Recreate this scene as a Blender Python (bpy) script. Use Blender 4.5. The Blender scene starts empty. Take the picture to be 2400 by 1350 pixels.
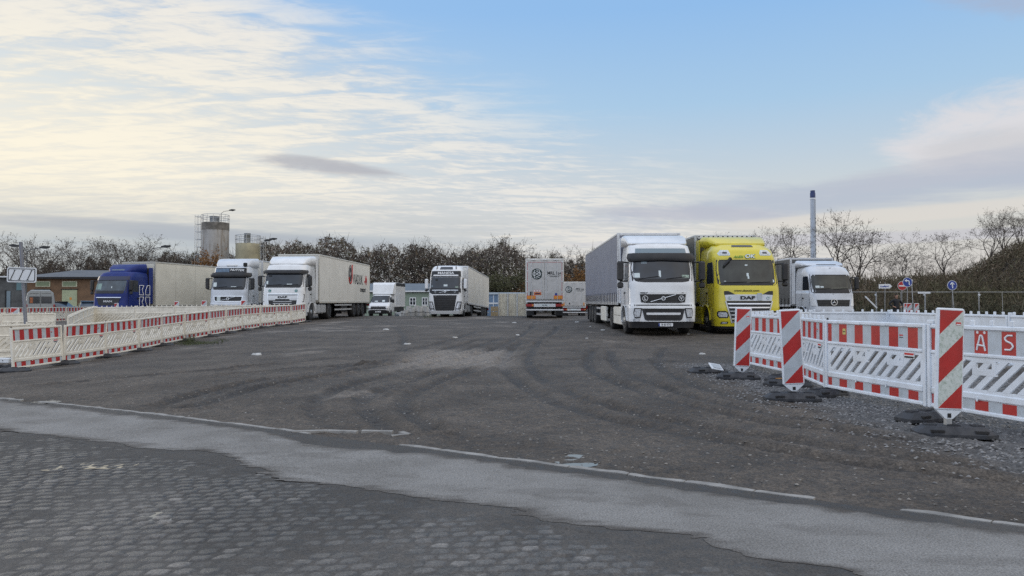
import bpy, bmesh, math, random
import numpy as np
from mathutils import Vector, Matrix
R = math.radians
C = bpy.context.scene
COL = C.collection
# ------------------------------------------------------------------ camera
CAM_H = 1.36
FPX = 1700.0                      # focal length in pixels of the 2400 px wide photograph
cam_d = bpy.data.cameras.new('camera'); cam = bpy.data.objects.new('camera', cam_d); COL.objects.link(cam)
cam_d.sensor_width = 36; cam_d.lens = FPX / 2400 * 36
cam_d.clip_start = 0.05; cam_d.clip_end = 4000
cam.location = (0, 0, CAM_H); cam.rotation_euler = (R(90 + 1.045), 0, 0)
C.camera = cam
# ------------------------------------------------------------------ light
SUN_AZ, SUN_EL = R(-62), R(9)      # measured from +Y towards +X
sun_d = bpy.data.lights.new('sun', 'SUN'); sun = bpy.data.objects.new('sun', sun_d); COL.objects.link(sun)
sun_d.energy = 0.5; sun_d.angle = R(25); sun_d.color = (1.0, .86, .68)
sd = Vector((math.sin(SUN_AZ) * math.cos(SUN_EL), math.cos(SUN_AZ) * math.cos(SUN_EL), math.sin(SUN_EL)))
sun.rotation_euler = (-sd).to_track_quat('-Z', 'Y').to_euler()
C.view_settings.view_transform = 'Standard'; C.view_settings.look = 'None'
C.view_settings.exposure = 0.0; C.view_settings.gamma = 1.0; C.view_settings.use_curve_mapping = False
C.cycles.max_bounces = 6; C.cycles.diffuse_bounces = 3; C.cycles.glossy_bounces = 3
C.cycles.use_denoising = False


def srgb(r, g, b):
    f = lambda c: (c / 255) / 12.92 if c / 255 <= .04045 else ((c / 255 + .055) / 1.055) ** 2.4
    return (f(r), f(g), f(b), 1)


# ------------------------------------------------------------------ sky
w = bpy.data.worlds.new('World'); C.world = w; w.use_nodes = True
NT = w.node_tree; NT.nodes.clear()
class NB:
    """small helper for node maths"""
    def __init__(s, nt): s.nt = nt
    def n(s, t, **k):
        o = s.nt.nodes.new(t)
        for a, b in k.items(): setattr(o, a, b)
        return o
    def link(s, a, b): s.nt.links.new(a, b)
    def put(s, sock, v):
        if isinstance(v, (int, float)): sock.default_value = v
        elif isinstance(v, (tuple, list)):
            sock.default_value = v if len(sock.default_value) == len(v) else tuple(v)[:len(sock.default_value)]
        else: s.link(v, sock)
    def m(s, op, a, b=0.0, c=None, clamp=False):
        o = s.n('ShaderNodeMath', operation=op, use_clamp=clamp)
        s.put(o.inputs[0], a); s.put(o.inputs[1], b)
        if c is not None: s.put(o.inputs[2], c)
        return o.outputs[0]
    def ss(s, x, a, b, lo=0.0, hi=1.0):
        o = s.n('ShaderNodeMapRange', interpolation_type='SMOOTHSTEP')
        s.put(o.inputs[0], x); s.put(o.inputs[1], a); s.put(o.inputs[2], b); s.put(o.inputs[3], lo); s.put(o.inputs[4], hi)
        return o.outputs[0]
    def lin(s, x, a, b, lo=0.0, hi=1.0):
        o = s.n('ShaderNodeMapRange'); o.clamp = True
        s.put(o.inputs[0], x); s.put(o.inputs[1], a); s.put(o.inputs[2], b); s.put(o.inputs[3], lo); s.put(o.inputs[4], hi)
        return o.outputs[0]
    def mix(s, f, a, b, mode='MIX'):
        o = s.n('ShaderNodeMix', data_type='RGBA', blend_type=mode)
        s.put(o.inputs[0], f); s.put(o.inputs[6], a); s.put(o.inputs[7], b)
        return o.outputs[2]
    def xyz(s, x, y, z=0.0):
        o = s.n('ShaderNodeCombineXYZ'); s.put(o.inputs[0], x); s.put(o.inputs[1], y); s.put(o.inputs[2], z); return o.outputs[0]
    def noise(s, vec, scale, detail=4, rough=.55, dist=0.0, lac=2.0):
        o = s.n('ShaderNodeTexNoise'); s.put(o.inputs['Vector'], vec); o.inputs['Scale'].default_value = scale
        o.inputs['Detail'].default_value = detail; o.inputs['Roughness'].default_value = rough
        o.inputs['Distortion'].default_value = dist; o.inputs['Lacunarity'].default_value = lac
        return o.outputs['Fac']
    def ramp(s, x, pts):
        o = s.n('ShaderNodeValToRGB'); cr = o.color_ramp
        while len(cr.elements) > 1: cr.elements.remove(cr.elements[0])
        cr.elements[0].position = pts[0][0]; cr.elements[0].color = pts[0][1]
        for p, c in pts[1:]:
            e = cr.elements.new(p); e.color = c
        s.put(o.inputs[0], x); return o.outputs[0]
def make_sky():
    b = NB(NT)
    tc = b.n('ShaderNodeTexCoord'); sep = b.n('ShaderNodeSeparateXYZ'); b.link(tc.outputs['Generated'], sep.inputs[0])
    X, Y, Z = sep.outputs
    az = b.m('ARCTAN2', X, Y)                                        # 0 ahead, + to the right
    hor = b.m('SQRT', b.m('ADD', b.m('MULTIPLY', X, X), b.m('MULTIPLY', Y, Y)))
    el = b.m('ARCTAN2', Z, hor)
    nish = b.n('ShaderNodeTexSky', sky_type='NISHITA', sun_disc=False, sun_elevation=SUN_EL, sun_rotation=SUN_AZ)
    nish.air_density = 1.2; nish.dust_density = 1.6; nish.ozone_density = 2.0
    air = b.mix(1.0, nish.outputs[0], (.115, .115, .115, 1), 'MULTIPLY')
    # clear part of the sky: blue overhead, pale towards the horizon
    clear = b.ramp(b.lin(el, 0.0, 1.0), [(0, srgb(216, 212, 208)), (.10, srgb(222, 221, 218)), (.17, srgb(206, 218, 228)),
                                          (.26, srgb(176, 210, 240)), (.38, srgb(152, 197, 245)), (1, srgb(140, 180, 232))])
    col = b.mix(.86, air, clear)
    # two cloud decks seen in perspective: direction cut with a level plane
    den = b.m('ADD', b.m('MAXIMUM', Z, 0.0), .13)
    px = b.m('DIVIDE', X, den); py = b.m('DIVIDE', Y, den)
    ca, sa = math.cos(R(28)), math.sin(R(28))
    sx = b.m('ADD', b.m('MULTIPLY', px, ca), b.m('MULTIPLY', py, sa))
    sy = b.m('SUBTRACT', b.m('MULTIPLY', py, ca), b.m('MULTIPLY', px, sa))
    rip = b.noise(b.xyz(b.m('MULTIPLY', px, 1.1), b.m('MULTIPLY', py, 4.2)), 2.6, 6, .62, .7)
    rip2 = b.noise(b.xyz(b.m('MULTIPLY', sx, 1.0), b.m('MULTIPLY', sy, 2.4), 3.7), 8.5, 6, .65, .5)
    big = b.noise(b.xyz(px, b.m('MULTIPLY', py, 1.6), 8.2), .85, 4, .5, .3)
    # edge of the sheet on the left: a line falling to the right
    edge = b.m('SUBTRACT', .262, b.m('MULTIPLY', az, .43))
    edge = b.m('ADD', edge, b.m('MULTIPLY', b.m('SUBTRACT', rip, .5), .14))
    sheet = b.ss(b.m('SUBTRACT', edge, el), -.05, .10)
    tex = b.m('ADD', b.m('MULTIPLY', rip, .62), b.m('MULTIPLY', rip2, .38))
    tex = b.m('ADD', tex, b.m('MULTIPLY', b.m('SUBTRACT', big, .5), .35))
    dens = b.ss(tex, .34, .58)
    leftw = b.ss(az, .35, -.45)
    glow = b.m('MULTIPLY', b.ss(az, .05, -.85), b.ss(el, .42, .10))
    lit = b.mix(glow, srgb(238, 234, 227), srgb(255, 245, 219))
    shade = b.mix(glow, srgb(198, 206, 216), srgb(226, 220, 208))
    deck = b.mix(b.ss(tex, .40, .62), shade, lit)
    amt = b.m('MULTIPLY', sheet, b.m('ADD', b.m('MULTIPLY', dens, .62), b.m('MULTIPLY', leftw, .32)), clamp=True)
    col = b.mix(amt, col, deck)
    # brightest patch low on the left, where the hidden sun is
    gx = b.m('DIVIDE', b.m('SUBTRACT', az, -.66), .42); gy = b.m('DIVIDE', b.m('SUBTRACT', el, .19), .13)
    g2 = b.m('EXPONENT', b.m('MULTIPLY', b.m('ADD', b.m('MULTIPLY', gx, gx), b.m('MULTIPLY', gy, gy)), -1.0))
    col = b.mix(b.m('MULTIPLY', g2, .56), col, (1.02, .95, .78, 1))
    # grey layered bank near the horizon
    lay = b.noise(b.xyz(b.m('MULTIPLY', az, 2.2), b.m('MULTIPLY', el, 26.0), 1.3), 1.6, 5, .55, .4)
    lowL = b.m('MULTIPLY', b.ss(el, .155, .075), b.ss(az, .2, -.25))
    lowL = b.m('MULTIPLY', lowL, b.m('ADD', .40, b.ss(lay, .38, .66, 0, .55)))
    col = b.mix(lowL, col, b.mix(b.ss(el, .03, .0), srgb(182, 190, 197), srgb(205, 200, 196)))
    veil = b.m('MULTIPLY', b.ss(el, .105, .07), b.ss(az, .05, -.35))
    col = b.mix(b.m('MULTIPLY', veil, .6), col, srgb(186, 194, 199))
    pink = b.m('MULTIPLY', b.ss(el, .085, .02), b.ss(az, -.5, .1))
    col = b.mix(b.m('MULTIPLY', pink, .45), col, srgb(214, 209, 207))
    # loose grey clouds: one small bar left of centre, the bank on the right, a veil in the upper right corner
    def blob(ca_, ce, wa, we, c, amount, tilt=0.0, nz=.9, freq=(7, 26), lo=.15, hi=.75):
        nonlocal col
        da = b.m('SUBTRACT', az, ca_)
        de = b.m('SUBTRACT', b.m('SUBTRACT', el, ce), b.m('MULTIPLY', da, tilt))
        a1 = b.m('DIVIDE', da, wa); e1 = b.m('DIVIDE', de, we)
        r2 = b.m('ADD', b.m('MULTIPLY', a1, a1), b.m('MULTIPLY', e1, e1))
        base = b.m('SUBTRACT', 1.0, r2)
        nn = b.noise(b.xyz(b.m('MULTIPLY', az, freq[0]), b.m('MULTIPLY', el, freq[1]), ca_ * 9 + ce * 5), 1.0, 8, .66, .5)
        f = b.m('ADD', base, b.m('MULTIPLY', b.m('SUBTRACT', nn, .5), nz * 2.2))
        col = b.mix(b.m('MULTIPLY', b.ss(f, lo, hi), amount), col, c)
    blob(-.245, .177, .115, .014, srgb(180, 181, 188), .85, -.085, .8, (10, 46), .1, 1.0)
    blob(-.285, .186, .06, .010, srgb(186, 187, 192), .6, -.05, .9, (12, 50), .1, 1.0)
    blob(-.40, .085, .34, .013, srgb(172, 178, 188), .55, -.04, .6, (5, 40))
    blob(.62, .205, .15, .058, srgb(222, 220, 223), .9, .12, 1.25, (9, 24), -.1, .9)      # pale heap on the right
    blob(.63, .165, .16, .04, srgb(206, 206, 210), .8, .05, 1.0, (8, 24), -.1, .9)
    blob(.46, .133, .40, .026, srgb(178, 188, 205), .75, .06, 1.2, (6, 34), -.1, 1.0)
    blob(.56, .155, .22, .018, srgb(190, 194, 206), .6, .10, 1.2, (8, 40), -.1, 1.0)
    blob(.24, .118, .17, .013, srgb(188, 191, 203), .7, -.06, 1.0, (7, 38), 0, 1)
    blob(.42, .078, .40, .010, srgb(196, 196, 206), .6, .0, .6, (5, 40))
    blob(.60, .37, .18, .06, srgb(172, 178, 198), .7, -.25, .8, (6, 16), .0, .9)
    blob(.50, .105, .30, .012, srgb(222, 217, 210), .7, .03, .5, (5, 40))
    # the sky overhead and behind the photographer: unseen, brightened to light the truck fronts, warmer on the right
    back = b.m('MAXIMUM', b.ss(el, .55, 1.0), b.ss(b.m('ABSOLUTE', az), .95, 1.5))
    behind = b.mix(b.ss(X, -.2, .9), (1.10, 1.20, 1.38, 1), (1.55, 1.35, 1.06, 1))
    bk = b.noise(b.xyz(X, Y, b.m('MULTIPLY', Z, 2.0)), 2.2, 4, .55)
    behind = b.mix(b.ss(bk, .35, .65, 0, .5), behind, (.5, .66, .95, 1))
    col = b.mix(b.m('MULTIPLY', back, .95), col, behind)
    # below the horizon
    col = b.mix(b.ss(el, .0, -.03), col, (.12, .115, .11, 1))
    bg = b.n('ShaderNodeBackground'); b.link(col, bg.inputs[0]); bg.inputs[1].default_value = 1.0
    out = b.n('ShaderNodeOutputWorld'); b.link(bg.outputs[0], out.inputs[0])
make_sky()
w.cycles.sampling_method = 'MANUAL'; w.cycles.sample_map_resolution = 2048
# ------------------------------------------------------------------ materials
MATS = {}
def mat(name, col, rough=.6, metal=0.0, var=0.0, vscale=3.0, bump=0.0, bscale=40.0, coat=0.0, spec=.5, dirt=None, dscale=2.0, damt=0.0, attr=None, emit=None):
    """procedural material: base colour broken up by noise, optional dirt and bump"""
    if name in MATS: return MATS[name]
    m = bpy.data.materials.new(name); m.use_nodes = True; nt = m.node_tree; b = NB(nt)
    p = nt.nodes['Principled BSDF']
    p.inputs['Roughness'].default_value = rough; p.inputs['Metallic'].default_value = metal
    p.inputs['Coat Weight'].default_value = coat; p.inputs['Coat Roughness'].default_value = .08
    p.inputs['Specular IOR Level'].default_value = spec
    col = tuple(col[:3]) + (1,)
    tc = b.n('ShaderNodeTexCoord'); v = tc.outputs['Object']
    c = None
    if attr:
        a = b.n('ShaderNodeAttribute', attribute_name=attr); c = a.outputs['Color']
        c = b.mix(1.0, c, col, 'MULTIPLY')
    if var:
        n = b.noise(v, vscale, 5, .6)
        lo = tuple(x * (1 - var) for x in col[:3]) + (1,); hi = tuple(min(1, x * (1 + var)) for x in col[:3]) + (1,)
        if c is None: c = b.mix(b.ss(n, .3, .7), lo, hi)
        else: c = b.mix(1.0, c, b.mix(b.ss(n, .3, .7), (1 - var,) * 3 + (1,), (1 + var,) * 3 + (1,)), 'MULTIPLY')
    if damt:
        n = b.noise(v, dscale, 6, .65, .4)
        c = b.mix(b.m('MULTIPLY', b.ss(n, .42, .72), damt), c if c is not None else col, dirt or (.08, .07, .06, 1))
        p.inputs['Roughness'].default_value = rough
    if c is None: p.inputs['Base Color'].default_value = col
    else: b.link(c, p.inputs['Base Color'])
    if bump:
        bn = b.n('ShaderNodeBump'); bn.inputs['Strength'].default_value = bump; bn.inputs['Distance'].default_value = .02
        b.link(b.noise(v, bscale, 4, .6), bn.inputs['Height']); b.link(bn.outputs[0], p.inputs['Normal'])
    if emit: p.inputs['Emission Color'].default_value = emit; p.inputs['Emission Strength'].default_value = 1
    MATS[name] = m
    return m
WHITE = mat('white paint', (.74, .76, .78), .32, coat=.5, var=.03, vscale=2, dirt=(.35, .33, .30, 1), damt=.22, dscale=1.6)
WHITE2 = mat('grey white paint', (.60, .64, .70), .35, coat=.4, var=.04, vscale=2, dirt=(.30, .29, .27, 1), damt=.3, dscale=1.6)
BLUE = mat('blue paint', (.004, .020, .165), .5, coat=.05, spec=.35, var=.15, vscale=2, dirt=(.05, .05, .09, 1), damt=.25)
YELLOW = mat('yellow paint', (.68, .575, .030), .32, coat=.5, var=.05, vscale=2, dirt=(.30, .27, .08, 1), damt=.25)
REEFER = mat('cream panel', (.66, .64, .56), .45, var=.04, vscale=.8, dirt=(.42, .40, .34, 1), damt=.35, dscale=.7)
WREEFER = mat('white panel', (.72, .71, .66), .42, var=.03, vscale=.8, dirt=(.46, .44, .40, 1), damt=.3, dscale=.7)
CURTAIN = mat('grey blue curtain', (.17, .19, .25), .5, var=.10, vscale=1.2, dirt=(.22, .22, .24, 1), damt=.35, dscale=1.5, bump=.15, bscale=6)
DCURTAIN = mat('dark grey curtain', (.075, .08, .085), .5, var=.15, vscale=1.2, dirt=(.13, .13, .13, 1), damt=.4, dscale=1.5, bump=.15, bscale=6)
OLIVE = mat('olive grey curtain', (.12, .12, .10), .5, var=.15, vscale=1.2, dirt=(.17, .17, .15, 1), damt=.4)
GALV = mat('galvanised steel', (.42, .44, .46), .45, .7, var=.15, vscale=6)
ALU = mat('pale aluminium', (.60, .61, .62), .38, .5, var=.08, vscale=5)
CHROME = mat('chrome', (.72, .74, .76), .18, .9)
BLACK = mat('black plastic', (.016, .017, .020), .5, var=.2, vscale=4, dirt=(.06, .055, .05, 1), damt=.3)
DARK = mat('dark chassis', (.012, .012, .013), .7, var=.3, vscale=3, dirt=(.04, .035, .03, 1), damt=.4)
RUBBER = mat('tyre rubber', (.014, .014, .015), .8, var=.25, vscale=6, dirt=(.06, .055, .05, 1), damt=.4)
BASEM = mat('recycled plastic', (.030, .033, .040), .7, var=.3, vscale=8, bump=.4, bscale=30, dirt=(.10, .095, .09, 1), damt=.35, dscale=5)
GLASS = mat('dark window glass', (.010, .016, .026), .06, spec=.7, var=.5, vscale=1.6)
GLASSG = mat('greenish window glass', (.028, .032, .028), .10, spec=.6, var=.6, vscale=1.4)
PALEGL = mat('pale tinted glass', (.16, .22, .26), .12, spec=.7)
LAMP = mat('lamp glass', (.55, .57, .60), .1, .35, var=.35, vscale=16)
ORANGE = mat('orange reflector', (.62, .25, .03), .4, var=.1, vscale=20)
RED = mat('red reflective', (.42, .016, .015), .42, var=.12, vscale=6, dirt=(.30, .05, .045, 1), damt=.3, dscale=4)
REDLAMP = mat('red lamp', (.28, .012, .012), .25)
GREYREF = mat('grey white reflective', (.46, .51, .56), .4, var=.08, vscale=7, dirt=(.34, .36, .35, 1), damt=.4, dscale=6)
GREENWH = mat('mottled white sheeting', (.58, .63, .60), .4, var=.05, vscale=5, dirt=(.26, .33, .27, 1), damt=.75, dscale=26)
PLASTIC = mat('white plastic', (.70, .75, .81), .42, var=.05, vscale=4, dirt=(.42, .41, .38, 1), damt=.35, dscale=3)
CREAM = mat('cream plastic', (.76, .735, .66), .45, var=.06, vscale=4, dirt=(.46, .42, .34, 1), damt=.4, dscale=3)
INK = mat('black lettering', (.012, .014, .018), .5)
PAPER = mat('white paper', (.62, .70, .72), .6)
WHITEINK = mat('white lettering', (.75, .77, .79), .5)
REDINK = mat('red lettering', (.55, .02, .02), .5)
TEAL = mat('teal sticker', (.02, .20, .20), .5)
GREENINK = mat('green lettering', (.10, .28, .04), .5)
SIGNBLUE = mat('sign blue', (.012, .045, .27), .4)
SIGNWHITE = mat('sign white', (.68, .71, .74), .45, var=.05, vscale=8)
SIGNRED = mat('sign red', (.45, .018, .018), .4)
def streaked(name, base, stain, amount, scale=1.0):
    """wall with rust and damp running down it: noise stretched along the height"""
    m = bpy.data.materials.new(name); m.use_nodes = True; b = NB(m.node_tree); p = m.node_tree.nodes['Principled BSDF']; tc = b.n('ShaderNodeTexCoord'); sp = b.n('ShaderNodeSeparateXYZ'); b.link(tc.outputs['Object'], sp.inputs[0]); X, Y, Z = sp.outputs
    n1 = b.noise(b.xyz(b.m('MULTIPLY', X, 2.2 * scale), b.m('MULTIPLY', Y, 2.2 * scale), b.m('MULTIPLY', Z, .22 * scale)), 1.0, 6, .65, .3); n2 = b.noise(tc.outputs['Object'], .8 * scale, 6, .65)
    c = b.mix(b.m('MULTIPLY', b.ss(n1, .44, .70), amount), base, stain); c = b.mix(b.m('MULTIPLY', b.ss(n2, .48, .70), amount * .8), c, tuple(x * .62 for x in base[:3]) + (1,)); c = b.mix(b.m('MULTIPLY', b.ss(n2, .40, .28), .5), c, tuple(min(1, x * 1.4) for x in base[:3]) + (1,))
    b.link(c, p.inputs['Base Color']); p.inputs['Roughness'].default_value = .85; MATS[name] = m; return m
CONC = streaked('silo concrete', (.40, .395, .385, 1), (.20, .155, .105, 1), .8)
# ------------------------------------------------------------------ mesh builder
def frame_of(d):
    d = Vector(d).normalized(); a = Vector((0, 0, 1)) if abs(d.z) < .9 else Vector((1, 0, 0))
    u = d.cross(a).normalized(); return u, d.cross(u).normalized()
class MB:
    def __init__(s): s.v = []; s.f = []; s.m = []; s.sm = []; s.mats = []; s.T = None
    def mi(s, m):
        if m not in s.mats: s.mats.append(m)
        return s.mats.index(m)
    def add(s, vs, fs, m, smooth=False):
        o = len(s.v); i = s.mi(m)
        if s.T is not None: vs = [s.T @ Vector(p) for p in vs]
        s.v += [tuple(p) for p in vs]
        for f in fs: s.f.append([o + k for k in f]); s.m.append(i); s.sm.append(smooth)
    def box(s, x0, x1, y0, y1, z0, z1, m):
        s.add([(x0, y0, z0), (x1, y0, z0), (x1, y1, z0), (x0, y1, z0), (x0, y0, z1), (x1, y0, z1), (x1, y1, z1), (x0, y1, z1)],
              [(0, 3, 2, 1), (4, 5, 6, 7), (0, 1, 5, 4), (1, 2, 6, 5), (2, 3, 7, 6), (3, 0, 4, 7)], m)
    def cbox(s, x0, x1, y0, y1, z0, z1, m, c=.02):
        """box with chamfered vertical and horizontal edges"""
        def ring(z, i): 
            return [(x0 + i + c, y0 + i, z), (x1 - i - c, y0 + i, z), (x1 - i, y0 + i + c, z), (x1 - i, y1 - i - c, z),
                    (x1 - i - c, y1 - i, z), (x0 + i + c, y1 - i, z), (x0 + i, y1 - i - c, z), (x0 + i, y0 + i + c, z)]
        s.loft([ring(z0, c), ring(z0 + c, 0), ring(z1 - c, 0), ring(z1, c)], m)
    def loft(s, rings, m, smooth=False, closed=True, caps=True):
        n = len(rings[0]); vs = [p for r in rings for p in r]; fs = []
        for i in range(len(rings) - 1):
            for j in range(n if closed else n - 1):
                k = (j + 1) % n; fs.append((i * n + j, i * n + k, (i + 1) * n + k, (i + 1) * n + j))
        s.add(vs, fs, m, smooth)
        if caps:
            s.add(rings[0], [tuple(reversed(range(n)))], m); s.add(rings[-1], [tuple(range(n))], m)
    def tube(s, p0, p1, r0, r1=None, n=8, m=None, caps=True):
        r1 = r0 if r1 is None else r1; p0, p1 = Vector(p0), Vector(p1); u, v = frame_of(p1 - p0)
        rr = [[p + (u * math.cos(a) + v * math.sin(a)) * r for a in [2 * math.pi * k / n for k in range(n)]] for p, r in ((p0, r0), (p1, r1))]
        s.loft(rr, m, n > 5, True, caps)
    def path(s, pts, r, n=6, m=None):
        for a, b in zip(pts[:-1], pts[1:]): s.tube(a, b, r, r, n, m)
    def prism(s, poly, axis, a0, a1, m):
        """polygon extruded along an axis; poly lists the two other coordinates in xyz order"""
        def P(q, a): return (a, q[0], q[1]) if axis == 'x' else (q[0], a, q[1]) if axis == 'y' else (q[0], q[1], a)
        n = len(poly); vs = [P(q, a0) for q in poly] + [P(q, a1) for q in poly]
        s.add(vs, [tuple(range(n)), tuple(reversed(range(n, 2 * n)))] + [(i, n + i, n + (i + 1) % n, (i + 1) % n) for i in range(n)], m)
    def sheet(s, rows, m, th=None, smooth=True):
        """grid of points (rows x cols); th = vector or function(p) for a backing that gives it thickness"""
        nr, nc = len(rows), len(rows[0]); vs = [p for r in rows for p in r]
        fs = [(i * nc + j, i * nc + j + 1, (i + 1) * nc + j + 1, (i + 1) * nc + j) for i in range(nr - 1) for j in range(nc - 1)]
        s.add(vs, fs, m, smooth)
        if th is not None:
            per = [(0, j) for j in range(nc)] + [(i, nc - 1) for i in range(1, nr)] + [(nr - 1, j) for j in range(nc - 2, -1, -1)] + [(i, 0) for i in range(nr - 2, 0, -1)]
            f = [Vector(rows[i][j]) for i, j in per]; bk = [p + (th(p) if callable(th) else Vector(th)) for p in f]; n = len(f)
            s.add(f + bk, [(i, n + i, n + (i + 1) % n, (i + 1) % n) for i in range(n)], m)
    def disc(s, c, nrm, r, m, n=20, r_in=0.0, th=0.0):
        c = Vector(c); u, v = frame_of(nrm); N = Vector(nrm).normalized() * th
        A = [2 * math.pi * k / n for k in range(n)]
        o = [c + N + (u * math.cos(a) + v * math.sin(a)) * r for a in A]
        if r_in:
            i_ = [c + N + (u * math.cos(a) + v * math.sin(a)) * r_in for a in A]
            s.add(o + i_, [(k, (k + 1) % n, n + (k + 1) % n, n + k) for k in range(n)], m)
        else: s.add(o, [tuple(range(n))], m)
        if th:
            ob = [p - N for p in o]; s.add(o + ob, [(k, n + k, n + (k + 1) % n, (k + 1) % n) for k in range(n)], m)
    def lathe(s, prof, m, n=24, axis='z', c=(0, 0, 0), smooth=True):
        """prof: list of (radius, height)"""
        c = Vector(c); rr = []
        for r, h in prof:
            ring = []
            for k in range(n):
                a = 2 * math.pi * k / n; x, y = r * math.cos(a), r * math.sin(a)
                ring.append(c + Vector((x, y, h) if axis == 'z' else (h, x, y) if axis == 'x' else (x, h, y)))
            rr.append(ring)
        s.loft(rr, m, smooth, True, True)
    def text(s, body, size, m, M, depth=.004, sx=1.0, bold=0.0, shear=0.0):
        cu = bpy.data.curves.new('lettering', 'FONT'); cu.body = body; cu.size = size; cu.align_x = 'CENTER'; cu.align_y = 'CENTER'
        cu.extrude = depth / 2; cu.offset = bold; cu.resolution_u = 3; cu.shear = shear
        ob = bpy.data.objects.new('lettering', cu); COL.objects.link(ob)
        dg = bpy.context.evaluated_depsgraph_get(); me = bpy.data.meshes.new_from_object(ob.evaluated_get(dg))
        vs = [M @ Vector((v.co.x * sx, v.co.y, v.co.z)) for v in me.vertices]
        s.add(vs, [tuple(p.vertices) for p in me.polygons], m)
        bpy.data.objects.remove(ob); bpy.data.curves.remove(cu); bpy.data.meshes.remove(me)
    def build(s, name, parent=None, loc=None, rot=None, bevel=0.0, label=None):
        me = bpy.data.meshes.new(name); me.from_pydata(s.v, [], s.f)
        for m in s.mats: me.materials.append(m)
        me.polygons.foreach_set('material_index', s.m); me.polygons.foreach_set('use_smooth', s.sm); me.update()
        o = bpy.data.objects.new(name, me); COL.objects.link(o)
        if parent is not None: o.parent = parent
        if loc is not None: o.location = loc
        if rot is not None: o.rotation_euler = rot
        if bevel:
            bm = o.modifiers.new('bevel', 'BEVEL'); bm.width = bevel; bm.segments = 2; bm.limit_method = 'ANGLE'; bm.angle_limit = R(40)
        if label: o['label'] = label
        return o
def tag(o, label=None, cat=None, group=None, kind=None):
    if label: o['label'] = label
    if cat: o['category'] = cat
    if group: o['group'] = group
    if kind: o['kind'] = kind
    return o
def empty(name, loc=(0, 0, 0), rot=(0, 0, 0)):
    o = bpy.data.objects.new(name, None); COL.objects.link(o); o.location = loc; o.rotation_euler = rot
    o.empty_display_size = .2; return o
KIDS = {}
def copy_tree(o, loc, rot, label, group=None, scale=None):
    def cp(s, parent):
        c = s.copy(); COL.objects.link(c)
        if parent is not None: c.parent = parent
        for ch in s.children: cp(ch, c)
        return c
    c = cp(o, None); c.location = loc; c.rotation_euler = rot
    if scale is not None: c.scale = scale if isinstance(scale, (tuple, list)) else (scale,) * 3
    c['label'] = label
    if group: c['group'] = group
    return c
def FRONT(x, y, z, s=1):
    """matrix standing text up so that it reads from -Y"""
    return Matrix.Translation((x, y, z)) @ Matrix.Rotation(math.pi / 2, 4, 'X')
def pxw(px, d): return (px - 1200) / FPX * d
def pyz(py, d): return CAM_H + (706 - py) / FPX * d
# ------------------------------------------------------------------ terrain
def sm(x, a, b):
    t = np.clip((np.asarray(x, float) - a) / (b - a), 0, 1); return t * t * (3 - 2 * t)
def TZ(x, y):
    x = np.asarray(x, float); y = np.asarray(y, float)
    z = -.50 * np.exp(-((x + 17) / 8) ** 2) * np.exp(-((y - 18) / 12) ** 2)
    z = z - .12 * sm(-x, 24, 34)
    z = z + .22 * sm(y, 16, 38) * np.maximum(sm(-x, 16, 8), sm(y, 36, 43) * sm(-x, 24, 15)) * (1 - sm(x, 11, 16)) - .68 * sm(y, 54, 82) * (1 - sm(x, 14, 26)) * sm(-x, 30, 22)
    xr = x * 72 / np.maximum(y, 72)
    amp = (2.1 + .5 * sm(xr, 34, 42) + 3.5 * sm(xr, 43, 52)) * (1 - sm(y, 92, 135))
    z = z + amp * sm(y, 54, 72) * sm(x, 16, 28)
    return z
def tz(x, y): return float(TZ(x, y))
_rng = np.random.RandomState(7); _lat = _rng.rand(256, 256)
def vn(x, y, s=1.0, o=0):
    x = np.asarray(x, float) * s + o * 17.3; y = np.asarray(y, float) * s + o * 9.1
    xi = np.floor(x).astype(int); yi = np.floor(y).astype(int); fx = x - xi; fy = y - yi
    fx = fx * fx * (3 - 2 * fx); fy = fy * fy * (3 - 2 * fy)
    g = lambda i, j: _lat[(xi + i) % 256, (yi + j) % 256]
    return (g(0, 0) * (1 - fx) + g(1, 0) * fx) * (1 - fy) + (g(0, 1) * (1 - fx) + g(1, 1) * fx) * fy
def fbm(x, y, s=1.0, o=0, n=4):
    t = 0; a = .5; tot = 0
    for k in range(n): t = t + a * vn(x, y, s * 2 ** k, o + k); tot += a; a *= .55
    return t / tot
# ------------------------------------------------------------------ ground
def axis_pts(fine0, fine1, step, far0, far1, growth=1.07):
    a = list(np.arange(fine0, fine1 + 1e-6, step)); s = step
    x = fine1
    while x < far1: s *= growth; x += s; a.append(x)
    s = step; x = fine0; pre = []
    while x > far0: s *= growth; x -= s; pre.append(x)
    return np.array(pre[::-1] + a)
def seg_dist(x, y, pts):
    d = np.full(np.shape(x), 1e9)
    for (x0, y0), (x1, y1) in zip(pts[:-1], pts[1:]):
        dx, dy = x1 - x0, y1 - y0; t = np.clip(((x - x0) * dx + (y - y0) * dy) / (dx * dx + dy * dy), 0, 1)
        d = np.minimum(d, np.hypot(x - x0 - t * dx, y - y0 - t * dy))
    return d
def curve(pts, n=14):
    """Catmull-Rom through the points"""
    P = [pts[0]] + list(pts) + [pts[-1]]; out = []
    for i in range(1, len(P) - 2):
        a, b, c, d = [np.array(P[i + k], float) for k in (-1, 0, 1, 2)]
        for k in range(n):
            t = k / n; out.append(tuple(.5 * ((2 * b) + (c - a) * t + (2 * a - 5 * b + 4 * c - d) * t * t + (3 * b - a - 3 * c + d) * t ** 3)))
    return out + [tuple(pts[-1])]
LINE = lambda x: 6.18 - .60 * x                                     # upper edge of the concrete strip
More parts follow.
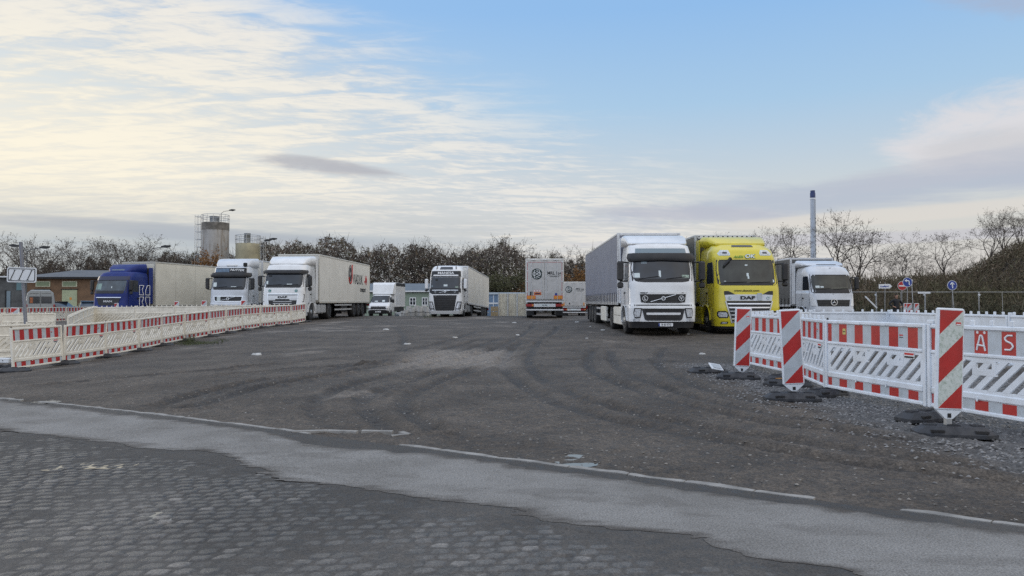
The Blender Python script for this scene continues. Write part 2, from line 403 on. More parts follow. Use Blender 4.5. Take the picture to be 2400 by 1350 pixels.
TRACKS = [curve(t) for t in (
    [(7.6, 5.2), (4.3, 6.9), (2.6, 8.9), (1.9, 11.5), (1.6, 15), (2.2, 20)],
    [(7.6, 5.8), (4.6, 7.3), (3.0, 9.2), (2.4, 11.6), (2.2, 15), (2.7, 20)],
    [(-1.2, 7.6), (-1.75, 9.0), (-2.1, 10.5), (-1.7, 13), (-.6, 17)],
    [(-.8, 7.7), (-1.25, 9.0), (-1.5, 10.5), (-1.1, 13), (-.1, 17)],
    [(6.2, 25.8), (3.0, 23.6), (.6, 21.6), (-1.2, 18.5)], [(7.0, 23.4), (4.2, 22), (1.5, 19.8), (-.4, 17)],
    [(-11, 30), (-7, 26.5), (-2, 25), (4, 27)], [(-9, 45), (-6, 36), (-4.2, 28), (-3, 20)], [(1.5, 46), (1.0, 34), (0, 24), (-1.2, 17)],
    [(-5.6, 14.2), (-3, 16.4), (1, 17.2), (5, 16)],
    [(8.4, 5.9), (5.4, 7.4), (3.6, 9.4), (3.0, 12), (3.2, 16), (4.4, 21)], [(6.2, 4.6), (3.2, 6.6), (1.4, 9.2), (.6, 12.5), (.4, 17), (.9, 24)], [(5.8, 4.4), (2.8, 6.3), (.9, 9.0), (.1, 12.5), (-.2, 17), (.3, 24)],
    [(-2.0, 8.0), (-2.6, 9.6), (-2.7, 11.5), (-2.2, 14), (-1.4, 18)], [(-4.2, 9.4), (-4.0, 12), (-3.0, 15), (-1.6, 19), (-.4, 25)], [(-4.8, 9.8), (-4.6, 12.2), (-3.6, 15.2), (-2.2, 19.3), (-1.0, 25)], [(-8.5, 13), (-5, 17), (-2.5, 22), (-1.4, 30)], [(2.2, 34), (1.2, 26), (-.8, 20), (-3.8, 15.4)])]
def make_ground():
    xs = axis_pts(-13, 13, .055, -1500, 1500, 1.055); ys = np.concatenate([-np.geomspace(1500, 2.0, 26), axis_pts(-1.5, 13, .05, -1.5, 2500, 1.028)[0:]])
    ys = np.unique(ys); nx, ny = len(xs), len(ys)
    X, Y = np.meshgrid(xs, ys); Z = TZ(X, Y)
    inside = sm(-(Y - LINE(X)), -.18, .05)                           # 1 on strip and road
    near = sm(Y, 60, 25) * sm(np.abs(X), 30, 18)
    bump = (fbm(X, Y, 1.1, 3) - .5) * .05 + (fbm(X, Y, 5.5, 5, 3) - .5) * .030 + (vn(X, Y, 14, 9) - .5) * .016
    rut = np.zeros_like(X); dark = np.zeros_like(X)
    for k, t in enumerate(TRACKS):
        x0, x1 = min(p[0] for p in t) - 1, max(p[0] for p in t) + 1; y0, y1 = min(p[1] for p in t) - 1, max(p[1] for p in t) + 1
        msk = (X > x0) & (X < x1) & (Y > y0) & (Y < y1)
        d = seg_dist(X[msk], Y[msk], t)
        wd = .125
        r = np.exp(-(d / wd) ** 4); berm = np.exp(-((d - .20) / .06) ** 2)
        brk = .45 + .75 * vn(X[msk], Y[msk], .9, k)
        lug = .5 + .5 * np.sin(X[msk] * 31 + Y[msk] * 23) * (.6 + .4 * np.cos(d * 60))
        rut[msk] += (-.052 * r * (.65 + .35 * lug) + .034 * berm * brk) * brk; dark[msk] += r * brk
    Zb = bump + rut
    Z = Z + near * (Zb * (1 - inside)) - inside * (.03 + .05 * sm(-(Y - LINE(X)), .2, 1.0)) * near - .012 * near
    Z = Z - .035 * (1 - near) * 0
    vs = np.stack([X, Y, Z], -1).reshape(-1, 3)
    idx = np.arange(nx * ny).reshape(ny, nx)
    q = np.stack([idx[:-1, :-1], idx[:-1, 1:], idx[1:, 1:], idx[1:, :-1]], -1).reshape(-1, 4)
    me = bpy.data.meshes.new('ground'); me.vertices.add(len(vs)); me.vertices.foreach_set('co', vs.ravel())
    me.loops.add(q.size); me.loops.foreach_set('vertex_index', q.ravel().astype(np.int32)); me.polygons.add(len(q))
    me.polygons.foreach_set('loop_start', np.arange(0, q.size, 4, dtype=np.int32)); me.polygons.foreach_set('loop_total', np.full(len(q), 4, np.int32))
    me.polygons.foreach_set('use_smooth', np.ones(len(q), bool)); me.update(); me.validate()
    # what lies on the surface: R damp mud in the wheel tracks, G pale packed patch, B loose grey stone chips
    at = me.color_attributes.new('cover', 'FLOAT_COLOR', 'POINT')
    pale = sm(fbm(X, Y, .55, 21) + .38 * np.exp(-(((X + .9) / 1.5) ** 2 + ((Y - 17.4) / 2.6) ** 2) ** 2) + .12 * sm(Y, 16, 40), .68, .90)
    pale = np.maximum(pale, .9 * np.exp(-(((X + 1.3) / 1.35) ** 6 + ((Y - 17.6) / 2.7) ** 6)))
    chips = sm(X - (3.55 + .14 * np.maximum(0, 8.4 - Y) + (fbm(X, Y, 1.3, 31) - .5) * 1.1), 0, .6) * sm(Y, 5, 6.0) * sm(X, 10, 7.4) * sm(Y, 17, 14)
    damp = np.clip(dark * 1.15, 0, 1) + .5 * sm(fbm(X, Y, .35, 41), .55, .75)
    cov = np.stack([np.clip(damp, 0, 1), pale, chips, np.ones_like(X)], -1).astype(np.float32)
    at.data.foreach_set('color', cov.reshape(-1))
    m = bpy.data.materials.new('yard dirt'); m.use_nodes = True; nt = m.node_tree; b = NB(nt); p = nt.nodes['Principled BSDF']
    tc = b.n('ShaderNodeTexCoord'); v = tc.outputs['Object']
    a = b.n('ShaderNodeAttribute', attribute_name='cover'); sp = b.n('ShaderNodeSeparateColor'); b.link(a.outputs['Color'], sp.inputs[0])
    n1 = b.noise(v, .8, 6, .6); n2 = b.noise(v, 9, 5, .65); n3 = b.noise(v, 42, 4, .75)
    c = b.mix(b.ss(n1, .3, .7), (.058, .049, .041, 1), (.104, .089, .075, 1))
    c = b.mix(b.m('MULTIPLY', sp.outputs[0], .75), c, (.040, .034, .029, 1))
    c = b.mix(b.m('MULTIPLY', sp.outputs[1], .8), c, (.235, .208, .182, 1))
    c = b.mix(b.m('MULTIPLY', sp.outputs[2], .9), c, (.10, .102, .106, 1))
    c = b.mix(1.0, c, b.mix(b.ss(n2, .25, .75), (.55, .55, .55, 1), (1.45, 1.45, 1.45, 1)), 'MULTIPLY')
    c = b.mix(1.0, c, b.mix(b.ss(n3, .3, .7), (.5, .5, .5, 1), (1.5, 1.5, 1.5, 1)), 'MULTIPLY')
    vo = b.n('ShaderNodeTexVoronoi'); b.link(v, vo.inputs['Vector']); vo.inputs['Scale'].default_value = 16
    sel = b.n('ShaderNodeSeparateColor'); b.link(vo.outputs['Color'], sel.inputs[0])
    stone = b.m('MULTIPLY', b.ss(vo.outputs['Distance'], .30, .20), b.m('GREATER_THAN', sel.outputs[0], .90))
    c = b.mix(b.m('MULTIPLY', stone, .75), c, b.mix(sel.outputs[1], (.14, .13, .12, 1), (.34, .33, .31, 1)))
    b.link(c, p.inputs['Base Color'])
    b.link(b.ss(b.m('ADD', n2, b.m('MULTIPLY', sp.outputs[0], -.1)), .3, .7, .62, .92), p.inputs['Roughness'])
    p.inputs['Specular IOR Level'].default_value = .35
    bn = b.n('ShaderNodeBump'); bn.inputs['Strength'].default_value = .8; bn.inputs['Distance'].default_value = .03
    h = b.m('ADD', b.m('MULTIPLY', b.noise(v, 22, 6, .7), 1.0), b.m('MULTIPLY', stone, .5))
    b.link(h, bn.inputs['Height']); b.link(bn.outputs[0], p.inputs['Normal'])
    me.materials.append(m)
    o = bpy.data.objects.new('ground', me); COL.objects.link(o); o['kind'] = 'structure'
make_ground()
def marching(xs, ys, f, zf):
    """sheet covering f > 0, cut along the zero line"""
    X, Y = np.meshgrid(xs, ys); F = f(X, Y); Zz = zf(X, Y); vs = []; fs = []; key = {}
    def vid(k, p):
        if k not in key: key[k] = len(vs); vs.append(p)
        return key[k]
    ny, nx = F.shape; pos = F > 0
    for j in range(ny - 1):
        rowa = pos[j]; rowb = pos[j + 1]
        for i in np.nonzero(rowa[:-1] | rowa[1:] | rowb[:-1] | rowb[1:])[0]:
            cs = [(j, i), (j, i + 1), (j + 1, i + 1), (j + 1, i)]; poly = []
            for a in range(4):
                p, q = cs[a], cs[(a + 1) % 4]; fp, fq = F[p], F[q]
                if fp > 0: poly.append(vid(p, (X[p], Y[p], Zz[p])))
                if (fp > 0) != (fq > 0):
                    t = fp / (fp - fq); k = (p, q) if p < q else (q, p)
                    poly.append(vid(k, (X[p] + (X[q] - X[p]) * t, Y[p] + (Y[q] - Y[p]) * t, Zz[p] + (Zz[q] - Zz[p]) * t)))
            if len(poly) > 2: fs.append(poly)
    return vs, fs
def sheet_obj(name, vs, fs, m):
    b = MB(); b.add(vs, fs, m, True); o = b.build(name); o['kind'] = 'structure'; return o
def worn_concrete():
    m = bpy.data.materials.new('worn concrete'); m.use_nodes = True; b = NB(m.node_tree); p = m.node_tree.nodes['Principled BSDF']; v = b.n('ShaderNodeTexCoord').outputs['Object']
    n1 = b.noise(v, 1.2, 6, .6); n2 = b.noise(v, 14, 5, .7); n3 = b.noise(v, 85, 3, .7); n4 = b.noise(v, 38, 3, .6)
    c = b.mix(b.ss(n1, .32, .68), (.185, .180, .173, 1), (.25, .246, .24, 1)); c = b.mix(b.m('MULTIPLY', b.ss(n2, .52, .75), .45), c, (.095, .088, .080, 1))
    c = b.mix(b.m('MULTIPLY', b.ss(n4, .66, .72), .75), c, (.055, .05, .045, 1)); c = b.mix(b.m('MULTIPLY', b.ss(n4, .34, .28), .5), c, (.36, .35, .34, 1))
    gr = b.n('ShaderNodeAttribute', attribute_name='grime'); c = b.mix(b.m('MULTIPLY', gr.outputs['Fac'], .95), c, b.mix(n2, (.055, .049, .044, 1), (.095, .086, .078, 1)))
    c = b.mix(1.0, c, b.mix(b.ss(n3, .25, .75), (.55, .55, .55, 1), (1.45, 1.45, 1.45, 1)), 'MULTIPLY'); b.link(c, p.inputs['Base Color']); p.inputs['Roughness'].default_value = .85; p.inputs['Specular IOR Level'].default_value = .25
    bn = b.n('ShaderNodeBump'); bn.inputs['Strength'].default_value = .7; bn.inputs['Distance'].default_value = .012; b.link(b.m('ADD', n3, b.m('MULTIPLY', n2, .8)), bn.inputs['Height']); b.link(bn.outputs[0], p.inputs['Normal']); return m
def make_road():
    # concrete strip: everything between LINE and 1.5 m nearer, both edges eaten away
    conc = worn_concrete()
    def f(X, Y):
        t = Y - LINE(X) + .03                                        # 0 at the far edge, negative towards the camera
        u = fbm(X * .55 - Y * .0, Y * 1.6, 2.2, 51, 5) - .5
        u = u + (fbm(X * 1.0 + Y * .5, Y * 3.2, 6.5, 53, 4) - .5) * .55
        low = -1.50 + .26 * np.sin(X * 1.5 + .6) * .35 + u * .38 + .26 * np.exp(-((X + 2.7) / .5) ** 2)
        top = -.05 + np.minimum(0, (fbm(X, Y, 3.1, 57, 4) - .62)) * .28 - .30 * np.exp(-((X + 1.75) / .55) ** 2)
        e = np.minimum(top - t, t - low)
        hole = (fbm(X + Y * .4, Y * 2.2, 2.6, 61, 5) - .72) * 1.5
        return e
    vs, fs = marching(np.arange(-14, 7.2, .03), np.arange(1.0, 15, .025), f, lambda X, Y: TZ(X, Y) + .001 + 0 * X)
    o = sheet_obj('concrete_strip', vs, fs, conc); P = np.array(vs); E = f(P[:, 0], P[:, 1]) + (fbm(P[:, 0] * .7, P[:, 1] * 2.0, 7, 66, 4) - .5) * .22
    dirtm = np.clip(1 - E / .13, 0, 1) * .85 + .28 * sm(fbm(P[:, 0] + P[:, 1] * .4, P[:, 1] * 2.2, 1.9, 61, 5), .60, .72)
    at = o.data.color_attributes.new('grime', 'FLOAT_COLOR', 'POINT'); at.data.foreach_set('color', np.stack([np.clip(dirtm, 0, 1)] * 3 + [np.ones(len(P))], -1).astype(np.float32).ravel())
    # line of pale kerb setts along the far edge
    kerb = mat('pale kerb stone', (.25, .245, .235), .85, var=.3, vscale=5, bump=.3, bscale=50)
    b = MB(); x = -9.2; rng = random.Random(5)
    while x < 7:
        L = rng.uniform(.35, .62)
        gap = -2.45 < x < -1.35 or (2.05 < x < 2.35) or -6.4 > x and rng.random() < .5 or rng.random() < .06
        if not gap:
            n = 12; lo = []; hi = []
            for k in range(n):
                xx = x + L * k / (n - 1) * .98; off = .09 + (float(vn(xx, 3, 6, 3)) - .5) * .05
                wd = .020 + .060 * float(vn(xx, 8, 5, 5)) ** 1.3
                if k in (0, n - 1): wd *= .6
                lo.append((xx, LINE(xx) + off, tz(xx, LINE(xx)) + .001)); hi.append((xx + .03, LINE(xx) + off + wd, tz(xx, LINE(xx)) + .003))
            b.sheet([lo, hi], kerb, (0, 0, -.05), False)
        x += L
    # short kinked piece left of the middle, where the kerb bows out
    for pts in ([(-2.30, 7.62), (-1.95, 7.68), (-1.62, 7.62)], [(-1.58, 7.66), (-1.25, 7.63)], [(-1.16, 7.60), (-1.06, 7.46), (-1.22, 7.38)]):
        for p, q in zip(pts[:-1], pts[1:]):
            dx, dy = q[0] - p[0], q[1] - p[1]; l = math.hypot(dx, dy); nx_, ny_ = -dy / l * .03, dx / l * .03
            b.sheet([[(p[0] - nx_, p[1] - ny_, .001), (q[0] - nx_, q[1] - ny_, .001)], [(p[0] + nx_, p[1] + ny_, .003), (q[0] + nx_, q[1] + ny_, .003)]], kerb, (0, 0, -.05), False)
    o = b.build('kerb_line'); o['kind'] = 'structure'
    # cobbled road: one fine height field, worn sett tops rising out of packed mud
    st = bpy.data.materials.new('cobbled road'); st.use_nodes = True; b = NB(st.node_tree); p = st.node_tree.nodes['Principled BSDF']; v = b.n('ShaderNodeTexCoord').outputs['Object']
    at = b.n('ShaderNodeAttribute', attribute_name='tone'); n2 = b.noise(v, 11, 5, .7); n3 = b.noise(v, 70, 4, .75)
    c = b.mix(1.0, at.outputs['Color'], b.mix(b.ss(n2, .25, .75), (.62, .62, .62, 1), (1.38, 1.38, 1.38, 1)), 'MULTIPLY'); c = b.mix(1.0, c, b.mix(b.ss(n3, .25, .75), (.55, .55, .55, 1), (1.45, 1.45, 1.45, 1)), 'MULTIPLY')
    b.link(c, p.inputs['Base Color']); b.link(b.ss(b.m('ADD', n2, b.m('MULTIPLY', at.outputs['Alpha'], -.3)), .1, .7, .30, .92), p.inputs['Roughness']); p.inputs['Specular IOR Level'].default_value = .5
    bn = b.n('ShaderNodeBump'); bn.inputs['Strength'].default_value = .8; bn.inputs['Distance'].default_value = .012; b.link(b.m('ADD', n3, b.noise(v, 30, 4, .7)), bn.inputs['Height']); b.link(bn.outputs[0], p.inputs['Normal'])
    xs = axis_pts(-6.2, 3.6, .0145, -17, 8, 1.05); ys = axis_pts(1.7, 8.6, .0135, -7, 15.5, 1.05)
    X, Y = np.meshgrid(xs, ys); T = Y - LINE(X)
    wx = X + (fbm(X, Y, 1.3, 201) - .5) * .06; wy = Y + (fbm(X, Y, 1.1, 203) - .5) * .07
    A = (wx + 1.0) - .10 * (wy - 4.0); Cc = (wy - 4.0) - .07 * (wx + 1.0)
    j = np.floor(Cc / .094); off = (j % 2) * .5 + (_lat[(j.astype(int) * 7) % 256, 13] - .5) * .5; i = np.floor(A / .126 + off)
    h1 = _lat[(i.astype(int) * 3 + 11) % 256, (j.astype(int) * 5 + 3) % 256]; h2 = _lat[(i.astype(int) * 11 + 7) % 256, (j.astype(int) * 13 + 31) % 256]; h3 = _lat[(i.astype(int) * 17 + 3) % 256, (j.astype(int) * 3 + 77) % 256]
    fu = (A / .126 + off - i - .5) * 2; fv = (Cc / .094 - j - .5) * 2; wobble = (vn(X, Y, 24, 207) - .5) * .22
    rr = (np.abs(fu) ** 3.2 + np.abs(fv) ** 3.2) ** (1 / 3.2) + wobble + (h3 - .5) * .12
    e = fbm(X, Y, 1.0, 83) - .5
    top = .0085 * (h1 - .55) + .004 * (h2 - .5) * fu + .003 * (h3 - .5) * fv + e * .012 - .006 * sm(T, -2.15, -1.70)
    sett = top - .022 * sm(rr, .66, 1.02) + (vn(X, Y, 50, 211) - .5) * .0016
    dirt = -.0040 + (fbm(X, Y, 2.3, 71) - .5) * .017 + (vn(X, Y, 34, 213) - .5) * .0042 + (vn(X, Y, 80, 215) - .5) * .003
    up = np.clip((sett - dirt) / .0026, -1, 1) * .5 + .5
    Zr = np.maximum(sett, dirt) - .006 * sm(-T, 1.9, 2.3) - .001
    Zr = np.where(T > -1.6, -.0012 + (vn(X, Y, 34, 213) - .5) * .001, Zr); up = np.where(T > -1.6, 0, up)
    dry = sm(fbm(X, Y, .45, 87) + .35 * np.exp(-(((X + 2.6) / 1.2) ** 2 + ((Y - 3.0) / .7) ** 2)), .52, .72)
    tone_s = .050 + .034 * h2 + .07 * (h3 > .94) + .045 * dry; tone_d = .040 + .022 * fbm(X, Y, 5, 217) + .034 * dry
    tone = tone_d + (tone_s - tone_d) * up; keep = T < .07
    idx = np.arange(X.size).reshape(X.shape); q = np.stack([idx[:-1, :-1], idx[:-1, 1:], idx[1:, 1:], idx[1:, :-1]], -1)[keep[:-1, :-1] & keep[1:, 1:] & keep[1:, :-1] & keep[:-1, 1:]]
    used = np.zeros(X.size, bool); used[q.ravel()] = True; remap = np.cumsum(used) - 1; q = remap[q]
    V = np.stack([X, Y, Zr + TZ(X, Y)], -1).reshape(-1, 3)[used]; me = bpy.data.meshes.new('cobbled_road'); me.vertices.add(len(V)); me.vertices.foreach_set('co', V.astype(np.float32).ravel())
    me.loops.add(q.size); me.loops.foreach_set('vertex_index', q.ravel().astype(np.int32)); me.polygons.add(len(q)); me.polygons.foreach_set('loop_start', np.arange(0, q.size, 4, dtype=np.int32)); me.polygons.foreach_set('loop_total', np.full(len(q), 4, np.int32)); me.polygons.foreach_set('use_smooth', np.ones(len(q), bool)); me.update()
    ca = me.color_attributes.new('tone', 'FLOAT_COLOR', 'POINT'); ca.data.foreach_set('color', np.stack([tone, tone * .93, tone * .86, up], -1).reshape(-1, 4)[used].astype(np.float32).ravel())
    me.materials.append(st); o = bpy.data.objects.new('cobbled_road', me); COL.objects.link(o); o['kind'] = 'structure'
    # puddles: still water in the low spots
    water = mat('puddle water', (.05, .05, .05), .03, spec=1.0); water.node_tree.nodes['Principled BSDF'].inputs['IOR'].default_value = 1.9
    def puddle(cx, cy, rx, ry, seed, thr=.0, dz=-.0100):
        def h(X, Y):
            u = (X - cx) / rx; v2 = (Y - cy) / ry
            return 1.25 - u * u - v2 * v2 + (fbm(X, Y, 5, seed, 5) - .5) * 1.6 - thr * .5
        a, c = marching(np.arange(cx - rx * 1.7, cx + rx * 1.7, .012), np.arange(cy - ry * 1.7, cy + ry * 1.7, .012), h, lambda X, Y: TZ(X, Y) + dz)
        if c: sheet_obj('puddle', a, c, water)
    def pud(px, py, wpx, hpx, seed, thr=.3, dz=-.0100):
        d = CAM_H * FPX / (py - 706); d2 = CAM_H * FPX / (py + hpx / 2 - 706)
        puddle(pxw(px, d), d, wpx / 2 / FPX * d, max(.08, abs(d - d2)), seed, thr, dz)
    pud(285, 1074, 130, 30, 3, .0, -.0085); pud(135, 1089, 70, 12, 5, .5); pud(1352, 1076, 84, 26, 7, .0, -.008)
    pud(375, 1202, 120, 30, 9, .6, -.0125); pud(715, 1140, 150, 30, 11, .2, -.0105); pud(820, 1180, 130, 26, 13, .8)
    pud(110, 931, 60, 6, 17, .2, -.002); pud(460, 1090, 110, 18, 19, .95)
make_road()
def make_gravel():
    """loose stones: a scatter over the whole yard and the chips beside the fence, one mesh each"""
    def stones(n, place, name, m, label, smin, smax, seed):
        rng = random.Random(seed); b = MB(); V = []; Fc = []
        for _ in range(n):
            p = place(rng)
            if p is None: continue
            x, y = p; s = rng.uniform(smin, smax) ** 1.0; z = tz(x, y) - .014 + s * .08 + float((fbm(x, y, 1.1, 3) - .5) * .05 + (fbm(x, y, 5.5, 5, 3) - .5) * .030)
            o = len(V); a0 = rng.uniform(0, 6.28); e = rng.uniform(.55, 1.0); f = rng.uniform(.35, .7)
            for k in range(5):
                a = a0 + k * 1.2566 + rng.uniform(-.3, .3); V.append((x + math.cos(a) * s * .5, y + math.sin(a) * s * .5 * e, z + rng.uniform(-.05, .1) * s))
            V.append((x + rng.uniform(-.1, .1) * s, y + rng.uniform(-.1, .1) * s, z + s * f * .6)); 
            for k in range(5): Fc.append((o + k, o + (k + 1) % 5, o + 5))
        b.add(V, Fc, m, False); o = b.build(name); tag(o, label, 'gravel', kind='stuff')
    pale = mat('loose stone', (.17, .16, .148), .8, var=.55, vscale=11)
    def place1(r):
        y = 4.6 + 30 * r.random() ** 2.0; x = r.uniform(-.78, .78) * y + r.uniform(-1, 1)
        if y - LINE(x) < .3: return None
        if r.random() > .25 + 1.1 * float(vn(x, y, .5, 91)): return None
        return x, y
    stones(5000, place1, 'loose_stones', pale, 'loose pale stones scattered across the dark dirt yard', .012, .040, 3)
    grey = mat('stone chips', (.165, .165, .168), .75, var=.65, vscale=23)
    def place2(r):
        y = r.uniform(5.2, 16); x = r.uniform(3.0, 8.5)
        edge = 3.6 + .14 * max(0, 8.4 - y)
        if x < edge + r.gauss(0, .35) or x > .78 * y + .6 or y - LINE(x) < .9: return None
        return x, y
    stones(17000, place2, 'stone_chips', grey, 'blue grey stone chips spread beside the barrier fence', .02, .055, 4)
make_gravel()
# ------------------------------------------------------------------ site fence: panels, beacons, rubber feet
def clip(poly, a, b, c):
    """keep a*x + b*y + c >= 0"""
    out = []
    for i in range(len(poly)):
        p, q = poly[i], poly[(i + 1) % len(poly)]; fp, fq = a * p[0] + b * p[1] + c, a * q[0] + b * q[1] + c
        if fp >= 0: out.append(p)
        if (fp >= 0) != (fq >= 0):
            t = fp / (fp - fq); out.append((p[0] + (q[0] - p[0]) * t, p[1] + (q[1] - p[1]) * t))
    return out
def rect_clip(poly, x0, x1, z0, z1):
    for a, b, c in ((1, 0, -x0), (-1, 0, x1), (0, 1, -z0), (0, -1, z1)):
        if len(poly) < 3: return []
        poly = clip(poly, a, b, c)
    return poly if len(poly) > 2 else []
def make_panel(style, body):
    """2 m barrier panel, local x along it, striped side towards -y, z from its lower edge"""
    root = empty('construction_barrier'); P = body; closed = style == 'plain' and body is CREAM
    f = MB(); L = 1.0
    for sx in (-1, 1): f.cbox(min(sx * L, sx * (L - .055)), max(sx * L, sx * (L - .055)), -.028, .028, -.01, 1.0, P, .008)
    f.cbox(-.945, .945, -.03, .03, .0, .045, P, .01)
    f.cbox(-.945, .945, -.026, .026, .165, .245, P, .012)
    f.cbox(-.945, .945, -.028, .028, .645, .685, P, .01)
    f.cbox(-.945, .945, -.03, .03, .95, 1.0, P, .01)
    f.box(-.945, .945, -.006, .010, .045, .165, P); f.box(-.945, .945, -.006, .010, .685, .95, P)
    # slanting slats with open slots between them
    z0, z1 = .245, .645; lean = .42; per = .178; n = 0
    f.box(-.945, .945, -.012, .012, z0, z0 + .035, P); f.box(-.945, .945, -.012, .012, z1 - .035, z1, P)
    x = -2.0
    while x < 1.6:
        poly = rect_clip([(x, z0), (x + per * .53, z0), (x + per * .53 + lean, z1), (x + lean, z1)], -.945, .945, z0 + .035, z1 - .035)
        if poly: f.prism(poly, 'y', -.014, .014, P)
        x += per
    f.box(-.945, -.90, -.013, .013, z0, z1, P); f.box(.90, .945, -.013, .013, z0, z1, P)
    for hx in (-.22, .46):                                           # grip openings
        for q in ((hx - .15, hx + .15, z1 - .20, z1 - .125), (hx - .15, hx + .15, z1 - .06, z1 - .03), (hx - .15, hx - .10, z1 - .125, z1 - .06), (hx + .10, hx + .15, z1 - .125, z1 - .06)): f.box(q[0], q[1], -.0155, .0155, q[2], q[3], P)
    if closed:
        f.box(-.945, .945, .0165, .022, z0, z1, P)
        for k in range(9):
            for zz in (z0 + .05, z1 - .07): f.box(-.86 + .205 * k, -.75 + .205 * k, .0222, .0235, zz, zz + .022, DARK)
    if style == 'plain':
        for k in range(6): f.disc((-.8 + .32 * k, .0302, .86), (0, 1, 0), .016, DARK, 10)
        f.box(-.945, .945, .010, .030, .70, .94, P)
        for k in range(3): f.box(-.75 + .6 * k, -.60 + .6 * k, .0105, .020, .62, .70, P)
    else:
        f.box(.62, .80, -.0165, -.0145, .555, .63, WHITEINK); f.box(.63, .79, -.0185, -.0165, .60, .625, REDINK); f.box(.63, .79, -.0185, -.0165, .562, .585, INK)
    if style in ('peg', 'plain'):
        for k in range(8): f.cbox(-.86 + k * .2457 - .022, -.86 + k * .2457 + .022, -.02, .02, 1.0, 1.062, P, .006)
        f.cbox(-1.0, -.90, -.02, .02, 1.0, 1.05, P, .006)
    else:
        for k in range(4): f.box(-.75 + .5 * k - .05, -.75 + .5 * k + .05, -.034, -.030, .955, .985, P)
        f.tube((-.96, 0, 1.0), (-.96, 0, 1.03), .016, .012, 8, DARK)
    for k in range(2): f.box(-.3 + .6 * k - .012, -.3 + .6 * k + .012, -.032, -.026, .15, .20, P)
    f.build('frame', root)
    if style != 'plain':
        for nm, a, b in (('warning_board', .69, .945), ('kick_board', .05, .16)):
            s = MB(); y = -.0085; edges = [-.94] + [-.783 + .3133 * k / 2 * 1.0 for k in range(0, 12)]
            xs = [-.94, -.855] + [-.855 + .171 * k for k in range(1, 11)] + [.94]
            for i in range(len(xs) - 1):
                s.box(xs[i], xs[i + 1], y, -.005, a, b, RED if i % 2 == 0 else GREYREF)
            if nm == 'warning_board': s.box(.53, .60, y - .002, y, .835, .85, REDINK); s.box(.53, .60, y - .002, y, .81, .82, INK)
            s.build(nm, root)
    return root
def make_base():
    b = MB(); m = BASEM; L, W_, H = .37, .19, .10
    def ring(l, w_, z, c=.13): return [(-l + c, -w_, z), (l - c, -w_, z), (l, -w_ + c * .6, z), (l, w_ - c * .6, z), (l - c, w_, z), (-l + c, w_, z), (-l, w_ - c * .6, z), (-l, -w_ + c * .6, z)]
    b.loft([ring(L, W_, 0), ring(L, W_, .035), ring(L - .10, W_ - .07, H, .09)], m)
    for x in (-.22, 0, .22):
        b.box(x - .055, x + .055, -.045, .045, H, H + .012, m); b.box(x - .038, x + .038, -.03, .03, H + .012, H + .014, DARK)
    for x in (-.2, .2): b.box(x - .06, x + .06, -W_ + .008, -W_ + .045, .05, .075, DARK)
    b.build('foot'); o = bpy.context.scene.objects['foot']; o.name = 'ballast_block'; o.data.name = 'ballast_block'
    return o
def make_beacon(white, name='warning_beacon', chip=True):
    root = empty(name); W_, H = .125, 1.0
    f = MB(); z0 = .17
    f.cbox(-.145, .145, -.026, .026, z0, z0 + 1.045, PLASTIC, .012)
    f.prism([(-.135, z0), (.135, z0), (.04, z0 - .085), (-.04, z0 - .085)], 'y', -.02, .02, PLASTIC)
    f.box(-.03, .03, -.022, .022, z0 - .15, z0 - .085, GALV); f.box(-.02, .02, -.0235, -.0225, z0 - .075, z0 - .03, DARK)
    f.build('frame', root)
    s = MB(); zb = z0 + .022; zt = zb + H
    for k in range(6):
        lo, hi = .25 * k, .25 * (k + 1)                              # depth below the top plus x
        poly = [(-W_, zt - lo), (W_, zt - lo + 2 * W_), (W_, zt - hi + 2 * W_), (-W_, zt - hi)]
        poly = rect_clip(poly, -W_, W_, zb, zt)
        if poly: s.prism(poly, 'y', -.0285, -.0262, RED if k % 2 == 0 else white)
    if chip: s.box(.045, .10, -.0305, -.0287, zt - .15, zt - .12, REDINK); s.box(.05, .095, -.0315, -.0306, zt - .147, zt - .136, WHITEINK)
    s.build('striped_face', root)
    return root
def yaw(p, q): return math.atan2(q[1] - p[1], q[0] - p[0])
BASE = make_base(); tag(BASE, cat='barrier foot'); _nb = 0
def place_base(x, y, rz, label, group, dz=0.0):
    global _nb
    z = tz(x, y) - .006 + dz
    if _nb == 0: o = BASE; o.location = (x, y, z); o.rotation_euler = (0, 0, rz); o['label'] = label; o['group'] = group
    else: o = copy_tree(BASE, (x, y, z), (0, 0, rz), label, group)
    _nb += 1; return o
PROTO = {}
def place_panel(kind, a, b, label, group, flip=False, lean=0.0, lift=.085, extra=None):
    """panel from point a to point b (both ground points, about 2 m apart)"""
    style, body = kind
    if kind not in PROTO: o = make_panel(style, body); tag(o, label, 'barrier', group); PROTO[kind] = o
    else: o = copy_tree(PROTO[kind], (0, 0, 0), (0, 0, 0), label, group)
    p, q = (b, a) if flip else (a, b)
    za, zb = tz(*p) + lift, tz(*q) + lift
    d = math.hypot(q[0] - p[0], q[1] - p[1])
    o.location = ((p[0] + q[0]) / 2, (p[1] + q[1]) / 2, (za + zb) / 2)
    o.rotation_euler = (lean, -math.atan2(zb - za, d), yaw(p, q)); o.scale = ((d - .012) / 2, 1, 1)
    return o
PEG, FLAT, PLAIN = ('peg', PLASTIC), ('flat', PLASTIC), ('plain', PLASTIC)
CFLAT, CPLAIN = ('flat', CREAM), ('plain', CREAM)
ORD = ['first', 'second', 'third', 'fourth', 'fifth', 'sixth', 'seventh', 'eighth', 'ninth', 'tenth', 'eleventh', 'twelfth']
